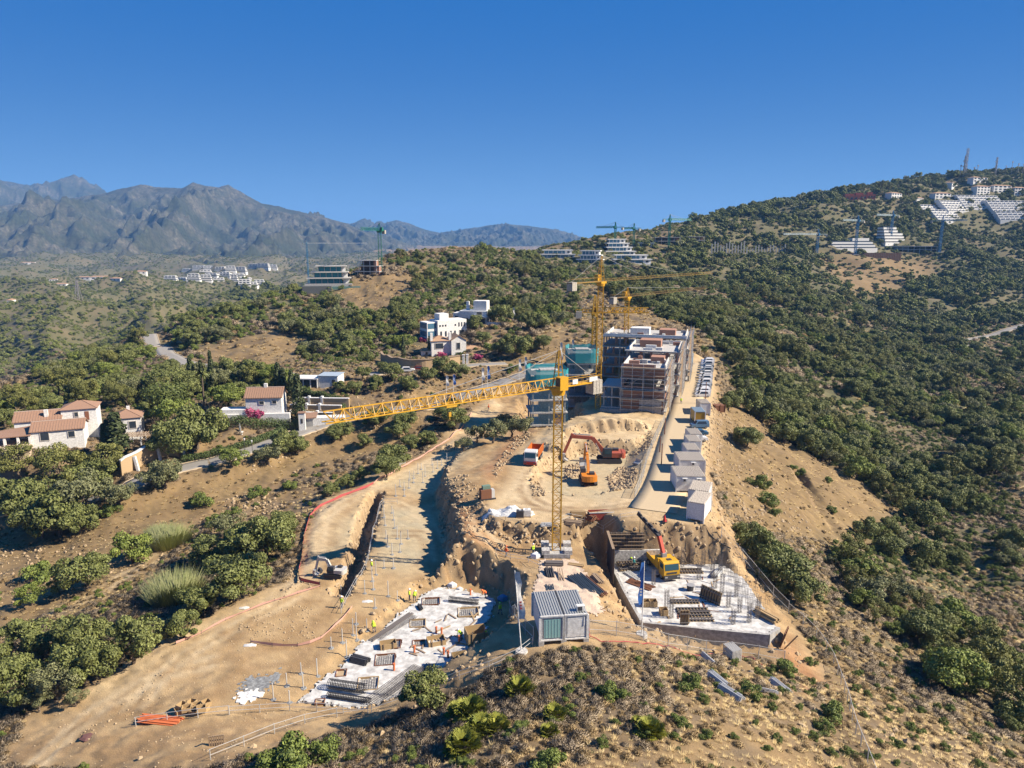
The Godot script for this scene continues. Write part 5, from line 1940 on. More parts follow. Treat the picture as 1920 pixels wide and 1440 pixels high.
	for k in 3:
		vol(t, "wall_step", M.stone, -3.8, 9.0 + k * 1.5, -2, 1.4 + k * 1.5, -2.2 - k * 2.2, -1.6 - k * 2.2)
		vol(t, "coping", W, -3.8, 9.0 + k * 1.5, 1.41 + k * 1.5, 1.58 + k * 1.5, -2.3 - k * 2.2, -1.5 - k * 2.2)
		for x in [-3.0, 0.6, 4.2]: vol(t, "pier", W, x, x + 0.6, -1, 2.0 + k * 1.5, -2.35 - k * 2.2, -1.45 - k * 2.2)
	t = house("garage", "small white garage with a tiled lean-to roof behind the gate pier", "garage", 582, 802, 8)
	vol(t, "wall", W, -2.6, 8.5, -1, 2.3, -4, -1)
	vol(t, "garage_door", M.steel, -1.6, 0.6, 0, 1.9, -1.02, -0.95)
	var gs := ST()
	quad(gs, Vector3(-2.8, 2.3, -0.6), Vector3(1.6, 2.6, -0.6), Vector3(1.6, 3.3, -4), Vector3(-2.8, 3.0, -4))
	quad(gs, Vector3(-2.8, 2.1, -0.6), Vector3(1.6, 2.4, -0.6), Vector3(1.6, 2.6, -0.6), Vector3(-2.8, 2.3, -0.6))
	obj("roof", gs, M.tile, t)
	t = house("gate_pier", "tall white gate pier beside the villa entrance", "pier", 567, 808, 8)
	vol(t, "shaft", W, -0.8, 0.8, -0.5, 4.6, -1.2, 0)
	vol(t, "cap", M.tile, -0.95, 0.95, 4.61, 4.85, -1.35, 0.15)
	vol(t, "emblem", M.dark, -0.25, 0.25, 2.0, 3.2, 0.0, 0.06)
	# low modern house
	t = house("modern_house", "low white modern house with a glazed pavilion and flat roof", "house", 594, 727, -4)
	vol(t, "block", W, 0.5, 6.3, -2, 3.4, -6, 0)
	vol(t, "roof_band", M.blueish, 0.3, 6.5, 3.42, 3.6, -6.2, 0.2)
	vol(t, "pavilion", M.glass_dark, -6, 0.48, -1, 2.4, -5, -0.1)
	vol(t, "pavilion_roof", W, -6.6, 0.48, 2.42, 2.75, -5.4, 0.5)
	for x in [-6, -3.9, -1.8, 0.2]: vol(t, "post", W, x - 0.12, x + 0.12, -1, 2.42, -0.08, 0.3)
	vol(t, "door", M.dark, 4.6, 5.6, 0, 2.4, 0.0, 0.05)
	st = ST()
	for i in 9: bar(st, Vector3(-5.5 + i * 1.2, 3.6, -5.5), Vector3(-5.5 + i * 1.2, 4.4, -5.5), 0.06)
	bar(st, Vector3(-5.5, 4.4, -5.5), Vector3(5.5, 4.4, -5.5), 0.06)
	obj("railing", st, M.steel, t)
	# the two white cubic villas
	t = house("cubic_villa", "white cubic villa with blue glazing on its shaded end", "house", 843, 632, 32)
	vol(t, "block", W, -5, 7.5, -3, 6.6, -7, 0)
	vol(t, "wing", W, -9, -5.02, -3, 6.0, -7.5, -1)
	vol(t, "penthouse", W, -3.4, 0.5, 6.62, 9.0, -6, -1.5)
	for x in [-4.0, -2.8, -1.6, 2.6]: win(t, x, 4.6, 0.6, 0.7, 0.05, "f", null, false)
	for x in [-3.6, -1.6, 0.6, 2.4]: win(t, x, 1.4, 0.7, 2.0, 0.05, "f", null, false)
	for x in [4.2, 5.4, 6.6]: win(t, x, 4.7, 0.5, 1.6, 0.05, "f", null, false)
	win(t, 5.4, 1.4, 2.2, 2.2, 0.05)
	for y in [1.6, 4.6]:
		win(t, -4.4, y, 5.4, 2.0, -9.05, "l", M.glass_blue, false)
		win(t, -7.0, y, 3.4, 2.0, -0.96, "f", M.glass_blue, false)
	t = house("cubic_villa", "white stepped villa with a tall chimney and dark picture windows", "house", 890, 608, -12)
	vol(t, "block", W, -6.5, 5.0, -3, 5.4, -8, 0)
	vol(t, "tower", W, -1.0, 4.6, 5.42, 9.4, -7, -2)
	vol(t, "chimney", W, -4.6, -3.4, 5.42, 9.0, -5, -4)
	vol(t, "annex", W, -9.5, -6.52, -3, 4.4, -7, -1)
	vol(t, "balcony", W, -0.4, 5.6, 3.0, 3.5, 0.02, 2.0)
	win(t, 2.6, 1.4, 3.6, 2.2, 0.05)
	win(t, -4, 1.6, 2.6, 2.0, 0.05)
	win(t, 2.0, 4.5, 2.2, 1.2, 0.05)
	win(t, -8, 2.6, 1.6, 1.2, -0.95)
	vol(t, "drive_wall", W, 5.6, 12.5, -3, 1.2, 1.4, 1.9)
	st = ST()
	for i in 24: bar(st, Vector3(5.7 + i * 0.29, 1.2, 1.6), Vector3(5.7 + i * 0.29, 2.3, 1.6), 0.05)
	bar(st, Vector3(5.7, 2.3, 1.6), Vector3(12.4, 2.3, 1.6), 0.08)
	obj("railing", st, M.dark, t)
	# the terracotta villa below them
	t = house("tiled_villa", "cream villa with terracotta hip roofs and an arched window", "house", 845, 664, 18)
	vol(t, "block", W, -7, 0, -3, 5.0, -7, 0)
	hip(t, -7, 0, -7, 0, 5.0, 1.6, M.tile2)
	vol(t, "front_wing", W, 0.02, 5.5, -3, 5.2, -6, 1.4)
	gable_z(t, 0.02, 5.5, -6, 1.4, 5.2, 1.7, W, M.tile2)
	vol(t, "annex", W, 5.52, 11.5, -3, 1.8, -5, 1)
	hip(t, 5.52, 11.5, -5, 1, 1.8, 1.1, M.tile2)
	win(t, -4.2, 3.2, 3.0, 2.0, 0.05)
	win(t, 2.6, 3.1, 1.3, 2.4, 1.45)
	win(t, 2.6, 0.3, 1.6, 1.0, 1.45)
	win(t, -1.5, 2.9, 0.9, 1.9, 5.55, "r")
	win(t, 8.6, 0.6, 1.6, 1.2, 1.05)
	for x in [-7.4, -0.6]: vol(t, "chimney", W, x, x + 0.9, 4.5, 8.0, -0.8, 0.1)
	t = house("garden_shed", "small tiled outbuilding in the garden of the cream villa", "shed", 800, 668, 10)
	vol(t, "wall", W, -2, 2, -2, 2.0, -3, 0)
	hip(t, -2, 2, -3, 0, 2.0, 0.9, M.tile2)
	win(t, 0, 1.0, 0.9, 1.2, 0.05)
	t = thing("retaining_wall", "tan curved retaining wall with a planted top below the cream villa", "wall")
	ln = smooth_line(poly_g([[715, 678], [735, 690], [770, 695], [820, 692], [862, 686]]), 1.2)
	wall_line(t, "wall_face", ln, 0.5, 3.4, M.stone, true)
	wall_line(t, "planting_edge", ln, 0.9, 0.25, M.oldwood, true, 3.4)
	for x in [[853, 686], [869, 684], [876, 683]]:
		t = house("gate_pier", "white gate pier by the road below the cream villa", "pier", x[0], x[1], 0, "white gate piers below the cream villa")
		vol(t, "shaft", W, -0.35, 0.35, -0.5, 3.2, -0.7, 0)
		vol(t, "cap", W, -0.45, 0.45, 3.21, 3.4, -0.8, 0.1)
	# villas under construction on the left ridge
	t = house("glass_villa", "unfinished villa with teal glass fronts in three tiers on the ridge", "house", 615, 543, 10)
	for k in 3:
		var x0 := -9.5 + k * 2.2
		var y := 3.0 + k * 3.1
		vol(t, "glass_front", M.glass_teal, x0, 7.5 - k * 0.4, y + 0.02, y + 2.6, -9 - k * 1.5, -3 - k * 2.0)
		vol(t, "floor_slab", M.concrete_w, x0 - 1.6, 12.0 - k * 1.2, y + 2.62, y + 3.1, -11 - k, -1.5 - k * 2.0)
		for i in 6: vol(t, "column", M.concrete, x0 + i * 3.1, x0 + 0.25 + i * 3.1, y + 0.02, y + 2.6, -2.95 - k * 2.0, -2.7 - k * 2.0)
		vol(t, "side_wall", W, 7.9 - k * 0.4, 11.0 - k, y + 0.02, y + 2.6, -9, -4 - k * 1.5)
	vol(t, "base_floor", M.concrete, -12, 12.5, 0.4, 3.0, -10, -1.5)
	vol(t, "pool_wall", M.slate, -13, 2, -4, 2.0, -1.45, 2.5)
	vol(t, "retaining_wall", M.glass_teal2, 2.02, 17, -4, 1.6, -0.8, 0.6)
	t = house("shell_house", "unfinished brick and concrete house frame beside the green crane", "house", 690, 519, -6)
	for k in 3:
		vol(t, "floor_slab", M.concrete_w, -7.5 + k, 6.5 - (1.5 if k == 2 else 0.0), 2.6 + k * 3.0, 2.95 + k * 3.0, -8, 0)
		for x in [-6.0 + k, -2.5, 1.0, 4.6]: vol(t, "column", M.concrete_w, x, x + 0.35, k * 3.0 - (3 if k == 0 else 0) - 0.03, 2.6 + k * 3.0, -0.6, -0.2)
		vol(t, "brick_wall", M.brick, 3.2, 6.2 - (1.4 if k == 2 else 0.0), k * 3.0, 2.58 + k * 3.0, -6, -0.9)
		vol(t, "back_wall", M.brick_d, -6.5 + k, 3.1, k * 3.0, 2.58 + k * 3.0, -8, -5)
	# modern villas on the far slope
	hill_villa(1047, 484, 0, 28, 2, "long low white modern villa on the far slope")
	hill_villa(1105, 494, -16, 21, 3, "white modern villa with a raking glass front on the far slope")
	hill_villa(1165, 478, 8, 26, 4, "tall white modern villa in four set-back tiers")
	hill_villa(1187, 494, 4, 30, 2, "white modern villa with a long blue glass front over a stone base")
	hill_villa(1212, 462, -8, 14, 1, "small white villa behind the tall tiered villa")
	for q in [[1252, 459, 24, 2, "grey unfinished concrete house by the green crane"], [1302, 457, 20, 2, "dark unfinished house frame among the trees of the ridge"]]:
		t = house("shell_house", q[4], "house", q[0], q[1], 0)
		for k in q[3]:
			vol(t, "floor_slab", M.concrete_w, -q[2] * 0.5, q[2] * 0.5, 3 + k * 3.4, 3.5 + k * 3.4, -9, 0)
			for i in 5: vol(t, "column", M.concrete, -q[2] * 0.48 + i * q[2] * 0.235, -q[2] * 0.48 + 0.5 + i * q[2] * 0.235, -2 if k == 0 else k * 3.4 + 0.1, 3 + k * 3.4, -0.9, -0.4)
			vol(t, "back_wall", M.brick_d, -q[2] * 0.45, q[2] * 0.45, -2 if k == 0 else k * 3.4 + 0.1, 2.98 + k * 3.4, -9, -4)

func hill_villa(u: float, v: float, yaw: float, w: float, tiers: int, label: String):
	var t := house("hill_villa", label, "house", u, v, yaw)
	for k in tiers:
		var x0 := -w * 0.5 + k * w * 0.05
		var x1 := w * 0.5 - k * w * 0.08
		var y := k * 3.4
		var z := -k * 3.0
		vol(t, "floor_slab", M.white, x0, x1, y - 0.6 - (3 if k == 0 else 0), y, z - 9, z)
		vol(t, "glass_front", M.glass_blue, x0 + 1, x1 - w * 0.22, y + 0.02, y + 2.6, z - 8, z - 1.6)
		vol(t, "wall", M.white, x1 - w * 0.22 + 0.02, x1 - 0.6, y + 0.02, y + 2.6, z - 8, z - 1.2)
		win(t, x1 - w * 0.12, y + 1.4, w * 0.07, 1.5, z - 1.15, "f", null, false)
		vol(t, "roof_slab", M.white, x0 - 0.5, x1 + 0.3, y + 2.62, y + 3.35, z - 9.2, z - 0.4)
		for i in 5: vol(t, "mullion", M.white, x0 + 1 + i * (w * 0.13), x0 + 1.3 + i * (w * 0.13), y + 0.02, y + 2.6, z - 1.55, z - 1.3)

func gable_z(t: Node, x0: float, x1: float, z0: float, z1: float, y: float, h: float, wallm: Material, roofm: Material):
	var xm := (x0 + x1) * 0.5
	var st := ST()
	for z in [z0 + 0.02, z1 - 0.02]: tri(st, Vector3(x0, y, z), Vector3(x1, y, z), Vector3(xm, y + h, z))
	obj("gable_wall", st, wallm, t)
	st = ST()
	var o := 0.3
	var k := h / (xm - x0)
	for s in [x0 - o, x1 + o]:
		var a := Vector3(s, y - o * k, z0 - o)
		var b := Vector3(s, y - o * k, z1 + o)
		var c := Vector3(xm, y + h, z1 + o)
		var d := Vector3(xm, y + h, z0 - o)
		var th := Vector3(0, 0.16, 0)
		quad(st, a + th, b + th, c + th, d + th)
		quad(st, a, b, c, d)
		quad(st, b, b + th, c + th, c)
		quad(st, a, b, b + th, a + th)
	obj("roof", st, roofm, t)

# a wall that follows the ground
func wall_line(t: Node, called: String, ln: PackedVector2Array, thick: float, h: float, m: Material, on := true, lift := 0.0) -> MeshInstance3D:
	var st := ST()
	var prev := []
	for i in ln.size():
		var d := (ln[mini(i + 1, ln.size() - 1)] - ln[maxi(i - 1, 0)]).normalized()
		var nrm := Vector2(-d.y, d.x) * thick * 0.5
		var y := H(ln[i].x, ln[i].y) + lift
		var a := ln[i] - nrm
		var b := ln[i] + nrm
		var low := -0.8 if lift == 0.0 else 0.01
		var row := [Vector3(a.x, y + low, -a.y), Vector3(a.x, y + h, -a.y), Vector3(b.x, y + h, -b.y), Vector3(b.x, y + low, -b.y)]
		if i == 0 or i == ln.size() - 1: quad(st, row[0], row[1], row[2], row[3])
		if i > 0:
			for k in 3: quad(st, prev[k], prev[k + 1], row[k + 1], row[k])
		prev = row
	return obj(called, st, m, t)

# ---------------------------------------------------------------- the hill with the white terraces
func terrace_block(u: float, v: float, wpx: float, floors: int, yaw: float, label: String, group := "", called := "terrace_block"):
	var t := house(called, label, "building", u, v, yaw + 17.0, group)
	var w := wpx / px(t.position)
	var fh := 3.0
	floors += 2
	var bays := maxi(2, int(w / 6.0))
	for k in floors:
		var z := -k * 3.2
		vol(t, "storey", M.white, -w * 0.5, w * 0.5, k * fh - (4.0 if k == 0 else 0.0), k * fh + 0.45, z - 9, z)
		vol(t, "parapet", M.white, -w * 0.5, w * 0.5, k * fh + 0.47, k * fh + 1.35, z - 0.25, z)
		vol(t, "back_wall", M.white, -w * 0.5, w * 0.5, k * fh + 0.47, (k + 1) * fh, z - 9, z - 2.6)
		for i in bays:
			var x := -w * 0.5 + (i + 0.5) * w / bays
			part_box("window", t, M.glass_dark, Vector3(x, k * fh + 1.6, z - 2.58), Vector3(w / bays * 0.6, 1.9, 0.08))
		for i in bays + 1:
			var x := -w * 0.5 + i * w / bays
			var st := ST()
			slab_xy(st, [[0, k * fh + 0.47], [2.7, k * fh + 0.47], [2.7, k * fh + 3.4], [2.0, k * fh + 3.4], [0, k * fh + 1.3]], x - 0.2, x + 0.2)
			var o := obj("fin_wall", st, M.white, t)
			o.rotation.y = PI * 0.5
			o.position = Vector3(0, 0, z)
			o.transform = Transform3D(Basis(Vector3(0, 0, -1), Vector3(0, 1, 0), Vector3(1, 0, 0)), Vector3(0, 0, z))
	vol(t, "roof", M.white, -w * 0.5, w * 0.5, floors * fh + 0.02, floors * fh + 0.4, -(floors - 1) * 3.2 - 9.2, -(floors - 1) * 3.2 - 2.2)

func hill_town():
	var g := "white terraced apartment blocks on the hilltop"
	for q in [[1758,402,62,2,8,"lowest left white terrace block in the shade of the hill"],[1790,416,78,3,4,"white terrace block nearest the blue crane"],[1810,398,90,3,6,"broad white terrace block with sloping fin walls"],[1850,392,92,4,-4,"tallest white terrace block under the square apartment house"],[1900,398,80,3,-10,"white terrace block with cream fin walls by the slope edge"],[1905,414,60,2,-14,"low cream terrace block under the white fins"]]:
		terrace_block(q[0], q[1], q[2], q[3], q[4], q[5], g)
	for q in [[1843,368,34,4,-6,"square white apartment house with rows of blue windows"],[1790,352,36,2,18,"grey white apartment house on the upper slope"],[1838,342,38,2,-4,"white hilltop house with several small roofs"],[1726,381,36,2,14,"white house with a square chimney tower at the edge"],[1768,372,38,2,-8,"low grey house with one white gable"],[1879,362,42,3,-10,"white villa with a tiled corner roof on the slope"],[1913,366,26,3,-16,"white house cut by the edge of the view"],[1681,372,33,2,6,"white villa with arched bays below the tall pines"]]:
		var t := house("hilltop_house", q[5], "house", q[0], q[1], q[4] + 26.0)
		var w: float = q[2] / px(t.position)
		var h: float = q[3] * 3.2
		vol(t, "wall", M.white, -w * 0.5, w * 0.5, -4, h, -9, 0)
		hip(t, -w * 0.5, w * 0.5, -9, 0, h, 1.6, M.tile2)
		for k in q[3]:
			for i in 4: win(t, -w * 0.5 + (i + 0.5) * w * 0.25, 1.8 + k * 3.2, w * 0.14, 1.7, 0.05, "f", null, false)
	for q in [[1597,376,24,"left red house on the skyline of the hill"],[1615,374,20,"middle red house on the skyline of the hill"],[1634,373,14,"right red house with a white end on the skyline"]]:
		var t := house("red_house", q[3], "house", q[0], q[1], -6)
		var w: float = q[2] / px(t.position)
		vol(t, "wall", M.redwall, -w * 0.5, w * 0.5, -3, 6.0, -8, 0)
		vol(t, "parapet", M.redwall, -w * 0.5, w * 0.2, 6.02, 8.2, -8, -2)
		for i in 3: win(t, -w * 0.33 + i * w * 0.33, 2.6, w * 0.14, 2.2, 0.05, "f", null, false)
	# unfinished white building with blue cranes
	var t := house("apartment_shell", "long white unfinished apartment building with stacked terraces among blue cranes", "building", 1615, 474, 14)
	t.position.y += 3.0
	var s := px(t.position)
	for k in 3:
		vol(t, "storey", M.white, -112 / s + k * 28 / s, 35 / s, k * 3.2 - (9 if k == 0 else 0), k * 3.2 + 2.0, -12 - k * 3, -k * 4.0)
		vol(t, "window_band", M.glass_dark, -111 / s + k * 28 / s, 34 / s, k * 3.2 + 2.02, k * 3.2 + 3.18, -12 - k * 3, -k * 4.0 - 1.5)
	vol(t, "top_floor", M.white, -5 / s, 32 / s, 9.62, 12.6, -20, -12)
	t = house("apartment_shell", "tall white unfinished block with dark window bands on the brown terrace", "building", 1680, 458, 22)
	s = px(t.position)
	for k in 6:
		var cut := 6.0 if k > 3 else 0.0
		vol(t, "storey", M.white, (-27 + k * 0.6) / s, (26 - k * 1.5 - cut * 1.6) / s, k * 3.3 - (3 if k == 0 else 0), k * 3.3 + 2.1, -14, -k * 1.2)
		vol(t, "window_band", M.glass_dark, (-26 + k * 0.6) / s, (25 - k * 1.5 - cut * 1.6) / s, k * 3.3 + 2.12, k * 3.3 + 3.28, -13, -k * 1.2 - 1.4)
	t = house("unfinished_building", "open concrete frame of a new building on the brown terrace", "building", 1712, 474, -8)
	s = px(t.position)
	for k in 2:
		vol(t, "floor_slab", M.concrete_w, -40 / s, 42 / s, 3.2 + k * 3.6, 3.7 + k * 3.6, -14, 0)
		for i in 9: vol(t, "column", M.concrete_w, (-39 + i * 10) / s, (-38.2 + i * 10) / s, -3 if k == 0 else 3.72, 3.18 + k * 3.6, -0.8, -0.1)
	vol(t, "core_wall", M.concrete, -60 / s, -5 / s, -3, 7.5, -10, -5)
	t = house("pile_wall", "dark brown retaining wall of bored piles below the white building", "wall", 1632, 482, 2)
	for i in 36: vol(t, "pile", M.brick_d, (-58 + i * 3.2) / s, (-55.4 + i * 3.2) / s, -4, 4.5, -1.2, 0)
	# row of columns left of it
	for i in 26:
		var u := 1334.0 + i * 5.5
		var p := on_ground(u, 478 - i * 0.22)
		var h := 6.0 + 4.0 * sin(i * 1.3) * 0.5 + (4.0 if i < 12 else 0.0)
		var o := thing("concrete_column", "slim pale concrete column in the row on the wooded slope", "column", p, 0, "row of pale columns on the wooded slope")
		vol(o, "shaft", M.concrete_w, -0.5, 0.5, -1, h, -0.5, 0.5)
		vol(o, "rebar_top", M.rust, -0.12, 0.12, h, h + 1.6, -0.12, 0.12)
	# blue cranes there
	var gb := "blue tower cranes on the far hillside"
	for c in [[1531,478,37,-1,1455,433,"blue crane with a white jib reaching left at the end of the white building"],[1603,478,62,-1,1562,415,"tallest blue crane in front of the white building"],[1669,456,50,-1,1625,418,"thin blue crane rising behind the tall white block"],[1761,474,58,1,1790,421,"stout blue crane by the open concrete frame"]]:
		var p := on_ground(c[0], c[1])
		var hj: float = c[2] / px(p)
		var tp := p + Vector3((c[4] - c[0]) / px(p), hj, 16.0)
		tower_crane(p, hj, 1.9, tp, 12, 6.0, Color(0.03, 0.20, 0.42), Color(0.45, 0.55, 0.55), c[6], gb, false)
	for c in [[1153,462,34,1120,"small green crane behind the tiered villas"],[1188,460,30,1172,"faint green crane mast on the crest"],[1254,464,50,1300,"green crane on the skyline above the unfinished house"]]:
		var p := on_ground(c[0], c[1])
		var hj: float = c[2] / px(p)
		tower_crane(p, hj, 1.4, p + Vector3((c[3] - c[0]) / px(p), hj, -12.0), 8, 5.0, Color(0.02, 0.22, 0.15), Color(0.03, 0.26, 0.19), c[4], "green tower cranes on the ridge", false)
	# antennas
	for a in [[1809,330,50,3.0,"tall lattice radio mast hung with aerials"],[1866,328,32,2.0,"shorter lattice mast with a red tip"],[1800,330,20,1.0,"thin pole aerial left of the tall mast"],[1832,328,18,0.9,"pole aerial with a small drum"],[1826,328,14,1.2,"white squat aerial on the crest"],[1885,327,16,0.6,"thin aerial near the shorter mast"],[1896,327,24,0.7,"thin aerial behind the shorter mast"],[1908,327,20,0.8,"aerial with a bulky head near the view edge"],[1917,327,19,0.8,"last thin aerial on the crest"],[1806,330,36,1.4,"second lattice mast close to the tall one"]]:
		var p := on_ground(a[0], a[1])
		var h: float = a[2] / px(p)
		var o := thing("radio_mast", a[4], "antenna", p)
		var st := ST()
		if a[3] >= 1.4:
			lattice(st, Vector3(0, -2, -a[3] * 0.35), Vector3(0, h, -a[3] * 0.2), a[3] * 0.7, a[3] * 0.7, int(h / a[3]), 0.3, 0.16)
			obj("lattice_mast", st, M.mast, o)
			for i in 7:
				st = ST()
				box(st, Vector3(1.3 * sin(i * 2.1), h * (0.3 + i * 0.09), 1.3 * cos(i * 2.1)), Vector3(0.9, 1.6, 0.9))
				obj("aerial_panel", st, M.mastgrey, o)
		else:
			tube(st, Vector3(0, -2, 0), Vector3(0, h, 0), a[3] * 0.5, a[3] * 0.3, 6)
			obj("pole", st, M.mast, o)
			st = ST()
			box(st, Vector3(0, h * 0.92, 0), Vector3(a[3] * 1.6, h * 0.14, a[3] * 1.6))
			obj("aerial_panel", st, M.mastgrey, o)
	# pines on the skyline
	for q in [[1651,368,9],[1665,366,7]]:
		var p := on_ground(q[0], q[1])
		var o := thing("skyline_pine", "tall open pine standing on the skyline of the hill", "tree", p, 0, "tall pines on the skyline")
		var r: float = q[2] / px(p)
		var tr := mi("trunk", TRUNK["pine0"], M.bark, o)
		tr.scale = Vector3(r, r * 2.4, r)
		var c := mi("crown", CROWN["pine1"], M.leaf, o)
		c.position.y = r * 2.4
		c.scale = Vector3(r, r * 1.1, r)

func far_town():
	var g := "white apartment blocks of the far town"
	var r := RandomNumberGenerator.new()
	r.seed = 5
	var rows := [[[318,526],[340,526],[362,527],[385,528],[410,528],[435,528],[458,527]],[[352,508],[372,506],[392,507],[412,508],[432,509],[450,511],[395,519],[420,520],[445,519],[385,513]],[[475,504],[492,503],[508,504]],[[458,537],[472,538],[484,537]]]
	for row in rows:
		for q in row:
			var t := house("apartment_block", "small white flat-roofed block of the far housing estate", "building", q[0], q[1], r.randf_range(-15, 15), g)
			var s := px(t.position)
			var w := r.randf_range(19, 25) / s
			var fl := r.randi_range(2, 4)
			for k in fl:
				vol(t, "storey", M.white, -w * 0.5 + k * 0.7, w * 0.5 - k * 0.9, k * 3.0 - (6 if k == 0 else 0), k * 3.0 + 1.5, -12, -k * 1.0)
				vol(t, "window_band", M.glass_dark, -w * 0.5 + k * 0.7 + 0.3, w * 0.5 - k * 0.9 - 0.3, k * 3.0 + 1.52, k * 3.0 + 2.98, -11.5, -k - 1.2)
			for i in 4: vol(t, "pier", M.white, -w * 0.46 + i * w * 0.28, -w * 0.46 + 1.4 + i * w * 0.28, 0.0, fl * 3.0 - 0.1, -3, -0.3 - fl * 0.6)
			vol(t, "roof", M.white, -w * 0.5 + fl * 0.7, w * 0.5 - fl * 0.9, fl * 3.0, fl * 3.0 + 0.6, -12, -fl * 1.0)
	for q in [[155,524,26,"low pale sheds of the far valley works"],[190,524,40,"long pale industrial shed in the far valley"],[215,527,24,"pale shed beside the long industrial shed"],[112,537,22,"white farmhouse low in the far valley"],[52,466,12,"small white house on the upper far slope"],[90,458,8,"tiny white house high on the far slope"],[260,514,26,"white flat house by the far road"],[100,528,14,"white cottage near the far sheds"],[50,495,26,"row of pale buildings on the far hillside"],[3,462,8,"ochre house at the edge of the far slope"]]:
		var t := house("distant_building", q[3], "building", q[0], q[1], r.randf_range(-20, 20))
		var s := px(t.position)
		var w: float = q[2] / s
		vol(t, "wall", M.white, -w * 0.5, w * 0.5, -5, 4.5, -12, 0)
		hip(t, -w * 0.5, w * 0.5, -12, 0, 4.5, 1.8, M.tile2)
		for i in 3: win(t, -w * 0.33 + i * w * 0.33, 2.2, w * 0.12, 2.0, 0.08, "f", null, false)
	var p := on_ground(148, 566)
	var o := thing("pylon", "lattice electricity pylon standing in the far valley", "pylon", p)
	var h := 40.0 / px(p)
	var st := ST()
	for s in [-1, 1]:
		for q in [-1, 1]: bar(st, Vector3(3.2 * s, -1, 3.2 * q), Vector3(0.4 * s, h, 0.4 * q), 0.4)
	for i in 7:
		var y := h * i / 7.0
		var w := lerpf(3.2, 0.4, i / 7.0)
		var w2 := lerpf(3.2, 0.4, (i + 1) / 7.0)
		for q in [-1, 1]:
			bar(st, Vector3(-w, y, w * q), Vector3(w2, h * (i + 1) / 7.0, w2 * q), 0.25)
			bar(st, Vector3(w, y, w * q), Vector3(-w2, h * (i + 1) / 7.0, w2 * q), 0.25)
	obj("tower", st, M.mast, o)
	for y in [0.75, 0.86, 0.97]:
		st = ST()
		bar(st, Vector3(-5, h * y, 0), Vector3(5, h * y, 0), 0.4)
		obj("cross_arm", st, M.mast, o)

# ---------------------------------------------------------------- the new apartment buildings of the site
func frame_block(t: Node3D, x0: float, x1: float, z0: float, z1: float, y0: float, floors: int, fh: float, walls: Dictionary):
	# z0 back, z1 front; walls: which sides are bricked ("f", "r", "l")
	for k in floors + 1:
		var y := y0 + k * fh
		var st := ST()
		box(st, Vector3((x0 + x1) * 0.5, y, (z0 + z1) * 0.5), Vector3(x1 - x0 + 0.9, 0.3, z1 - z0 + 0.9))
		obj("floor_slab", st, M.concrete_w, t)
		if k == floors: break
		var nx := maxi(2, int((x1 - x0) / 4.5)) + 1
		var nd := maxi(2, int((z1 - z0) / 5.0)) + 1
		for i in nx:
			for j in nd:
				if i > 0 and i < nx - 1 and j > 0 and j < nd - 1: continue
				var x := lerpf(x0 + 0.2, x1 - 0.2, float(i) / (nx - 1))
				var z := lerpf(z0 + 0.2, z1 - 0.2, float(j) / (nd - 1))
				vol(t, "column", M.concrete, x - 0.17, x + 0.17, y + 0.151, y + fh - 0.151, z - 0.17, z + 0.17)
		for side in walls:
			var kind: String = walls[side]
			var len := (x1 - x0) if side == "f" else (z1 - z0)
			var bays := maxi(2, int(len / 3.6))
			for b in bays:
				var a0 := -len * 0.5 + b * len / bays
				var a1 := a0 + len / bays
				var open := kind == "open" and (b + k) % 2 == 1 or kind == "bands" and k == floors - 2 or kind == "mixed" and (b * 7 + k * 3) % 4 != 0
				var pieces := [[a0 + 0.02, a1 - 0.02, y + 0.152, y + fh - 0.152]]
				if open: pieces = [[a0 + 0.02, a1 - 0.02, y + 0.152, y + 0.75]]
				elif (b + k) % 2 == 0 and kind != "bands": pieces = [[a0 + 0.02, a0 + 0.9, y + 0.152, y + fh - 0.152], [a0 + 0.92, a1 - 0.02, y + 0.152, y + 0.9], [a1 - 0.7, a1 - 0.02, y + 0.92, y + fh - 0.152]]
				for q in pieces:
					var cx: float = (q[0] + q[1]) * 0.5
					var ln: float = q[1] - q[0]
					var cy: float = (q[2] + q[3]) * 0.5
					var hh2: float = q[3] - q[2]
					var m: Material = M.brick if side != "r" or (b + k) % 3 == 0 else (M.render_w if (b + k) % 3 == 1 else M.brick)
					if side == "f": part_box("brick_wall", t, m, Vector3((x0 + x1) * 0.5 + cx, cy, z1 - 0.2), Vector3(ln, hh2, 0.2))
					elif side == "r": part_box("brick_wall", t, m, Vector3(x1 - 0.2, cy, (z0 + z1) * 0.5 + cx), Vector3(0.2, hh2, ln))
					else: part_box("brick_wall", t, m, Vector3(x0 + 0.2, cy, (z0 + z1) * 0.5 + cx), Vector3(0.2, hh2, ln))

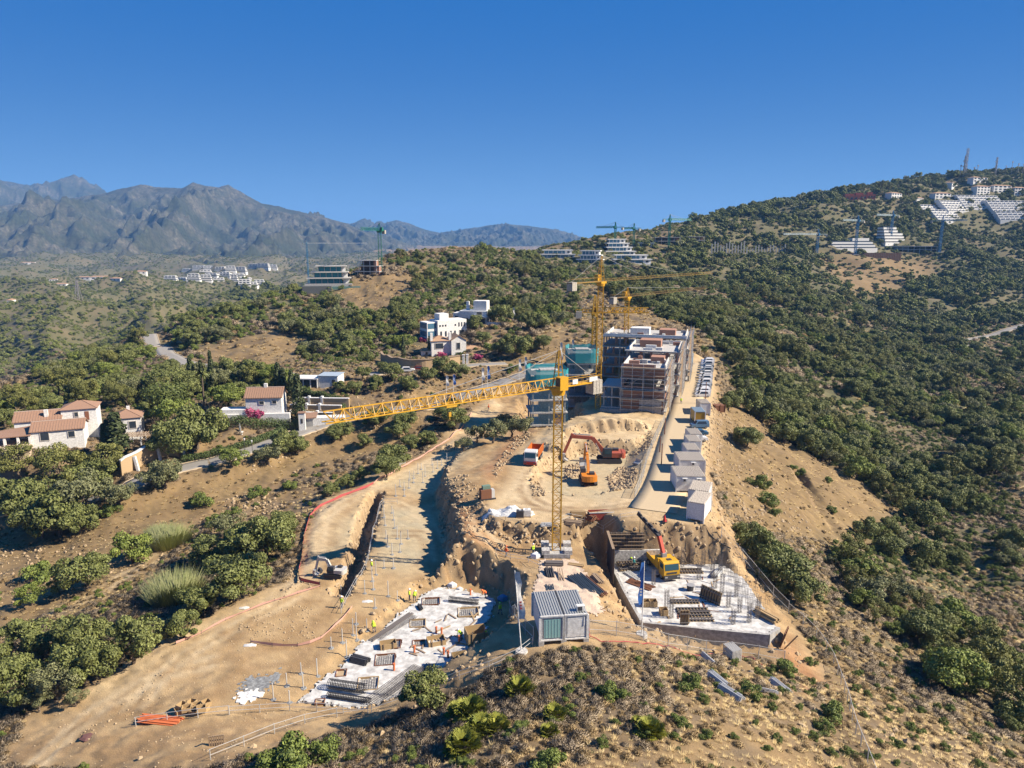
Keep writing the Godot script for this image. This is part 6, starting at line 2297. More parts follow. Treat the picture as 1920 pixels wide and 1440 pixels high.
func scaffold(where: Vector3, turn: float, w: float, h: float, label: String, group: String, depth := 0.9):
	var t := thing("scaffolding", label, "scaffold", where, turn, group)
	var bays := int(w / 2.4)
	var lifts := int(h / 2.0)
	var st := ST()
	for i in bays + 1:
		for z in [0.0, -depth]: bar(st, Vector3(-w * 0.5 + i * w / bays, -0.3, z), Vector3(-w * 0.5 + i * w / bays, h + 0.8, z), 0.07)
	obj("standards", st, M.galv, t)
	st = ST()
	for k in range(1, lifts + 1):
		for z in [0.0, -depth]: bar(st, Vector3(-w * 0.5, k * 2.0, z), Vector3(w * 0.5, k * 2.0, z), 0.06)
		bar(st, Vector3(-w * 0.5, k * 2.0 + 1.0, 0), Vector3(w * 0.5, k * 2.0 + 1.0, 0), 0.05)
		var i := k % bays
		bar(st, Vector3(-w * 0.5 + i * w / bays, k * 2.0 - 2.0, 0.03), Vector3(-w * 0.5 + (i + 1) * w / bays, k * 2.0, 0.03), 0.05)
	obj("ledgers", st, M.galv, t)
	for k in range(1, lifts + 1):
		st = ST()
		box(st, Vector3(0, k * 2.0 + 0.04, -depth * 0.5), Vector3(w, 0.05, depth * 0.8))
		obj("deck", st, M.oldwood, t)

func site_buildings():
	var yaw := deg_to_rad(-16.0)
	var gs := "scaffolds round the new apartment building"
	# front block by the road
	var base := at_y(1204, 772, 3.3)
	var t := thing("apartment_building", "brick and concrete apartment block under construction nearest the dug pit", "building", base, yaw)
	frame_block(t, -5.4, 5.6, -14, 0, 0.4, 4, 2.75, {"f": "bands", "r": "mixed", "l": "mixed"})
	frame_block(t, -10.5, -5.9, -12, -1.5, 0.4, 2, 2.75, {})
	vol(t, "basement_wall", M.concrete, -11, 5.6, -4, 0.2, -14, 0.2)
	vol(t, "roof_parapet", M.brick, -5.2, 3.0, 11.56, 12.4, -0.3, 0.0)
	vol(t, "roof_shed", M.brick, 1.0, 4.5, 11.56, 13.2, -12, -8)
	scaffold(t.to_global(Vector3(0, -0.3, 1.25)), yaw, 11, 12, "galvanised scaffold over the front of the nearest brick block", gs)
	scaffold(t.to_global(Vector3(6.9, -0.3, -7)), yaw + PI * 0.5, 15, 12.5, "galvanised scaffold along the road side of the nearest block", gs)
	# concrete box in front
	var bb := thing("concrete_kiosk", "small grey concrete box room in front of the brick block", "building", at_y(1211, 771, 3.2) + Vector3(0.6, 0, 2.2), yaw)
	vol(bb, "wall", M.concrete, -2.8, 2.8, -1, 3.2, -3, 0)
	vol(bb, "roof_slab", M.concrete_w, -3.0, 3.0, 3.21, 3.5, -3.2, 0.2)
	# second and third blocks behind
	var t2 := thing("apartment_building", "middle apartment block under construction with white rendered panels", "building", base + Basis(Vector3.UP, yaw) * Vector3(1.2, 0.2, -19), yaw)
	frame_block(t2, -8, 6.5, -16, 0, 0.4, 4, 3.1, {"f": "open", "r": "mixed"})
	vol(t2, "roof_shed", M.brick, -5, 1, 13.0, 15.0, -12, -7)
	vol(t2, "roof_parapet", M.white, -7.8, 6.3, 12.98, 13.9, -15.8, -15.5)
	scaffold(t2.to_global(Vector3(7.8, -0.3, -8)), yaw + PI * 0.5, 17, 14, "galvanised scaffold along the road side of the middle block", gs)
	var t3 := thing("apartment_building", "rear apartment block with white parapets and brick upper walls", "building", base + Basis(Vector3.UP, yaw) * Vector3(0.0, 0.6, -42), yaw)
	frame_block(t3, -17, 9, -18, 0, 0.4, 4, 3.2, {"f": "open", "r": "mixed"})
	vol(t3, "roof_shed", M.white, -9, -3, 13.4, 15.6, -9, -4)
	vol(t3, "roof_shed", M.brick, 0, 5, 13.4, 15.2, -10, -5)
	vol(t3, "roof_parapet", M.white, -16.8, 8.8, 13.38, 14.1, -0.3, 0.1)
	scaffold(t3.to_global(Vector3(10.3, -0.3, -9)), yaw + PI * 0.5, 18, 15, "galvanised scaffold along the road side of the rear block", gs)
	var rr := RandomNumberGenerator.new()
	rr.seed = 12
	for q in [[t, -5, 5, -13, -1, 11.56], [t2, -7, 6, -15, -1, 12.97], [t3, -16, 8, -17, -1, 13.37]]:
		for i in 9:
			var x := rr.randf_range(q[1], q[2] - 1.5)
			var z := rr.randf_range(q[3], q[4])
			vol(q[0], "roof_upstand", [M.white, M.brick, M.concrete_w][i % 3], x, x + rr.randf_range(0.8, 3.0), q[5], q[5] + rr.randf_range(0.4, 1.2), z - 0.3, z + rr.randf_range(0.0, 1.2))
		vol(q[0], "roof_parapet", M.render_w, q[1] - 0.3, q[1] - 0.1, q[5], q[5] + 0.9, q[3] - 0.5, q[4] + 0.5)
		vol(q[0], "roof_parapet", M.render_w, q[2] + 0.2, q[2] + 0.4, q[5], q[5] + 0.9, q[3] - 0.5, q[4] + 0.5)
	# netted buildings on the left
	netted(at_y(1092, 742, 2.0), 208, 1092, 8.0, 9.0, 5, "netted concrete frame building behind the yellow cranes", 0.0)
	netted(at_y(1030, 795, -0.9), 174, 1030, 8.5, 8.0, 5, "netted concrete frame building beside the haul road", 0.12)
	# low concrete wall and silos
	t = thing("concrete_wall", "low grey concrete retaining wall beside the car park road", "wall", on_ground(1262, 712), yaw)
	vol(t, "wall_face", M.concrete, -6, 5, -1, 3.0, -0.6, 0)
	vol(t, "coping", M.concrete_w, -6.1, 5.1, 3.01, 3.2, -0.7, 0.1)
	for q in [[1277,689,"left blue cement silo behind the car park"],[1292,687,"right blue cement silo behind the car park"]]:
		var p := on_ground(q[0], q[1])
		var o := thing("silo", q[2], "silo", p)
		var st := ST()
		tube(st, Vector3(0, 1.2, 0), Vector3(0, 4.6, 0), 1.25, 1.25, 16)
		tube(st, Vector3(0, 0.3, 0), Vector3(0, 1.2, 0), 0.3, 1.25, 16)
		tube(st, Vector3(0, 4.6, 0), Vector3(0, 5.0, 0), 1.25, 0.5, 16)
		obj("tank", st, paint(Color(0.10, 0.25, 0.42)), o)
		for s in [-0.9, 0.9]:
			for r in [-0.9, 0.9]:
				st = ST()
				bar(st, Vector3(s, -0.3, r), Vector3(s, 1.6, r), 0.14)
				obj("leg", st, M.steel, o)

func netted(_b: Vector3, d: float, u: float, w: float, dep: float, floors: int, label: String, turn: float):
	var p := at_d(u, 720, d)
	var base := Vector3(p.x, -2.0, p.z)
	var t := thing("netted_building", label, "building", base, turn)
	var top := floors * 3.2
	frame_block(t, -w * 0.5, w * 0.5, -dep, 0, 0.2, floors, 3.2, {})
	vol(t, "core_wall", M.concrete, -1.8, 2.2, 0, top + 1.0, -dep + 2, -dep + 5)
	vol(t, "brick_wall", M.brick, w * 0.5 - 3.0, w * 0.5 - 0.3, 3.6, 6.4, -0.4, -0.15)
	for k in [floors - 1]:
		var st := ST()
		var y0: float = k * 3.2 + 0.6
		var y1 := top + 1.6
		for i in 26:
			var a := TAU * i / 26.0
			var b := TAU * (i + 1) / 26.0
			var f := func(an: float) -> Vector3: return Vector3(signf(cos(an)) * pow(absf(cos(an)), 0.35) * (w * 0.5 + 0.7), 0, signf(sin(an)) * pow(absf(sin(an)), 0.35) * (dep * 0.5 + 0.7) - dep * 0.5) * (1.0 + 0.02 * sin(an * 9.0))
			var pa: Vector3 = f.call(a)
			var pb: Vector3 = f.call(b)
			quad(st, pa + Vector3(0, y0, 0), pb + Vector3(0, y0, 0), pb + Vector3(0, y1 + 0.2 * sin(i * 2.0), 0), pa + Vector3(0, y1 + 0.2 * sin(i * 2.0 - 2.0), 0))
		obj("safety_net", st, M.net, t)
	for k in range(1, floors - 1):
		var st := ST()
		box(st, Vector3(0, k * 3.2 + 1.9, 0.6), Vector3(w + 1.0, 2.6, 0.03))
		obj("safety_net", st, M.net_dark, t)
# ---------------------------------------------------------------- the building site
# a rough-edged sheet over an outline, following the ground or level, with openings left out
func sheet(called: String, parent: Node, poly: PackedVector2Array, holes: Array, cell: float, y: float, drape: bool, thick: float, m: Material, rag := 0.35) -> MeshInstance3D:
	var bb := box2(poly, 0.5)
	var nx := int(bb.size.x / cell) + 1
	var nd := int(bb.size.y / cell) + 1
	var on := PackedByteArray()
	on.resize(nx * nd)
	for j in nd:
		for i in nx:
			var p := bb.position + Vector2((i + 0.5) * cell, (j + 0.5) * cell)
			var w := p + Vector2(nz2.get_noise_2d(p.x * 1.3, p.y * 1.3), nz2.get_noise_2d(p.x * 1.3 + 30, p.y * 1.3)) * rag * 2.0
			var ok := inside(w, poly)
			if ok:
				for h in holes:
					if inside(p, h):
						ok = false
						break
			on[j * nx + i] = 1 if ok else 0
	var st := ST()
	var P := func(i: int, j: int) -> Vector3:
		var q := bb.position + Vector2(i * cell, j * cell)
		var q2 := q + Vector2(nz2.get_noise_2d(q.x * 2.1, q.y * 2.1), nz2.get_noise_2d(q.x * 2.1 + 9, q.y * 2.1)) * cell * 0.5
		return Vector3(q2.x, (H(q2.x, q2.y) if drape else y) + thick, -q2.y)
	var dn := Vector3(0, thick + 0.25, 0)
	for j in nd:
		for i in nx:
			if on[j * nx + i] == 0: continue
			var a: Vector3 = P.call(i, j)
			var b: Vector3 = P.call(i + 1, j)
			var c: Vector3 = P.call(i + 1, j + 1)
			var d: Vector3 = P.call(i, j + 1)
			quad(st, a, d, c, b)
			if j == 0 or on[(j - 1) * nx + i] == 0: quad(st, a, b, b - dn, a - dn)
			if j == nd - 1 or on[(j + 1) * nx + i] == 0: quad(st, d, d - dn, c - dn, c)
			if i == 0 or on[j * nx + i - 1] == 0: quad(st, a, a - dn, d - dn, d)
			if i == nx - 1 or on[j * nx + i + 1] == 0: quad(st, b, c, c - dn, b - dn)
	return obj(called, st, m, parent)

func fence(pts: Array, h: float, gap: float, label: String, netting: bool, rails := [0.35, 0.95]) -> Node3D:
	var ln := smooth_line(poly_g(pts), gap)
	var t := thing("site_fence", label, "fence")
	for i in ln.size():
		var st := ST()
		var y := H(ln[i].x, ln[i].y)
		bar(st, Vector3(ln[i].x, y - 0.3, -ln[i].y), Vector3(ln[i].x + sin(i * 3.1) * 0.05, y + h, -ln[i].y + cos(i * 1.7) * 0.05), 0.07)
		obj("post", st, M.galv, t)
	for r in rails:
		var st := ST()
		for i in ln.size() - 1:
			bar(st, Vector3(ln[i].x, H(ln[i].x, ln[i].y) + h * r, -ln[i].y), Vector3(ln[i + 1].x, H(ln[i + 1].x, ln[i + 1].y) + h * r, -ln[i + 1].y), 0.036)
		obj("rail", st, M.galv, t)
	if netting:
		var st := ST()
		for i in ln.size() - 1:
			var a := Vector3(ln[i].x, H(ln[i].x, ln[i].y), -ln[i].y)
			var b := Vector3(ln[i + 1].x, H(ln[i + 1].x, ln[i + 1].y), -ln[i + 1].y)
			quad(st, a + Vector3(0, 0.05, 0), b + Vector3(0, 0.05, 0), b + Vector3(0, h * 0.97, 0), a + Vector3(0, h * 0.97, 0))
		obj("wire_mesh", st, M.mesh, t)
	return t

func barrier(pts: Array, h: float, m: Material, label: String):
	var ln := smooth_line(poly_g(pts), 1.6)
	var t := thing("safety_barrier", label, "barrier")
	for i in ln.size():
		if i % 2 == 0:
			var st := ST()
			var y := H(ln[i].x, ln[i].y)
			bar(st, Vector3(ln[i].x, y - 0.3, -ln[i].y), Vector3(ln[i].x, y + h + 0.1, -ln[i].y), 0.06)
			obj("stake", st, M.rebar, t)
	var st := ST()
	for i in ln.size() - 1:
		var sag := 0.1 * sin(i * 1.9)
		var a := Vector3(ln[i].x, H(ln[i].x, ln[i].y) + 0.1, -ln[i].y)
		var b := Vector3(ln[i + 1].x, H(ln[i + 1].x, ln[i + 1].y) + 0.1, -ln[i + 1].y)
		quad(st, a, b, b + Vector3(0.08, h - 0.1 + sag, 0.05), a + Vector3(0.08, h - 0.1 + 0.1 * sin((i - 1) * 1.9), 0.05))
	obj("netting", st, m, t)

func banner(u: float, v: float, h: float, bw: float, m: Material, label: String, lean := 0.0, mark: Material = null, ground := true):
	var p := on_ground(u, v)
	var t := thing("banner_flag", label, "flag", p)
	var st := ST()
	tube(st, Vector3(0, -0.2, 0), Vector3(lean, h, 0), 0.07, 0.045, 8)
	obj("pole", st, M.white, t)
	if ground:
		st = ST()
		tube(st, Vector3(0, -0.2, 0), Vector3(0, 0.3, 0), 0.75, 0.65, 14)
		obj("footing", st, M.concrete_w, t)
	st = ST()
	st.set_smooth_group(0)
	var y0 := h * 0.42
	var prev := []
	for i in 9:
		var y := lerpf(y0, h * 0.99, i / 8.0)
		var w := bw * (0.75 + 0.25 * sin(i * 1.1)) * (1.0 if i < 7 else 0.7)
		var x := lean * y / h
		var row := [Vector3(x + 0.05, y, 0), Vector3(x + 0.05 + w * 0.5, y, 0.10 * sin(i * 0.9)), Vector3(x + 0.05 + w, y, 0.16 * sin(i * 0.9 + 0.7))]
		if i > 0:
			for k in 2: quad(st, prev[k], prev[k + 1], row[k + 1], row[k])
		prev = row
	var f := obj("banner", st, m, t)
	if mark:
		for i in 3: part_box("print", f, mark, Vector3(lean * (y0 + 1.3 + i * 0.36) / h + bw * 0.45, y0 + 1.3 + i * 0.36, 0.17), Vector3(absf(bw) * 0.35, 0.2, 0.02))

func container(u: float, v: float, yaw: float, w: float, dep: float, h: float, label: String, body: Material, roof: Material, side := "", ac := 0, group := "") -> Node3D:
	var t := house("site_container", label, "container", u, v, yaw, group)
	var y0 := 0.35
	vol(t, "body", body, -w * 0.5, w * 0.5, y0, y0 + h, -dep, 0)
	for x in [-w * 0.5, w * 0.5]:
		for z in [0.0, -dep]: vol(t, "corner_post", M.panel, x - 0.1, x + 0.1, -0.1, y0 + h + 0.05, z - 0.1, z + 0.1)
	var st := ST()
	box(st, Vector3(0, y0 + h + 0.08, -dep * 0.5), Vector3(w + 0.1, 0.12, dep + 0.1))
	var n := int(w / 0.3)
	for i in n: box(st, Vector3(-w * 0.5 + (i + 0.5) * w / n, y0 + h + 0.17, -dep * 0.5), Vector3(0.12, 0.06, dep))
	obj("roof", st, roof, t)
	for i in ac:
		var x := -w * 0.5 + w * (i + 0.5) / ac + 0.2
		vol(t, "air_conditioner", M.white, x - 0.45, x + 0.45, y0 + h - 0.8, y0 + h - 0.2, 0.02, 0.38)
		part_box("fan_grille", t.get_child(t.get_child_count() - 1), M.dark, Vector3(x - 0.1, y0 + h - 0.5, 0.39), Vector3(0.4, 0.4, 0.02))
	if side == "w": win(t, 0, y0 + 1.5, 1.2, 1.0, 0.05)
	if side == "r":
		win(t, -dep * 0.5, y0 + 1.5, 1.4, 1.0, w * 0.5 + 0.05, "r")
	for x in [-w * 0.4, w * 0.4]: vol(t, "support_block", M.concrete, x - 0.25, x + 0.25, -0.5, y0, -0.7, -0.1)
	return t

func panel_form(p: Vector3, bs: Basis, w: float, d: float, label: String, group: String):
	# a formwork panel: plywood face and steel ribs, lying or standing
	var t := Node3D.new()
	t.name = numbered("formwork")
	add_child(t)
	t.transform = Transform3D(bs, p)
	tag(t, label, "formwork", group)
	part_box("plywood_face", t, M.plywood, Vector3(0, 0.03, 0), Vector3(w, 0.05, d))
	var nrib := maxi(3, int(w / 0.42))
	for i in nrib: part_box("rib", t, M.darkply, Vector3(-w * 0.5 + (i + 0.5) * w / nrib, 0.14, 0), Vector3(0.1, 0.16, d))
	for z in [-d * 0.3, d * 0.3]: part_box("waler", t, M.rebar, Vector3(0, 0.27, z), Vector3(w, 0.1, 0.14))

func stack(called: String, p: Vector3, yaw: float, n: int, l: float, w: float, step: float, m: Material, label: String, cat: String, piece: String, layers := 1, round_ := false):
	var t := thing(called, label, cat, p, yaw)
	for k in layers:
		for i in n - k:
			var st := ST()
			var x := (i - (n - k) * 0.5 + 0.5) * step
			var a := Vector3(x + 0.04 * sin(i * 5.0), w * 0.5 + k * w * 0.95, -l * 0.5 + 0.15 * sin(i * 3.3 + k))
			var b := Vector3(x - 0.05 * sin(i * 2.0), w * 0.5 + k * w * 0.95, l * 0.5 + 0.15 * sin(i * 1.3))
			if round_: tube(st, a, b, w * 0.5, w * 0.5, 7)
			else: bar(st, a, b, w)
			obj(piece, st, m, t)

func rebar_column(p: Vector3, h: float, s: float, label: String):
	var t := thing("rebar_column", label, "rebar", p, 0.2, "starter bar cages standing on the concrete slab")
	var st := ST()
	for x in [-1, 0, 1]:
		for z in [-1, 0, 1]:
			if x == 0 and z == 0: continue
			bar(st, Vector3(x * s * 0.5, 0, z * s * 0.5), Vector3(x * s * 0.5 + 0.02 * x, h + 0.15 * absf(x + z), z * s * 0.5), 0.035)
	obj("vertical_bars", st, M.rebar, t)
	st = ST()
	for i in int(h / 0.4):
		var y := 0.2 + i * 0.4
		for q in [-1, 1]:
			bar(st, Vector3(-s * 0.5, y, s * 0.5 * q), Vector3(s * 0.5, y, s * 0.5 * q), 0.025)
			bar(st, Vector3(s * 0.5 * q, y, -s * 0.5), Vector3(s * 0.5 * q, y, s * 0.5), 0.025)
	obj("hoops", st, M.rebar, t)

func rebar_mat(p: Vector3, yaw: float, w: float, d: float, label: String, cell := 0.25, up := 0.06):
	var t := thing("rebar_mat", label, "rebar", p, yaw, "flat reinforcement mats in the foundation")
	var st := ST()
	for i in int(w / cell) + 1: bar(st, Vector3(-w * 0.5 + i * cell, up, -d * 0.5), Vector3(-w * 0.5 + i * cell, up, d * 0.5), 0.03)
	obj("long_bars", st, M.rebar, t)
	st = ST()
	for i in int(d / cell) + 1: bar(st, Vector3(-w * 0.5, up + 0.03, -d * 0.5 + i * cell), Vector3(w * 0.5, up + 0.03, -d * 0.5 + i * cell), 0.03)
	obj("cross_bars", st, M.rebar, t)

const FY := -3.9
const SY := -2.6

func site():
	cranes()
	foundation()
	slab()
	cabin()
	bench()
	car_park()
	left_yard()
	workers()
	fences()
	rubble()

func cranes():
	var yel := Color(0.68, 0.37, 0.02)
	var b := on_ground(1043, 1037)
	b.y = 0.0
	var hj := 26.0
	var tip := at_y(607, 793, hj)
	var t := tower_crane(b, hj, 1.25, tip, 8.0, 5.4, yel, yel, "tall yellow tower crane with its jib swung left over the villas", "")
	trolley(t, b, tip, hj, 0.52, 1.2)
	var f := Vector3(b.x - tip.x, 0, b.z - tip.z).normalized()
	var sd := Vector3.UP.cross(f)
	for q in [[2.6, 1.0], [6.2, 1.6]]:
		part_box("sign_plate", t, M.white, Vector3(0, hj + 0.55, 0) + f * q[0] - sd * 0.72, Vector3(0.05, 0.7, q[1]), Basis(-sd, Vector3.UP, f))
	for s in [-1, 1]:
		for r in [-1, 1]: part_box("base_block", t, M.concrete_w, Vector3(1.7 * s, 0.9, 1.3 * r), Vector3(1.2, 0.7, 1.2))
	b = at_d(1122, 720, 186)
	b.y = -3.0
	tower_crane(b, 39.5, 1.35, at_y(1335, 513, 36.5), 13, 6.5, yel, Color(0.30, 0.19, 0.04), "tallest yellow tower crane with its jib reaching away over the hill", "", true, 0.45)
	b = at_d(1112, 720, 226)
	b.y = 3.0
	tower_crane(b, 21.5, 1.3, at_y(1216, 586, 24.5), 6, 5.5, yel, yel, "yellow tower crane with a short level jib behind the tallest crane", "", false)
	b = at_d(1171, 720, 232)
	b.y = 4.0
	tower_crane(b, 25.0, 1.3, at_y(1325, 541, 29.0), 9, 3.0, yel, Color(0.22, 0.14, 0.04), "yellow tower crane rising among the brick blocks", "", true, 0.55)
	var p := on_ground(579, 534)
	hj = 76.0 / px(p)
	tower_crane(p, hj, 2.2, p + Vector3(113.0 / px(p), hj, 3), 9, 3.0, Color(0.02, 0.22, 0.42), Color(0.55, 0.57, 0.57), "blue tower crane with a pale jib over the teal glass villa", "", false)
	p = on_ground(714, 512)
	hj = 78.0 / px(p)
	tower_crane(p, hj, 1.6, p + Vector3(-19.0 / px(p), hj, 22), 7, 4.0, Color(0.02, 0.20, 0.13), Color(0.02, 0.20, 0.13), "green tower crane beside the unfinished brick house", "")

func foundation():
	var poly := poly_y([[563,1317],[612,1268],[632,1262],[655,1235],[680,1205],[705,1200],[740,1160],[770,1140],[800,1112],[830,1104],[860,1108],[900,1115],[928,1126],[922,1150],[905,1185],[900,1225],[860,1245],[800,1290],[760,1305],[680,1331],[640,1326]], FY)
	var pits := [[690,1285,44,25],[722,1240,42,23],[735,1211,38,18],[783,1171,34,17],[785,1209,26,13],[808,1130,38,16],[878,1150,44,20],[600,1318,20,8],[640,1265,22,14],[850,1250,24,12]]
	var holes := []
	for q in pits:
		var h := poly_y([[q[0] - q[2] * 0.5, q[1] + q[3] * 0.5], [q[0] + q[2] * 0.35, q[1] + q[3] * 0.5], [q[0] + q[2] * 0.5, q[1] - q[3] * 0.5], [q[0] - q[2] * 0.3, q[1] - q[3] * 0.5]], FY)
		holes.append(h)
	var t := thing("foundation_slab", "white rough-edged concrete base of the lower building plot with square pits", "foundation")
	sheet("blinding_concrete", t, poly, holes, 0.22, FY, false, 0.22, M.slab_white, 0.3)
	for i in pits.size():
		var q: Array = pits[i]
		var p := at_y(q[0], q[1], FY)
		var s := px(p)
		if i < 7: rebar_mat(p, 0.12, q[2] / s * 0.72, q[3] / s * 1.15, "grey reinforcement mat in a square pit of the white foundation", 0.28, 0.1)
		# timber boards round the pit
		var b := thing("pit_boards", "timber edge boards round a square pit of the white foundation", "formwork", p + Vector3(0, 0.02, 0), 0.12, "timber edging of the foundation pits")
		var w: float = q[2] / s * 0.86
		var d: float = q[3] / s * 1.6
		for e in [[0, -d * 0.5, w, 0.08], [0, d * 0.5, w, 0.08], [-w * 0.5, 0, 0.08, d], [w * 0.5, 0, 0.08, d]]:
			part_box("board", b, M.plywood if i % 3 == 0 else M.rust, Vector3(e[0], 0.16, e[1]), Vector3(e[2], 0.24, e[3]))
		part_box("pit_floor", b, M.concrete_w if i < 7 else M.rock, Vector3(0, 0.03, 0), Vector3(w * 0.94, 0.04, d * 0.94))
	# long mats on the slab
	for q in [[738,1290,0.62,2.0,9.0],[768,1282,0.62,1.6,8.0],[745,1180,0.62,0.9,7.0]]:
		rebar_mat(at_y(q[0], q[1], FY) + Vector3(0, 0.25, 0), -q[2], q[3], q[4], "long narrow reinforcement mat on the white foundation", 0.22, 0.1)
	# rolled cages
	for q in [[652,1298,4.6,0.55,"black rolled wire cage lying on the white foundation"],[655,1316,5.2,0.3,"flattened black wire cage at the edge of the white foundation"],[870,1133,4.4,0.35,"dark wire cage by the back edge of the white foundation"]]:
		var p := at_y(q[0], q[1], FY) + Vector3(0, 0.25 + q[3], 0)
		var o := thing("wire_cage", q[4], "rebar", p - Vector3(0, q[3], 0), -0.22)
		var st := ST()
		var n := int(q[2] / 0.2)
		for i in n:
			var x: float = -q[2] * 0.5 + i * 0.2
			for k in 12:
				var a := TAU * k / 12.0
				var b := TAU * (k + 1) / 12.0
				bar(st, Vector3(x, q[3] + cos(a) * q[3], sin(a) * q[3]), Vector3(x + 0.02, q[3] + cos(b) * q[3], sin(b) * q[3]), 0.055)
		obj("hoops", st, M.dark, o)
		st = ST()
		for k in 8:
			var a := TAU * k / 8.0
			bar(st, Vector3(-q[2] * 0.5, q[3] + cos(a) * q[3], sin(a) * q[3]), Vector3(q[2] * 0.5, q[3] + cos(a) * q[3], sin(a) * q[3]), 0.04)
		obj("long_bars", st, M.dark, o)
	# timber boxes and formwork
	for q in [[728,1216,2.0,1.1,0.7,"open plywood box at the edge of a foundation pit"],[818,1208,2.2,1.6,0.6,"grey timber crate frame on the white foundation"],[893,1204,2.6,2.2,1.6,"tall plywood formwork box beside the shaded bank"],[862,1240,1.8,1.2,0.8,"low formwork box near the front of the foundation"]]:
		var p := at_y(q[0], q[1], FY) + Vector3(0, 0.22, 0)
		var o := thing("formwork_box", q[5], "formwork", p, 0.3)
		var w: float = q[2]
		var d: float = q[3]
		var h: float = q[4]
		for e in [[0, -d * 0.5, w, 0.07], [0, d * 0.5, w, 0.07], [-w * 0.5, 0, 0.07, d], [w * 0.5, 0, 0.07, d]]: part_box("board", o, M.plywood, Vector3(e[0], h * 0.5, e[1]), Vector3(e[2], h, e[3]))
		for e in [[-w * 0.3, d * 0.5 + 0.08], [w * 0.3, d * 0.5 + 0.08]]: part_box("stud", o, M.oldwood, Vector3(e[0], h * 0.6, e[1]), Vector3(0.12, h * 1.3, 0.1))
	# loose boards, pipe stubs, dark bundles
	var r := RandomNumberGenerator.new()
	r.seed = 9
	for i in 26:
		var u := r.randf_range(770, 900)
		var v := r.randf_range(1160, 1225) - (u - 830) * 0.12
		var p := at_y(u, v, FY) + Vector3(0, 0.27 + 0.03 * (i % 4), 0)
		var o := part_box("loose_board", self, M.oldwood if i % 3 else M.plywood, Vector3.ZERO, Vector3(r.randf_range(0.8, 2.6), 0.05, 0.18))
		o.name = numbered("loose_board")
		o.position = p
		o.rotation.y = r.randf() * PI
		tag(o, "loose board lying on the white foundation among the formwork", "board", "loose boards on the white foundation")
	for q in [[818,1190],[828,1192],[861,1207],[777,1226],[832,1230],[840,1236],[739,1260],[882,1118]]:
		var o := thing("pipe_stub", "short upright orange drain pipe in the white foundation", "pipe", at_y(q[0], q[1], FY) + Vector3(0, 0.2, 0), 0, "orange drain stubs in the foundation")
		var st := ST()
		tube(st, Vector3.ZERO, Vector3(0.02, 0.9, 0), 0.13, 0.13, 8)
		obj("pipe", st, M.orange, o)
		st = ST()
		tube(st, Vector3(0.02, 0.82, 0), Vector3(0.02, 0.95, 0), 0.16, 0.16, 8)
		obj("collar", st, M.orange, o)
	stack("bar_bundle", at_y(675, 1243, FY) + Vector3(0, 0.25, 0), 1.2, 9, 2.2, 0.12, 0.16, M.dark, "dark bundle of bent bars on the white foundation", "rebar", "bar", 5)
	stack("bar_bundle", at_y(788, 1143, FY) + Vector3(0, 0.25, 0), 0.4, 5, 1.3, 0.12, 0.14, M.dark, "small dark bundle of bars at the back of the foundation", "rebar", "bar", 3)
	stack("bar_bundle", at_y(735, 1178, FY) + Vector3(0, 0.25, 0), -0.55, 8, 8.0, 0.07, 0.1, M.rebar, "long grey reinforcing bars laid along the foundation edge", "rebar", "bar", 2)
	# the hoist rope and sling frame over the plot
	# blue tarpaulin heap and sacks
	for q in [[943,1125,0.9,Color(0.06,0.18,0.32),"blue tarpaulin heap in the shaded cutting"],[848,1100,0.8,Color(0.6,0.6,0.6),"white bulk bag behind the foundation"],[862,1107,0.6,Color(0.55,0.53,0.5),"grey heap of sacks behind the foundation"],[1005,1045,0.9,Color(0.66,0.67,0.7),"white bulk bag on the crane walkway"]]:
		var o := mi("tarpaulin_heap", CROWN["rock1"], mat(q[3], 0.7), self)
		o.position = on_ground(q[0], q[1]) + Vector3(0, q[2] * 0.3, 0)
		o.scale = Vector3(q[2] * 1.2, q[2] * 0.9, q[2])
		tag(o, q[4], "heap")

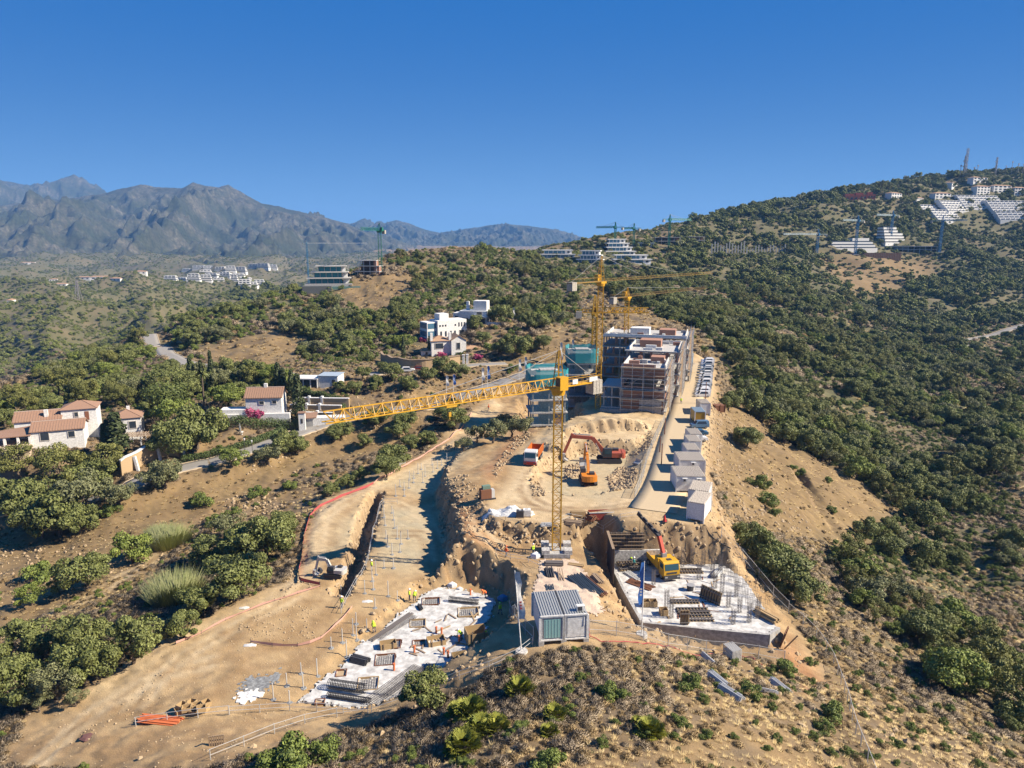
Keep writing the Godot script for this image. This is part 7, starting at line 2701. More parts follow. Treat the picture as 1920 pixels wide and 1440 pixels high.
func slab():
	var poly := poly_y([[1147,1059],[1352,1059],[1392,1085],[1458,1178],[1440,1190],[1330,1180],[1205,1168],[1172,1110]], SY)
	var t := thing("concrete_deck", "broad pale concrete deck of the right building plot", "foundation")
	sheet("deck_slab", t, poly, [], 0.5, SY, false, 0.12, M.slab_white, 0.02)
	# its walls
	var corners := [[1147,1059],[1172,1110],[1205,1168]]
	for i in 2:
		var a := at_y(corners[i][0], corners[i][1], SY)
		var b := at_y(corners[i + 1][0], corners[i + 1][1], SY)
		var st := ST()
		bar(st, a + Vector3(-0.2, -1.7, 0), b + Vector3(-0.2, -1.7, 0), 0.4, 4.2)
		obj("side_wall", st, M.concrete, t)
	corners = [[1205,1168],[1330,1181],[1440,1191],[1459,1178]]
	for i in 3:
		var a := at_y(corners[i][0], corners[i][1], SY)
		var b := at_y(corners[i + 1][0], corners[i + 1][1], SY)
		var st := ST()
		bar(st, a + Vector3(0, -1.75, 0.25), b + Vector3(0, -1.75, 0.25), 0.4, 4.1)
		obj("front_wall", st, M.concrete, t)
	var a := at_y(1141, 1059, SY)
	var b := at_y(1240, 1057, SY)
	var st := ST()
	bar(st, a + Vector3(0, 0.8, -0.2), b + Vector3(0, 0.8, -0.2), 0.4, 3.0)
	obj("back_wall", st, M.concrete_w, t)
	# tall wall formwork at the back corner
	var w := thing("wall_formwork", "tall dark formwork of ribbed panels standing at the back corner of the deck", "formwork", a + Vector3(0, 2.0, -0.6))
	for k in 7:
		vol(w, "panel", M.darkply, k * 0.8, k * 0.8 + 0.77, 0, 3.1, -0.1, 0)
		vol(w, "rib", M.rebar, k * 0.8 + 0.3, k * 0.8 + 0.42, 0, 3.1, 0.01, 0.14)
	for y in [0.4, 1.0, 1.6, 2.2, 2.8]: vol(w, "waler", M.oldwood, 0, 5.57, y, y + 0.12, 0.15, 0.28)
	for k in 6:
		vol(w, "side_panel", M.darkply, -0.1, 0, -2.2, 3.3, 0.1 + k * 1.1, 1.15 + k * 1.1)
		vol(w, "side_rib", M.rebar, -0.24, -0.11, -2.2, 3.3, 0.5 + k * 1.1, 0.62 + k * 1.1)
	vol(w, "walkway", M.oldwood, -0.4, 0.0, 3.32, 3.4, 0, 6.6)
	# panels lying about
	var g := "formwork panels on the concrete deck"
	for q in [[1290,1073,4.4,1.6,0.0,0,"dark formwork panel beside the yellow lorry"],[1284,1131,4.0,1.0,0.0,0,"narrow formwork panel lying on the deck"],[1298,1147,4.4,1.2,0.0,0,"wide formwork panel lying on the deck, back one of three"],[1303,1155,4.4,1.2,0.05,0,"wide formwork panel lying on the deck, middle one of three"],[1310,1165,4.0,0.7,0.0,0,"narrow formwork panel at the front of three"],[1180,1062,4.0,1.3,0.1,0.35,"dark formwork panel stacked by the back wall"],[1185,1070,4.0,1.0,0.1,0.12,"formwork panel lying in front of the stacked one"]]:
		panel_form(at_y(q[0], q[1], SY) + Vector3(0, 0.14 + q[5], 0), Basis(Vector3.UP, q[4]), q[2], q[3], q[6], g)
	panel_form(at_y(1283, 1172, SY) + Vector3(0, 1.1, 0), Basis(Vector3.UP, 0.05) * Basis(Vector3.RIGHT, PI * 0.5), 1.2, 2.1, "small upright formwork panel at the front of the deck", g)
	panel_form(at_y(1332, 1128, SY) + Vector3(0, 1.0, 0), Basis(Vector3.UP, -0.9) * Basis(Vector3.RIGHT, 1.35), 3.4, 1.9, "upright formwork panel propped on edge in the middle of the deck", g)
	var ci := 0
	for q in [[1249,1142],[1258,1160],[1374,1172],[1353,1115],[1404,1168],[1340,1104],[1279,1064],[1297,1058],[1318,1062],[1335,1085],[1365,1140],[1380,1120],[1350,1075],[1386,1150],[1420,1160],[1310,1088],[1225,1098]]:
		rebar_column(at_y(q[0], q[1], SY) + Vector3(0, 0.12, 0), 2.6 + 0.5 * sin(ci * 2.3), 0.42, "upright cage of reinforcing bars rising from the concrete deck")
		ci += 1
	# bar screens along the right edge
	for q in [[1322,1062],[1345,1068],[1368,1080],[1385,1098],[1400,1118],[1418,1142]]:
		var o := thing("starter_bars", "row of thin upright starter bars along the right edge of the deck", "rebar", at_y(q[0], q[1], SY), -0.6, "starter bars along the deck edge")
		st = ST()
		for i in 14: bar(st, Vector3(-1.5 + i * 0.22, 0, 0), Vector3(-1.5 + i * 0.22 + 0.03 * sin(i * 3.0), 1.9 + 0.5 * sin(i * 1.7), 0), 0.03)
		obj("vertical_bars", st, M.rebar, o)
		st = ST()
		for y in [0.6, 1.2, 1.8]: bar(st, Vector3(-1.6, y, 0.02), Vector3(1.6, y, 0.02), 0.025)
		obj("cross_bars", st, M.rebar, o)
	crane_truck(at_y(1256, 1089, SY) + Vector3(-0.8, 0.13, -3.6), deg_to_rad(-77))
	# boxes and timber
	for q in [[1211,1137],[1224,1137],[1244,1153]]:
		var o := thing("timber_crate", "open timber crate on the concrete deck", "crate", at_y(q[0], q[1], SY) + Vector3(0, 0.13, 0), 0.05, "open crates on the concrete deck")
		for e in [[0, -0.5, 1.0, 0.06], [0, 0.5, 1.0, 0.06], [-0.5, 0, 0.06, 1.0], [0.5, 0, 0.06, 1.0]]: part_box("board", o, M.plywood, Vector3(e[0], 0.4, e[1]), Vector3(e[2], 0.8, e[3]))
	stack("beam_stack", at_y(1200, 1098, SY) + Vector3(0, 0.14, 0), 0.85, 7, 4.0, 0.14, 0.24, M.rust, "red brown beams laid beside the lorry on the deck", "beam", "beam", 1)
	stack("beam_stack", at_y(1186, 1082, SY) + Vector3(0, 0.14, 0), 0.5, 6, 3.0, 0.12, 0.22, M.galv, "grey props laid near the left edge of the deck", "prop", "prop", 2)
	stack("beam_stack", at_y(1346, 1078, SY) + Vector3(0, 0.4, 0), -0.6, 5, 3.2, 0.14, 0.25, M.galv, "light metal frames leaning by the right edge of the deck", "beam", "beam", 2)
	stack("plank_stack", at_y(1437, 1160, SY) + Vector3(0, 0.3, 0), 0.55, 3, 3.6, 0.3, 0.5, M.plywood, "timber planks stacked on the bank right of the deck", "timber", "plank", 2)
	stack("plank_stack", on_ground(1120, 1090) + Vector3(0, 0.05, 0), 0.3, 5, 2.6, 0.2, 0.26, M.oldwood, "old timber stack in the passage beside the deck wall", "timber", "plank", 3)
	stack("plank_stack", on_ground(1080, 1060) + Vector3(0, 0.05, 0), 1.3, 4, 2.2, 0.14, 0.2, M.plywood, "yellow planks by the passage behind the crane", "timber", "plank", 1)
	w = thing("red_formwork", "leaning red brown formwork at the front right corner of the deck", "formwork", at_y(1464, 1196, SY), -0.3)
	for k in 4: part_box("board", w, M.rust, Vector3(0.3 + k * 0.15, -0.6 + k * 0.0, -0.6 - k * 0.55), Vector3(0.1, 2.2, 0.5), Basis(Vector3(0, 0, 1), -0.25))
	part_box("prop", w, M.plywood, Vector3(1.3, -0.6, -0.4), Vector3(0.14, 2.6, 0.14), Basis(Vector3(0, 0, 1), -0.6))
	# hopper, cone, odds
	for q in [[1294,1108,0.8,"dark rubber bucket on the deck in front of the lorry"],[1232,1083,0.5,"dark drum beside the lorry"]]:
		var o := thing("bucket", q[3], "bucket", at_y(q[0], q[1], SY) + Vector3(0, 0.13, 0))
		st = ST()
		tube(st, Vector3.ZERO, Vector3(0, q[2], 0), q[2] * 0.55, q[2] * 0.7, 12)
		obj("pail", st, M.dark, o)
		st = ST()
		tube(st, Vector3(0, q[2], 0), Vector3(0, q[2] + 0.06, 0), q[2] * 0.76, q[2] * 0.76, 12)
		obj("rim", st, M.steel, o)
	var r := RandomNumberGenerator.new()
	r.seed = 19
	for i in 40:
		var u := r.randf_range(1180, 1400)
		var v := r.randf_range(1085, 1170)
		if u > 1230 and u < 1285 and v < 1105: continue
		if u > 1340 + (v - 1085) * 0.7: continue
		if u < 1190 + (v - 1110) * 0.3: continue
		var o := part_box("loose_board", self, [M.oldwood, M.plywood, M.galv, M.rust][i % 4], Vector3.ZERO, Vector3(r.randf_range(0.6, 2.2), 0.06, r.randf_range(0.1, 0.25)))
		o.name = numbered("loose_board")
		o.position = at_y(u, v, SY) + Vector3(0, 0.16, 0)
		o.rotation.y = r.randf() * PI
		tag(o, "loose board or bar lying on the concrete deck", "board", "loose pieces on the concrete deck")

func cabin():
	var t := house("site_cabin", "white site cabin of two modules with a ribbed grey roof and teal window", "cabin", 1057, 1203, 7)
	t.position.y += 0.25
	for k in 2:
		var x0 := -2.65 + k * 2.66
		var x1 := x0 + 2.62
		vol(t, "module", M.panel, x0 + 0.06, x1 - 0.06, 0.15, 2.72, -5.4, -0.06)
		for x in [x0, x1]:
			for z in [0.0, -5.46]: vol(t, "corner_post", M.white, x - 0.13, x + 0.13, 0, 2.85, z - 0.13, z + 0.13)
		vol(t, "top_beam", M.white, x0 + 0.14, x1 - 0.14, 2.72, 2.9, -0.12, 0.12)
		vol(t, "floor_beam", M.white, x0 + 0.14, x1 - 0.14, 0.0, 0.15, -0.12, 0.12)
		var st := ST()
		box(st, Vector3((x0 + x1) * 0.5, 2.92, -2.73), Vector3(2.6, 0.08, 5.5))
		for i in 9: box(st, Vector3(x0 + 0.16 + i * 0.285, 2.99, -2.73), Vector3(0.13, 0.09, 5.45))
		obj("roof_sheet", st, M.zinc, t)
		vol(t, "edge_flashing", M.white, x0, x1, 2.85, 3.02, 0.02, 0.16)
	vol(t, "roof_gutter", M.dark, -0.06, 0.04, 2.9, 3.06, -5.5, 0.1)
	var wn := vol(t, "window", M.frame, -2.3, -0.3, 0.25, 2.6, -0.05, 0.03)
	part_box("pane", wn, M.curtain, Vector3(-1.3, 1.42, 0.05), Vector3(1.8, 2.2, 0.03))
	for i in 5: part_box("curtain_fold", wn, mat(Color(0.26, 0.42, 0.41), 0.5), Vector3(-2.0 + i * 0.34, 1.42, 0.07), Vector3(0.1, 2.15, 0.02))
	vol(t, "shutter", M.panel, 0.35, 2.3, 0.25, 2.6, -0.05, 0.05)
	for i in 12: vol(t, "shutter_slat", M.white, 0.38, 2.27, 0.3 + i * 0.19, 0.46 + i * 0.19, 0.055, 0.075)
	var ac := vol(t, "air_conditioner", M.white, 1.5, 2.4, 3.05, 3.65, -0.9, -0.4)
	part_box("fan_grille", ac, M.dark, Vector3(1.85, 3.35, -0.39), Vector3(0.5, 0.45, 0.02))
	var st := ST()
	tube(st, Vector3(2.2, 3.1, 0.05), Vector3(2.2, 1.6, 0.1), 0.05, 0.05, 6)
	obj("drain_pipe", st, M.panel, t)
	for x in [-2.5, 0.0, 2.5]: vol(t, "support_block", M.concrete, x - 0.3, x + 0.3, -1.2, -0.01, -0.5, 0.15)
	# concrete strip behind it with pipes
	var pad := thing("concrete_strip", "pale concrete strip between the cabin and the crane", "pavement")
	pad.set_meta("kind", "structure")
	sheet("strip_slab", pad, poly_g([[1015,1050],[1078,1050],[1093,1064],[1132,1142],[1120,1158],[1060,1130],[998,1118]]), [], 0.3, 0, true, 0.1, M.paving, 0.2)
	var gp := [[1097,1098,0.42,10,6.2,"dark blue plastic pipes laid side by side on the concrete strip"],[1113,1100,0.42,5,6.0,"dark brown pipes beside the blue pipes on the strip"]]
	for q in gp: stack("pipe_stack", on_ground(q[0], q[1]) + Vector3(0, 0.12, 0), q[2], q[3], q[4], 0.2, 0.24, M.pipe if q[3] > 6 else M.rust, q[5], "pipe", "pipe", 1, true)
	stack("pipe_stack", on_ground(1030, 1078) + Vector3(0, 0.12, 0), 0.05, 5, 3.0, 0.22, 0.28, M.dark, "short dark bundles lying on the concrete strip", "pipe", "pipe", 2, true)
	stack("pipe_stack", on_ground(1052, 1085) + Vector3(0, 0.12, 0), 0.0, 3, 5.5, 0.12, 0.3, M.oldwood, "three long boards on the concrete strip", "timber", "board", 1)
	stack("pipe_stack", on_ground(1031, 1106) + Vector3(0, 0.12, 0), 0.05, 6, 2.2, 0.16, 0.2, M.pipe, "short blue pipes behind the cabin roof", "pipe", "pipe", 1, true)
	stack("pipe_stack", on_ground(1038, 1060) + Vector3(0, 0.12, 0), 1.5, 4, 2.6, 0.25, 0.3, M.rebar, "grey steel bars across the end of the strip", "rebar", "bar", 2)
	# fallen scaffold bundles on the slope right of it
	for q in [[1330,1240,0.35,6,"small galvanised tube bundle nearest the deck wall"],[1372,1236,0.0,12,"upright block of galvanised frames on the slope"],[1347,1278,0.45,9,"long galvanised bundle below the small one"],[1370,1302,0.6,8,"galvanised bundle beside the round bush"],[1432,1297,1.2,4,"thin bundle lying across the slope"],[1463,1290,0.4,8,"bluish frame bundle at the end of the row"]]:
		stack("scaffold_bundle", on_ground(q[0], q[1]) + Vector3(0, 0.05, 0), q[2], q[3] if q[3] < 12 else 7, 2.2 if q[3] == 12 else 2.6, 0.11, 0.13, M.galv, q[4], "scaffold", "tube", 12 if q[3] == 12 else 5, true) if q[3] != 12 else frames(on_ground(q[0], q[1]), q[4])

func frames(p: Vector3, label: String):
	var t := thing("scaffold_bundle", label, "scaffold", p, 0.35)
	for i in 7:
		var st := ST()
		var x := -0.6 + i * 0.2
		for z in [-0.9, 0.9]: bar(st, Vector3(x, 0, z), Vector3(x, 1.7, z), 0.09)
		for y in [0.1, 0.6, 1.1, 1.65]: bar(st, Vector3(x, y, -0.9), Vector3(x, y, 0.9), 0.09)
		obj("frame", st, M.galv, t)

func bench():
	dump_truck(on_ground(1001, 864), deg_to_rad(-103))
	excavator(on_ground(1102, 905), deg_to_rad(92), 0.0, [Vector3(0.9, 1.8, 0.2), Vector3(2.8, 4.6, 0.2), Vector3(5.6, 5.8, 0.2), Vector3(7.0, 2.6, 0.2)], Color(0.72, 0.24, 0.02), "bright orange excavator seen from behind with its arm raised")
	excavator(on_ground(1142, 866), deg_to_rad(178), 0.0, [Vector3(0.9, 1.8, 0.2), Vector3(3.2, 4.6, 0.2), Vector3(7.2, 4.9, 0.2), Vector3(8.6, 1.5, 0.2)], Color(0.46, 0.11, 0.06), "faded red excavator reaching left with its bucket lowered", 1.12)
	var o := house("bucket", "spare digger bucket lying beside the pit wall", "bucket", 1195, 870, 40)
	var st := ST()
	slab_xy(st, [[-0.6, 0], [0.5, 0], [0.8, 0.7], [0.3, 1.0], [0.2, 0.5], [-0.5, 0.3]], -0.7, 0.7)
	obj("shell", st, M.steel, o)
	part_box("teeth", o, M.dark, Vector3(-0.75, 0.08, 0), Vector3(0.35, 0.1, 1.3))
	# generator
	o = house("generator", "brown and green site generator on skids by the bench edge", "generator", 916, 938, 20)
	vol(o, "housing", M.rust, -1.3, 0.6, 0.3, 1.9, -1.3, 0)
	vol(o, "radiator", M.galv, 0.62, 1.2, 0.3, 1.7, -1.2, -0.1)
	vol(o, "tank", mat(Color(0.12, 0.18, 0.14)), -0.9, 0.5, 1.92, 2.5, -1.1, -0.3)
	for z in [-1.2, -0.2]: vol(o, "skid", M.dark, -1.5, 1.4, 0, 0.28, z, z + 0.15)
	# lime heap: one lumpy mound
	o = thing("lime_heap", "white heap of lime at the edge of the bench", "heap")
	st = ST()
	st.set_smooth_group(0)
	var c0 := on_ground(952, 962)
	var N := 30
	var P := func(i: int, j: int) -> Vector3:
		var x := (i / float(N) - 0.5) * 9.5
		var z := (j / float(N) - 0.5) * 4.0
		var e := 1.0 - pow(absf(x) / 4.6, 2.4) - pow(absf(z + 0.12 * x) / 1.7, 2.0)
		var h := maxf(-0.2, e * (0.75 + 0.5 * sin(x * 1.3 + 0.5)) + nz2.get_noise_2d(x * 1.5, z * 1.5) * 0.25)
		return Vector3(c0.x + x, gy(c0.x + x, c0.z + z - x * 0.14) + h, c0.z + z - x * 0.14 * -1.0)
	for j in N:
		for i in N: quad(st, P.call(i, j), P.call(i, j + 1), P.call(i + 1, j + 1), P.call(i + 1, j))
	obj("mound", st, M.lime, o)
	# skip, pallets, drums along the edge
	o = house("waste_skip", "red tapered waste skip full of scrap on the bench edge", "skip", 1130, 976, 5)
	st = ST()
	slab_xy(st, [[-1.6, 0.1], [1.4, 0.1], [2.2, 1.3], [-2.2, 1.3]], -1.6, -1.52)
	slab_xy(st, [[-1.6, 0.1], [1.4, 0.1], [2.2, 1.3], [-2.2, 1.3]], -0.08, 0.0)
	quad(st, Vector3(-1.6, 0.1, -1.6), Vector3(-2.2, 1.3, -1.6), Vector3(-2.2, 1.3, 0), Vector3(-1.6, 0.1, 0))
	quad(st, Vector3(1.4, 0.1, -1.6), Vector3(2.2, 1.3, -1.6), Vector3(2.2, 1.3, 0), Vector3(1.4, 0.1, 0))
	quad(st, Vector3(-1.6, 0.12, -1.6), Vector3(1.4, 0.12, -1.6), Vector3(1.4, 0.12, 0), Vector3(-1.6, 0.12, 0))
	obj("shell", st, paint(Color(0.34, 0.07, 0.05)), o)
	vol(o, "rim", M.galv, -2.25, 2.25, 1.3, 1.4, -0.1, 0.05)
	for i in 5: part_box("scrap", o, M.oldwood, Vector3(-1.2 + i * 0.6, 0.9 + 0.2 * sin(i * 2.0), -0.8), Vector3(1.2, 0.1, 0.3), Basis(Vector3(0, 1, 0), i * 1.1))
	stack("plank_stack", on_ground(1083, 966), 1.5, 8, 2.2, 0.16, 0.2, M.plywood, "neat stack of pale planks on the bench edge", "timber", "plank", 5)
	stack("plank_stack", on_ground(1075, 982), 1.3, 7, 2.6, 0.18, 0.26, M.oldwood, "untidy grey timber heap near the crane mast", "timber", "plank", 3)
	stack("plank_stack", on_ground(1105, 972), 0.7, 6, 2.4, 0.18, 0.3, M.rust, "brown heap of boards and frames beside the skip", "timber", "plank", 4)
	stack("plank_stack", on_ground(1025, 985), 1.6, 5, 1.9, 0.16, 0.26, M.galv, "grey metal frames leaning at the bench edge", "metal", "frame", 2)
	for q in [[975,972,"dark water tank beside the lime heap"],[988,970,"white plastic tank beside the lime heap"]]:
		o = house("tank", q[2], "tank", q[0], q[1], 0)
		vol(o, "body", M.white if q[0] > 980 else M.dark, -0.6, 0.6, 0.15, 1.2, -1.0, 0)
		vol(o, "pallet", M.oldwood, -0.65, 0.65, 0, 0.14, -1.05, 0.05)
		vol(o, "lid", M.galv, -0.2, 0.2, 1.21, 1.3, -0.7, -0.3)
	o = house("traffic_cone", "red traffic cone by the ramp to the deck", "cone", 1246, 978, 0)
	st = ST()
	tube(st, Vector3.ZERO, Vector3(0, 1.1, 0), 0.35, 0.06, 10)
	obj("cone", st, paint(Color(0.62, 0.04, 0.03)), o)
	vol(o, "foot", M.dark, -0.4, 0.4, -0.02, 0.06, -0.4, 0.4)

func car_park():
	var g := "white site containers along the dirt road"
	container(1303, 978, -27, 2.6, 5.6, 2.7, "large plain white container at the near end of the container row", M.panel, M.panel_roof, "", 0, g)
	container(1308, 952, -22, 3.2, 5.0, 2.6, "white office container with a barred window behind the near one", M.panel, M.panel_roof, "w", 0, g)
	container(1294, 924, -3, 5.0, 5.8, 2.6, "double white office container with two air conditioners, raised on blocks", M.panel, M.panel_roof, "", 2, g)
	container(1297, 889, -3, 4.9, 5.6, 2.3, "double white container with one air conditioner behind the raised double", M.panel, M.panel_roof, "", 1, g)
	container(1299, 868, -2, 2.5, 5.0, 2.3, "single white container just behind the second double", M.panel, M.panel_roof, "", 0, g)
	container(1302, 851, -2, 2.5, 4.8, 2.3, "single white container in the middle of the row", M.panel, M.panel_roof, "", 0, g)
	container(1304, 837, -2, 2.5, 4.8, 2.3, "single white container with an air conditioner at the far end of the row", M.panel, M.panel_roof, "", 1, g)
	container(1312, 795, -2, 2.5, 5.0, 2.6, "mustard yellow container beyond the parked cars", paint(Color(0.46, 0.27, 0.03)), paint(Color(0.32, 0.42, 0.5)), "", 0)
	container(1322, 778, -2, 2.5, 5.0, 2.6, "pale grey container behind the yellow one", M.panel, M.panel_roof, "", 0)
	var o := house("rubbish_cage", "rusty brown mesh cage beside the car park slope", "cage", 1350, 774, 10)
	vol(o, "box", M.rust, -1.4, 1.4, 0.1, 2.0, -2.4, 0)
	for x in [-1.4, 0, 1.4]: vol(o, "post", M.rust, x - 0.06, x + 0.06, -0.3, 2.3, 0.01, 0.1)
	var gc := "cars parked along the dirt road"
	car("saloon", Color(0.05, 0.13, 0.22), on_ground(1308, 816), PI + 0.05, "dark blue saloon parked across the dirt road edge", gc)
	car("van", Color(0.12, 0.22, 0.34), on_ground(1311, 802), PI + 0.05, "blue van with grey sides next to the blue saloon", gc)
	car("suv", Color(0.78, 0.78, 0.78), on_ground(1307, 827), 0.05, "white car with green side marking beside the end container", gc)
	var a := at_y(1322, 757, 2.4)
	var r := RandomNumberGenerator.new()
	r.seed = 3
	var d := 197.0
	var i := 0
	while d < 252.0:
		var p := Vector3(0, 0, -d)
		var f := (d - 197.0) / 55.0
		p.x = lerpf(a.x, at_d(1330, 684, 250).x, f)
		p.y = gy(p.x, p.z)
		var shape: String = ["van", "hatch", "van", "suv", "hatch", "van", "hatch", "saloon"][i % 8]
		var c: Color = [Color(0.8, 0.8, 0.8), Color(0.74, 0.74, 0.74), Color(0.8, 0.8, 0.8), Color(0.62, 0.63, 0.65), Color(0.8, 0.8, 0.8), Color(0.14, 0.17, 0.2), Color(0.8, 0.8, 0.8), Color(0.42, 0.45, 0.48)][(i * 3) % 8]
		var word: String = {"van": "van", "hatch": "hatchback", "suv": "tall estate car", "saloon": "saloon"}[shape]
		var tone := "white" if c.r > 0.7 else ("silver" if c.r > 0.4 else "dark grey")
		car(shape, c, p, PI + r.randf_range(-0.06, 0.06), "%s %s parked side on in the long row at the road edge" % [tone, word], gc)
		d += 2.75
		i += 1
	for q in [[685,690,"red car in the drive below the tan wall","hatch",Color(0.4,0.02,0.02)],[765,695,"white car on the road below the tan wall","suv",Color(0.8,0.8,0.8)],[722,688,"dark car by the end of the tan wall","hatch",Color(0.03,0.03,0.04)],[788,692,"small maroon car by the tan wall","hatch",Color(0.16,0.02,0.02)]]:
		if q[0] == 685: continue
		car(q[3], q[4], on_ground(q[0], q[1] + 3) + Vector3(0, 0.1, 0), 0.1, q[2], "")
	# poles along the road
	for q in [[1259,756,8.0],[1275,725,8.0],[1246,815,4.0],[1240,872,4.5],[1237,848,3.5],[1322,757,6.0]]:
		o = house("utility_pole", "thin wooden utility pole along the dirt road", "pole", q[0], q[1], 0, "poles along the dirt road")
		var st := ST()
		tube(st, Vector3(0, -0.4, 0), Vector3(0.05, q[2], 0), 0.13, 0.09, 7)
		obj("shaft", st, M.wood, o)
		part_box("bracket", o, M.galv, Vector3(0, q[2] - 0.3, 0), Vector3(0.5, 0.08, 0.08))
	for q in [[474,856],[460,852]]:
		o = house("street_lamp", "slim dark street lamp beside the villa road", "lamp", q[0], q[1], 0, "lamps along the villa road")
		var st := ST()
		tube(st, Vector3(0, -0.2, 0), Vector3(0, 3.4, 0), 0.07, 0.05, 7)
		obj("post", st, M.dark, o)
		st = ST()
		tube(st, Vector3(0, 3.4, 0), Vector3(0, 3.9, 0), 0.12, 0.2, 8)
		obj("lantern", st, M.white, o)
	var cab := house("statue_plinth", "small grey statue on a white plinth in the villa garden", "statue", 449, 814, 0)
	vol(cab, "plinth", M.white, -0.6, 0.6, -0.2, 0.5, -1.0, 0)
	var st2 := ST()
	tube(st2, Vector3(0, 0.5, -0.5), Vector3(0, 1.6, -0.5), 0.22, 0.3, 8)
	tube(st2, Vector3(0, 1.6, -0.5), Vector3(0, 2.2, -0.5), 0.3, 0.12, 8)
	tube(st2, Vector3(0, 2.2, -0.5), Vector3(0, 2.55, -0.5), 0.16, 0.14, 8)
	obj("figure", st2, M.spill, cab)

const PILES := [[700,1105],[684,1113],[703,1140],[728,1118],[745,1125],[662,1190],[688,1182],[642,1205],[669,1200],[621,1215],[650,1232],[565,1263],[595,1268],[538,1286],[569,1290],[513,1312],[543,1318],[698,1090],[720,1065],[705,1078],[738,1065],[735,1040],[727,1025],[724,1010],[745,1010],[750,1035],[752,1020],[765,1010],[722,985],[738,975],[740,990],[720,970],[735,962],[742,930],[758,918],[758,930],[768,900],[776,897],[784,888],[790,880],[797,893],[810,872],[812,885],[820,878],[828,872],[838,868],[750,912],[793,905],[775,905],[767,915],[640,1120],[668,1170]]

func left_yard():
	var i := 0
	for q in PILES:
		var p := on_ground(q[0], q[1])
		var o := thing("steel_pile", "thin grey steel pile standing out of the levelled ground", "pile", p, q[0], "steel piles on the levelled plots")
		var st := ST()
		tube(st, Vector3(0, -0.3, 0), Vector3(0.03 * sin(i), 1.9 + 0.5 * sin(i * 2.7), 0), 0.065, 0.065, 7)
		obj("tube", st, M.galv, o)
		st = ST()
		tube(st, Vector3(0, -0.05, 0), Vector3(0, 0.06, 0), 0.4, 0.3, 8)
		obj("grout_collar", st, M.spill, o)
		i += 1
	# small excavator
	excavator(on_ground(628, 1080), deg_to_rad(170), 0.0, [Vector3(0.9, 1.6, 0.2), Vector3(2.0, 4.0, 0.2), Vector3(4.2, 4.2, 0.2), Vector3(5.0, 1.2, 0.2)], Color(0.60, 0.58, 0.54), "small white excavator with a dark cab beside the trench", 0.62)
	var o := house("bucket", "loose digger bucket on the dirt track", "bucket", 597, 1074, 30)
	var st := ST()
	slab_xy(st, [[-0.5, 0], [0.4, 0], [0.6, 0.5], [0.2, 0.7], [0.1, 0.4], [-0.4, 0.2]], -0.5, 0.5)
	obj("shell", st, M.dark, o)
	part_box("teeth", o, M.steel, Vector3(-0.6, 0.05, 0), Vector3(0.25, 0.08, 0.9))
	# timber crates, orange pipes, pallets
	var r := RandomNumberGenerator.new()
	r.seed = 41
	for k in 12:
		var p := on_ground(337 + k * 4.6, 1338 - (k % 3) * 5)
		var b := thing("timber_crate", "pale timber box part dumped beside the orange pipes", "crate", p + Vector3(0, 0.1 + (k % 2) * 0.3, 0), r.randf() * 3.0, "timber box parts beside the orange pipes")
		for e in [[0, -0.4, 0.9, 0.06], [0, 0.4, 0.9, 0.06], [-0.45, 0, 0.06, 0.8], [0.45, 0, 0.06, 0.8]]: part_box("board", b, M.plywood, Vector3(e[0], 0.25, e[1]), Vector3(e[2], 0.5, e[3]), Basis(Vector3(1, 0, 0), 0.0))
	stack("pipe_stack", on_ground(300, 1352), 1.42, 7, 4.6, 0.17, 0.2, M.orange, "orange drain pipes bundled on the bare earth", "pipe", "pipe", 2, true)
	o = house("pallet", "upright timber pallet leaning on the wire fence", "pallet", 407, 1398, 12)
	for k in 7: vol(o, "slat", M.oldwood, -0.75 + k * 0.22, -0.62 + k * 0.22, 0, 1.1, -0.05, 0)
	for y in [0.1, 0.5, 0.95]: vol(o, "bearer", M.oldwood, -0.75, 0.72, y, y + 0.1, -0.16, -0.06)
	o = mi("tarpaulin_heap", CROWN["rock2"], mat(Color(0.13, 0.06, 0.05), 0.8), self)
	o.position = on_ground(165, 1383)
	o.scale = Vector3(0.9, 0.35, 0.6)
	tag(o, "crumpled maroon tarpaulin on the dirt track", "heap")
	for k in 6:
		var b := house("concrete_block", "stacked white concrete block beside the haul road", "block", 738 + (k % 3) * 9, 878 - (k % 3) * 4, 25, "white blocks stacked by the haul road")
		b.position.y += (k / 3) * 1.1
		vol(b, "block", M.concrete_w, -0.6, 0.6, 0, 1.05, -1.0, 0)
		vol(b, "lifting_eye", M.rebar, -0.1, 0.1, 1.05, 1.12, -0.6, -0.4)
	# spilt concrete
	o = thing("concrete_spill", "grey patch of spilt concrete on the bare plot", "concrete")
	sheet("crust", o, poly_g([[452,1285],[470,1268],[500,1270],[530,1258],[520,1275],[500,1295],[470,1300],[455,1298]]), [], 0.3, 0, true, 0.05, M.spill, 0.5)
	o = thing("concrete_spill", "white patch of lime beside the grey concrete spill", "concrete")
	sheet("crust", o, poly_g([[443,1303],[455,1296],[490,1296],[492,1306],[478,1312],[470,1322],[448,1316]]), [], 0.3, 0, true, 0.1, M.lime, 0.5)
	# hoist load: long rope with sling over the foundation
	for q in [[470,1210,"white bags of lime beside the pink tape"],[690,1128,"torn grey sheet beside the trench"],[460,1140,"broken white post by the track"]]:
		o = mi("tarpaulin_heap", CROWN["rock0"], mat(Color(0.55, 0.54, 0.52), 0.8), self)
		o.position = on_ground(q[0], q[1])
		o.scale = Vector3(0.8, 0.25, 0.5)
		tag(o, q[2], "heap")

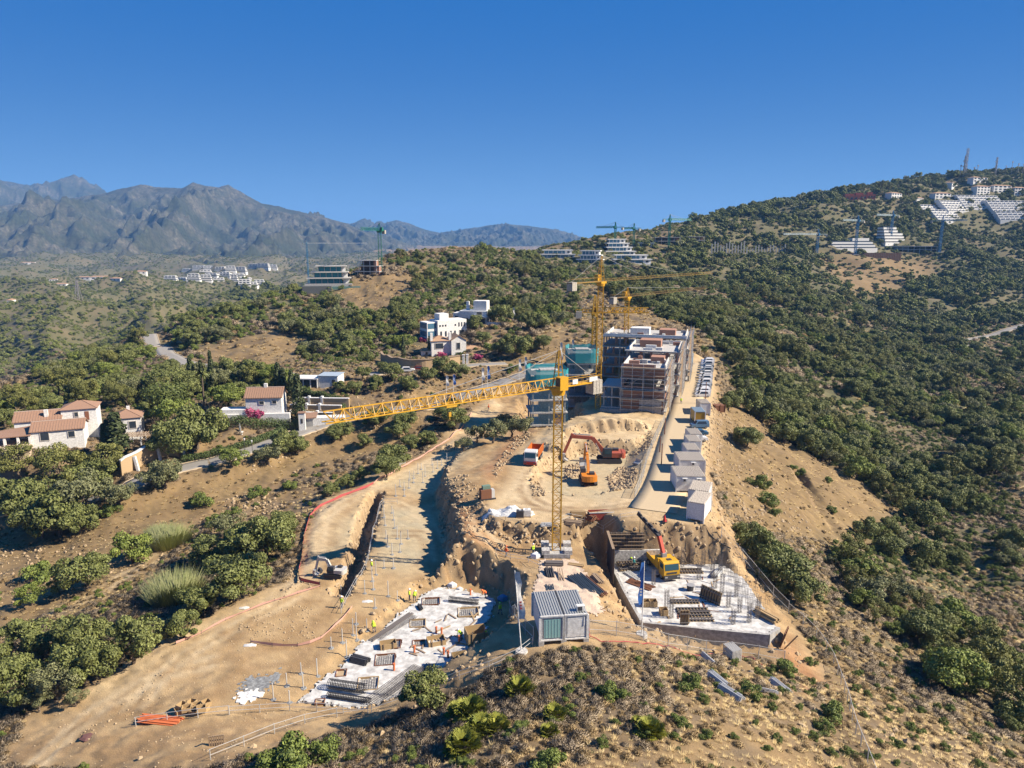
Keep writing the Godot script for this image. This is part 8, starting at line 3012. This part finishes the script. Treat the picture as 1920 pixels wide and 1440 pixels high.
func workers():
	var hv := Color(0.42, 0.62, 0.03)
	var og := Color(0.75, 0.14, 0.03)
	var wh := Color(0.8, 0.8, 0.8)
	for q in [[949,1044,0.6,"walk",og,og,"person in orange workwear walking on the crane ledge"],[1000,1040,2.4,"stand",hv,wh,"person in a lime vest and white helmet beside the rocky bank"]]:
		worker(on_ground(q[0], q[1]), q[2], q[3], q[4], q[5], q[6])
	for q in [[768,1128,0.0,"stand",hv,wh,"person in a lime vest standing at the back edge of the foundation"],[777,1130,1.4,"bend",hv,wh,"person in a lime vest bending at the back edge of the foundation"],[911,1124,3.4,"bend",og,og,"person in an orange vest bending by the dark cage"],[866,1203,2.6,"bend",hv,wh,"person in a lime vest kneeling beside the formwork box"],[912,1204,2.0,"stand",hv,wh,"person in a lime vest inside the tall formwork box"]]:
		worker(at_y(q[0], q[1], FY) + Vector3(0, 0.22, 0), q[2], q[3], q[4], q[5], q[6])
	for q in [[641,1140,1.0,"stand",hv,wh,"person in a lime vest standing in the trench"],[702,1186,2.0,"bend",hv,hv,"person in a lime vest bending by the foundation edge"],[938,1152,2.2,"walk",hv,Color(0.1,0.5,0.12),"person in a lime vest walking in the shaded cutting"],[697,1070,0.3,"stand",hv,wh,"person in a lime vest by the barrier along the trench"],[1277,757,1.5,"walk",hv,wh,"person in a lime vest walking down the dirt road"],[916,770,0.4,"walk",og,og,"person in orange walking on the haul road bend"]]:
		worker(on_ground(q[0], q[1]), q[2], q[3], q[4], q[5], q[6])
	for q in [[1220,1040,0.5,"stand",hv,hv,"person in a lime vest beside the bed of the yellow lorry"],[1233,1040,2.0,"bend",hv,hv,"person in a lime vest guiding the hanging chain"],[1270,1048,3.0,"stand",hv,wh,"person in a lime vest near the upright cages"],[1262,1062,2.6,"stand",hv,wh,"person in a lime vest behind the lorry cab"],[1182,1058,1.0,"bend",hv,hv,"person in a lime vest bending over the dark formwork"],[1188,1066,0.2,"stand",Color(0.05,0.35,0.33),wh,"person in a teal shirt by the dark formwork"]]:
		worker(at_y(q[0], q[1], SY) + Vector3(0, 0.12, 0), q[2], q[3], q[4], q[5], q[6])

func fences():
	barrier([[600,1098],[560,1092],[566,1050],[572,1000],[590,960],[620,942],[660,925],[700,908]], 0.65, M.rednet, "red netting barrier along the outer edge of the haul road")
	barrier([[700,908],[740,885],[790,858],[840,826],[870,798],[885,775]], 0.5, M.tape, "pink tape barrier along the far part of the haul road")
	barrier([[600,1100],[540,1120],[480,1140],[420,1165],[350,1200],[330,1208]], 0.4, M.tape, "pink tape barrier along the lower part of the haul road")
	barrier([[470,1205],[510,1212],[570,1212],[600,1200],[640,1165],[660,1140]], 0.45, M.tape, "pink tape barrier round the dug plot beside the trench")
	barrier([[905,930],[900,955],[935,972],[985,985],[1040,988]], 0.6, M.mesh, "grey netting along the edge of the upper bench")
	fence([[430,1340],[500,1336],[560,1332],[640,1338],[700,1335],[760,1315],[830,1290],[900,1262],[960,1240],[998,1210]], 1.0, 3.0, "low tube rail fence along the front of the foundation", false, [0.5, 1.0])
	fence([[255,1362],[330,1352],[380,1345],[430,1340]], 1.1, 3.0, "short tube fence behind the orange pipes", false, [0.5, 1.0])
	fence([[395,1425],[470,1395],[560,1360],[640,1342],[690,1337]], 1.2, 3.2, "tube rail fence along the top of the scrub bank", false, [0.45, 0.95])
	fence([[1105,1190],[1190,1198],[1235,1212],[1330,1224],[1400,1236],[1470,1246]], 1.9, 3.2, "wire mesh fence in front of the concrete deck", true)
	fence([[1000,1205],[985,1190],[968,1170],[955,1150]], 2.0, 2.6, "leaning wire fence panels beside the white flag", true)
	fence([[1352,1010],[1395,1055],[1440,1110],[1478,1150]], 2.0, 3.0, "wire mesh fence along the right side of the deck", true)
	fence([[1478,1150],[1520,1185],[1560,1240],[1585,1310],[1600,1370],[1625,1430],[1640,1470]], 1.6, 3.0, "grey mesh fence running down the scrub slope", true, [1.0])
	fence([[1190,935],[1206,895],[1215,860],[1232,820],[1246,790]], 1.9, 3.0, "wire fence between the excavation and the dirt road", true)
	fence([[745,945],[720,945],[705,985],[695,1030],[685,1070],[660,1110],[640,1150]], 1.1, 2.6, "tube handrail along the side of the trench", false, [0.5, 1.0])
	fence([[930,1040],[960,1052],[1000,1056],[1012,1066]], 1.0, 2.4, "dark handrail at the edge of the crane ledge", false, [0.5, 1.0])
	fence([[1040,985],[1090,978],[1125,982],[1160,978],[1200,970]], 1.1, 3.0, "tube handrail along the edge of the bench", false, [0.5, 1.0])
	# red cable on the slope
	var ln := smooth_line(poly_g([[1103,1160],[1106,1195],[1130,1206],[1200,1205],[1260,1215],[1310,1232],[1350,1228],[1410,1233],[1450,1255]]), 0.8)
	var o := thing("cable", "red cable snaking over the scrub in front of the deck", "cable")
	var st := ST()
	for i in ln.size() - 1: bar(st, Vector3(ln[i].x, H(ln[i].x, ln[i].y) + 0.12, -ln[i].y), Vector3(ln[i + 1].x, H(ln[i + 1].x, ln[i + 1].y) + 0.12, -ln[i + 1].y), 0.07)
	obj("sheath", st, M.rednet, o)
	ln = smooth_line(poly_g([[1320,985],[1345,1010],[1370,1030],[1395,1050],[1400,1065]]), 0.8)
	o = thing("cable", "black hose running down the bank beside the deck", "cable")
	st = ST()
	for i in ln.size() - 1: bar(st, Vector3(ln[i].x, H(ln[i].x, ln[i].y) + 0.12, -ln[i].y), Vector3(ln[i + 1].x, H(ln[i + 1].x, ln[i + 1].y) + 0.12, -ln[i + 1].y), 0.12)
	obj("sheath", st, M.dark, o)
	# banners
	banner(978, 1224, 9.6, 0.75, M.white, "white banner flag with red print on a leaning pole beside the cabin", -0.75, M.rednet)
	var blue := mat(Color(0.03, 0.13, 0.42), 0.7)
	banner(1203, 1191, 9.4, -0.7, blue, "blue banner flag on a white pole in front of the deck", 0.0, M.white)
	for q in [[837,738,5.5,M.white,"white banner nearest the jib on the haul road"],[850,736,5.5,blue,"blue banner nearest the jib on the haul road"],[904,730,6.5,M.white,"white banner at the bend of the asphalt road"],[914,729,7.0,blue,"blue banner at the bend of the asphalt road"],[973,712,6.5,M.white,"white banner at the upper end of the asphalt road"],[984,708,6.5,M.blueish,"grey blue banner at the upper end of the asphalt road"],[943,604,6.0,M.white,"white banner on the bare slope behind the stepped villa"],[962,604,6.0,M.white,"second white banner on the bare slope behind the villas"],[1050,700,10.0,M.white,"tall white banner beside the netted building"],[1072,690,10.0,M.white,"white banner behind the netted buildings"]]:
		banner(q[0], q[1], q[2], 0.9, q[3], q[4], 0.0, M.white if q[3] == blue else null, false)

func rubble():
	var r := RandomNumberGenerator.new()
	r.seed = 71
	var sets := [[], [], []]
	var zones := [
		[[[1058,878],[1095,865],[1100,890],[1060,900]], 2.2, 0.32], [[[1140,895],[1165,875],[1195,880],[1190,915],[1150,920]], 2.2, 0.32], [[[1080,830],[1200,835],[1225,800],[1225,840],[1195,850],[1080,850]], 0.7, 0.22],
		[[[900,980],[935,980],[1040,992],[1110,985],[1110,1030],[1000,1025],[930,1010]], 1.0, 0.24], [[[820,920],[870,890],[910,930],[910,1000],[860,1050],[830,1060]], 0.5, 0.24], [[[960,850],[1000,815],[985,805],[920,880],[930,900]], 0.6, 0.25],
		[[[995,905],[1010,900],[1025,930],[1000,935]], 1.2, 0.25], [[[430,1170],[560,1130],[600,1150],[590,1200],[480,1205]], 0.8, 0.1], [[[90,1400],[200,1340],[260,1290],[300,1260],[320,1270],[260,1330],[120,1440]], 0.5, 0.09],
		[[[330,1010],[440,930],[500,920],[540,950],[430,980],[380,1010]], 0.25, 0.28], [[[520,960],[560,1090],[600,1100],[560,1110],[520,1130],[540,1050]], 0.5, 0.2], [[[1340,780],[1400,800],[1420,1000],[1500,1000],[1540,1010],[1360,960]], 0.10, 0.2], [[[700,950],[720,948],[690,1045],[650,1140],[630,1140],[660,1050]], 0.5, 0.2],
		[[[1240,1000],[1340,1010],[1390,1080],[1350,1060],[1250,1040]], 0.3, 0.2], [[[1410,760],[1500,830],[1450,840],[1390,790]], 0.1, 0.25], [[[0,1030],[200,1010],[330,1040],[200,1080],[0,1140]], 0.12, 0.22]]
	for z in zones:
		var poly := poly_g(z[0])
		var bb := box2(poly, 0)
		var n := int(bb.size.x * bb.size.y * z[1] * 5.0)
		for i in mini(n, 6000):
			var p := bb.position + Vector2(r.randf() * bb.size.x, r.randf() * bb.size.y)
			if not inside(p, poly): continue
			var s: float = z[2] * lerpf(0.35, 1.5, pow(r.randf(), 2.0))
			sets[i % 3].append(Transform3D(Basis.from_euler(Vector3(r.randf() * 6, r.randf() * 6, r.randf() * 6)).scaled(Vector3(s, s, s)), Vector3(p.x, H(p.x, p.y) + s * 0.25, -p.y)))
	# stones sticking out of every steep cut
	for j in range(ds.bsearch(60.0), ds.bsearch(200.0)):
		for i in range(xs.bsearch(-60.0), xs.bsearch(60.0)):
			var gx := (hh[j * NX + i + 1] - hh[j * NX + i - 1]) / (xs[i + 1] - xs[i - 1])
			var gd := (hh[(j + 1) * NX + i] - hh[(j - 1) * NX + i]) / (ds[j + 1] - ds[j - 1])
			var steep := gx * gx + gd * gd
			if steep < 0.3 or r.randf() > 0.85: continue
			var s := lerpf(0.07, 0.48, pow(r.randf(), 2.8))
			var p := Vector2(xs[i] + r.randf_range(-0.4, 0.4), ds[j] + r.randf_range(-0.4, 0.4))
			sets[i % 3].append(Transform3D(Basis.from_euler(Vector3(r.randf() * 6, r.randf() * 6, r.randf() * 6)).scaled(Vector3(s, s, s)), Vector3(p.x, H(p.x, p.y), -p.y)))
	# pebbles over the worked ground
	var site_poly := poly_g(PAINT[0][1])
	for i in 16000:
		var p := Vector2(r.randf_range(-55, 42), 52.0 + 130.0 * pow(r.randf(), 1.6))
		if not inside(p, site_poly) or nz.get_noise_2d(p.x * 0.1, p.y * 0.1) < -0.12: continue
		var s := lerpf(0.03, 0.11, pow(r.randf(), 2.0))
		sets[i % 3].append(Transform3D(Basis(Vector3.UP, r.randf() * 6).scaled(Vector3(s, s, s)), Vector3(p.x, H(p.x, p.y), -p.y)))
	for i in 3:
		mm("rubble", CROWN["rock%d" % i], M.rock, sets[i], [], "broken stones and rubble strewn over the dug ground", "rubble")
		print("rocks ", sets[i].size())
func build_all():
	mountains()
	draw_roads()
	planting()
	garden_trees()
	villas()
	far_town()
	hill_town()
	site_buildings()
	site()
	print("nodes ", get_child_count())

func garden_trees():
	for c in [[199,856,8,"slim cypress left in the group below the white villa",0.8],[206,856,9,"slim cypress second in the group below the white villa",0.8],[222,858,11,"broad dark cypress beside the stone wall",1.6],[561,790,13,"tall cypress beside the white gate pier",0.9],[523,745,10,"cypress behind the cottage roof",1.0],[533,748,9,"second cypress behind the cottage roof",1.0],[548,752,9,"short cypress between cottage and modern house",0.9],[380,735,10,"cypress at the top of the villa garden",0.7],[398,730,12,"tall thin cypress in the villa garden",0.6],[360,735,11,"dark cypress behind the umbrella pine",0.8],[805,665,7,"thin cypress in front of the cream villa",0.7],[757,672,8,"cypress left of the cream villa garden",0.7]]:
		cypress(c[0], c[1], c[2], c[3], c[4])
	palm(383, 760, 9, "tall palm beside the bright garden tree")
	palm(310, 790, 7, "palm in front of the umbrella pine")
	var p := on_ground(315, 792)
	var o := thing("umbrella_pine", "broad umbrella pine with a flat dark crown above the villas", "tree", p)
	var c := mi("crown", CROWN["umbrella"], M.leaf, o)
	c.scale = Vector3(6.6, 6.2, 6.6)
	c.position.y = 7.0
	var t := mi("trunk", TRUNK["pine0"], M.bark, o)
	t.scale = Vector3(5, 8.5, 5)
	for b in [[475,782,18,"pink bougainvillea against the white cottage terrace"],[240,806,9,"deep purple bougainvillea on the villa side wing"],[815,660,8,"pink bougainvillea beside the cream villa"],[827,668,9,"dusky pink shrub in the cream villa garden"],[792,640,8,"pink bougainvillea left of the cream villa"],[895,672,9,"dark pink shrub beside the tiled annex"],[512,722,7,"pink bougainvillea behind the cottage"]]:
		var q := on_ground(b[0], b[1])
		var f := thing("bougainvillea", b[3], "shrub", q)
		var s: float = b[2] / px(q)
		var m := mi("blossom", CROWN["flower"], M.leaf, f)
		m.scale = Vector3(s * 1.2, s, s)
		var st := mi("stem", TRUNK["oak2"], M.bark, f)
		st.scale = Vector3.ONE * s * 0.6
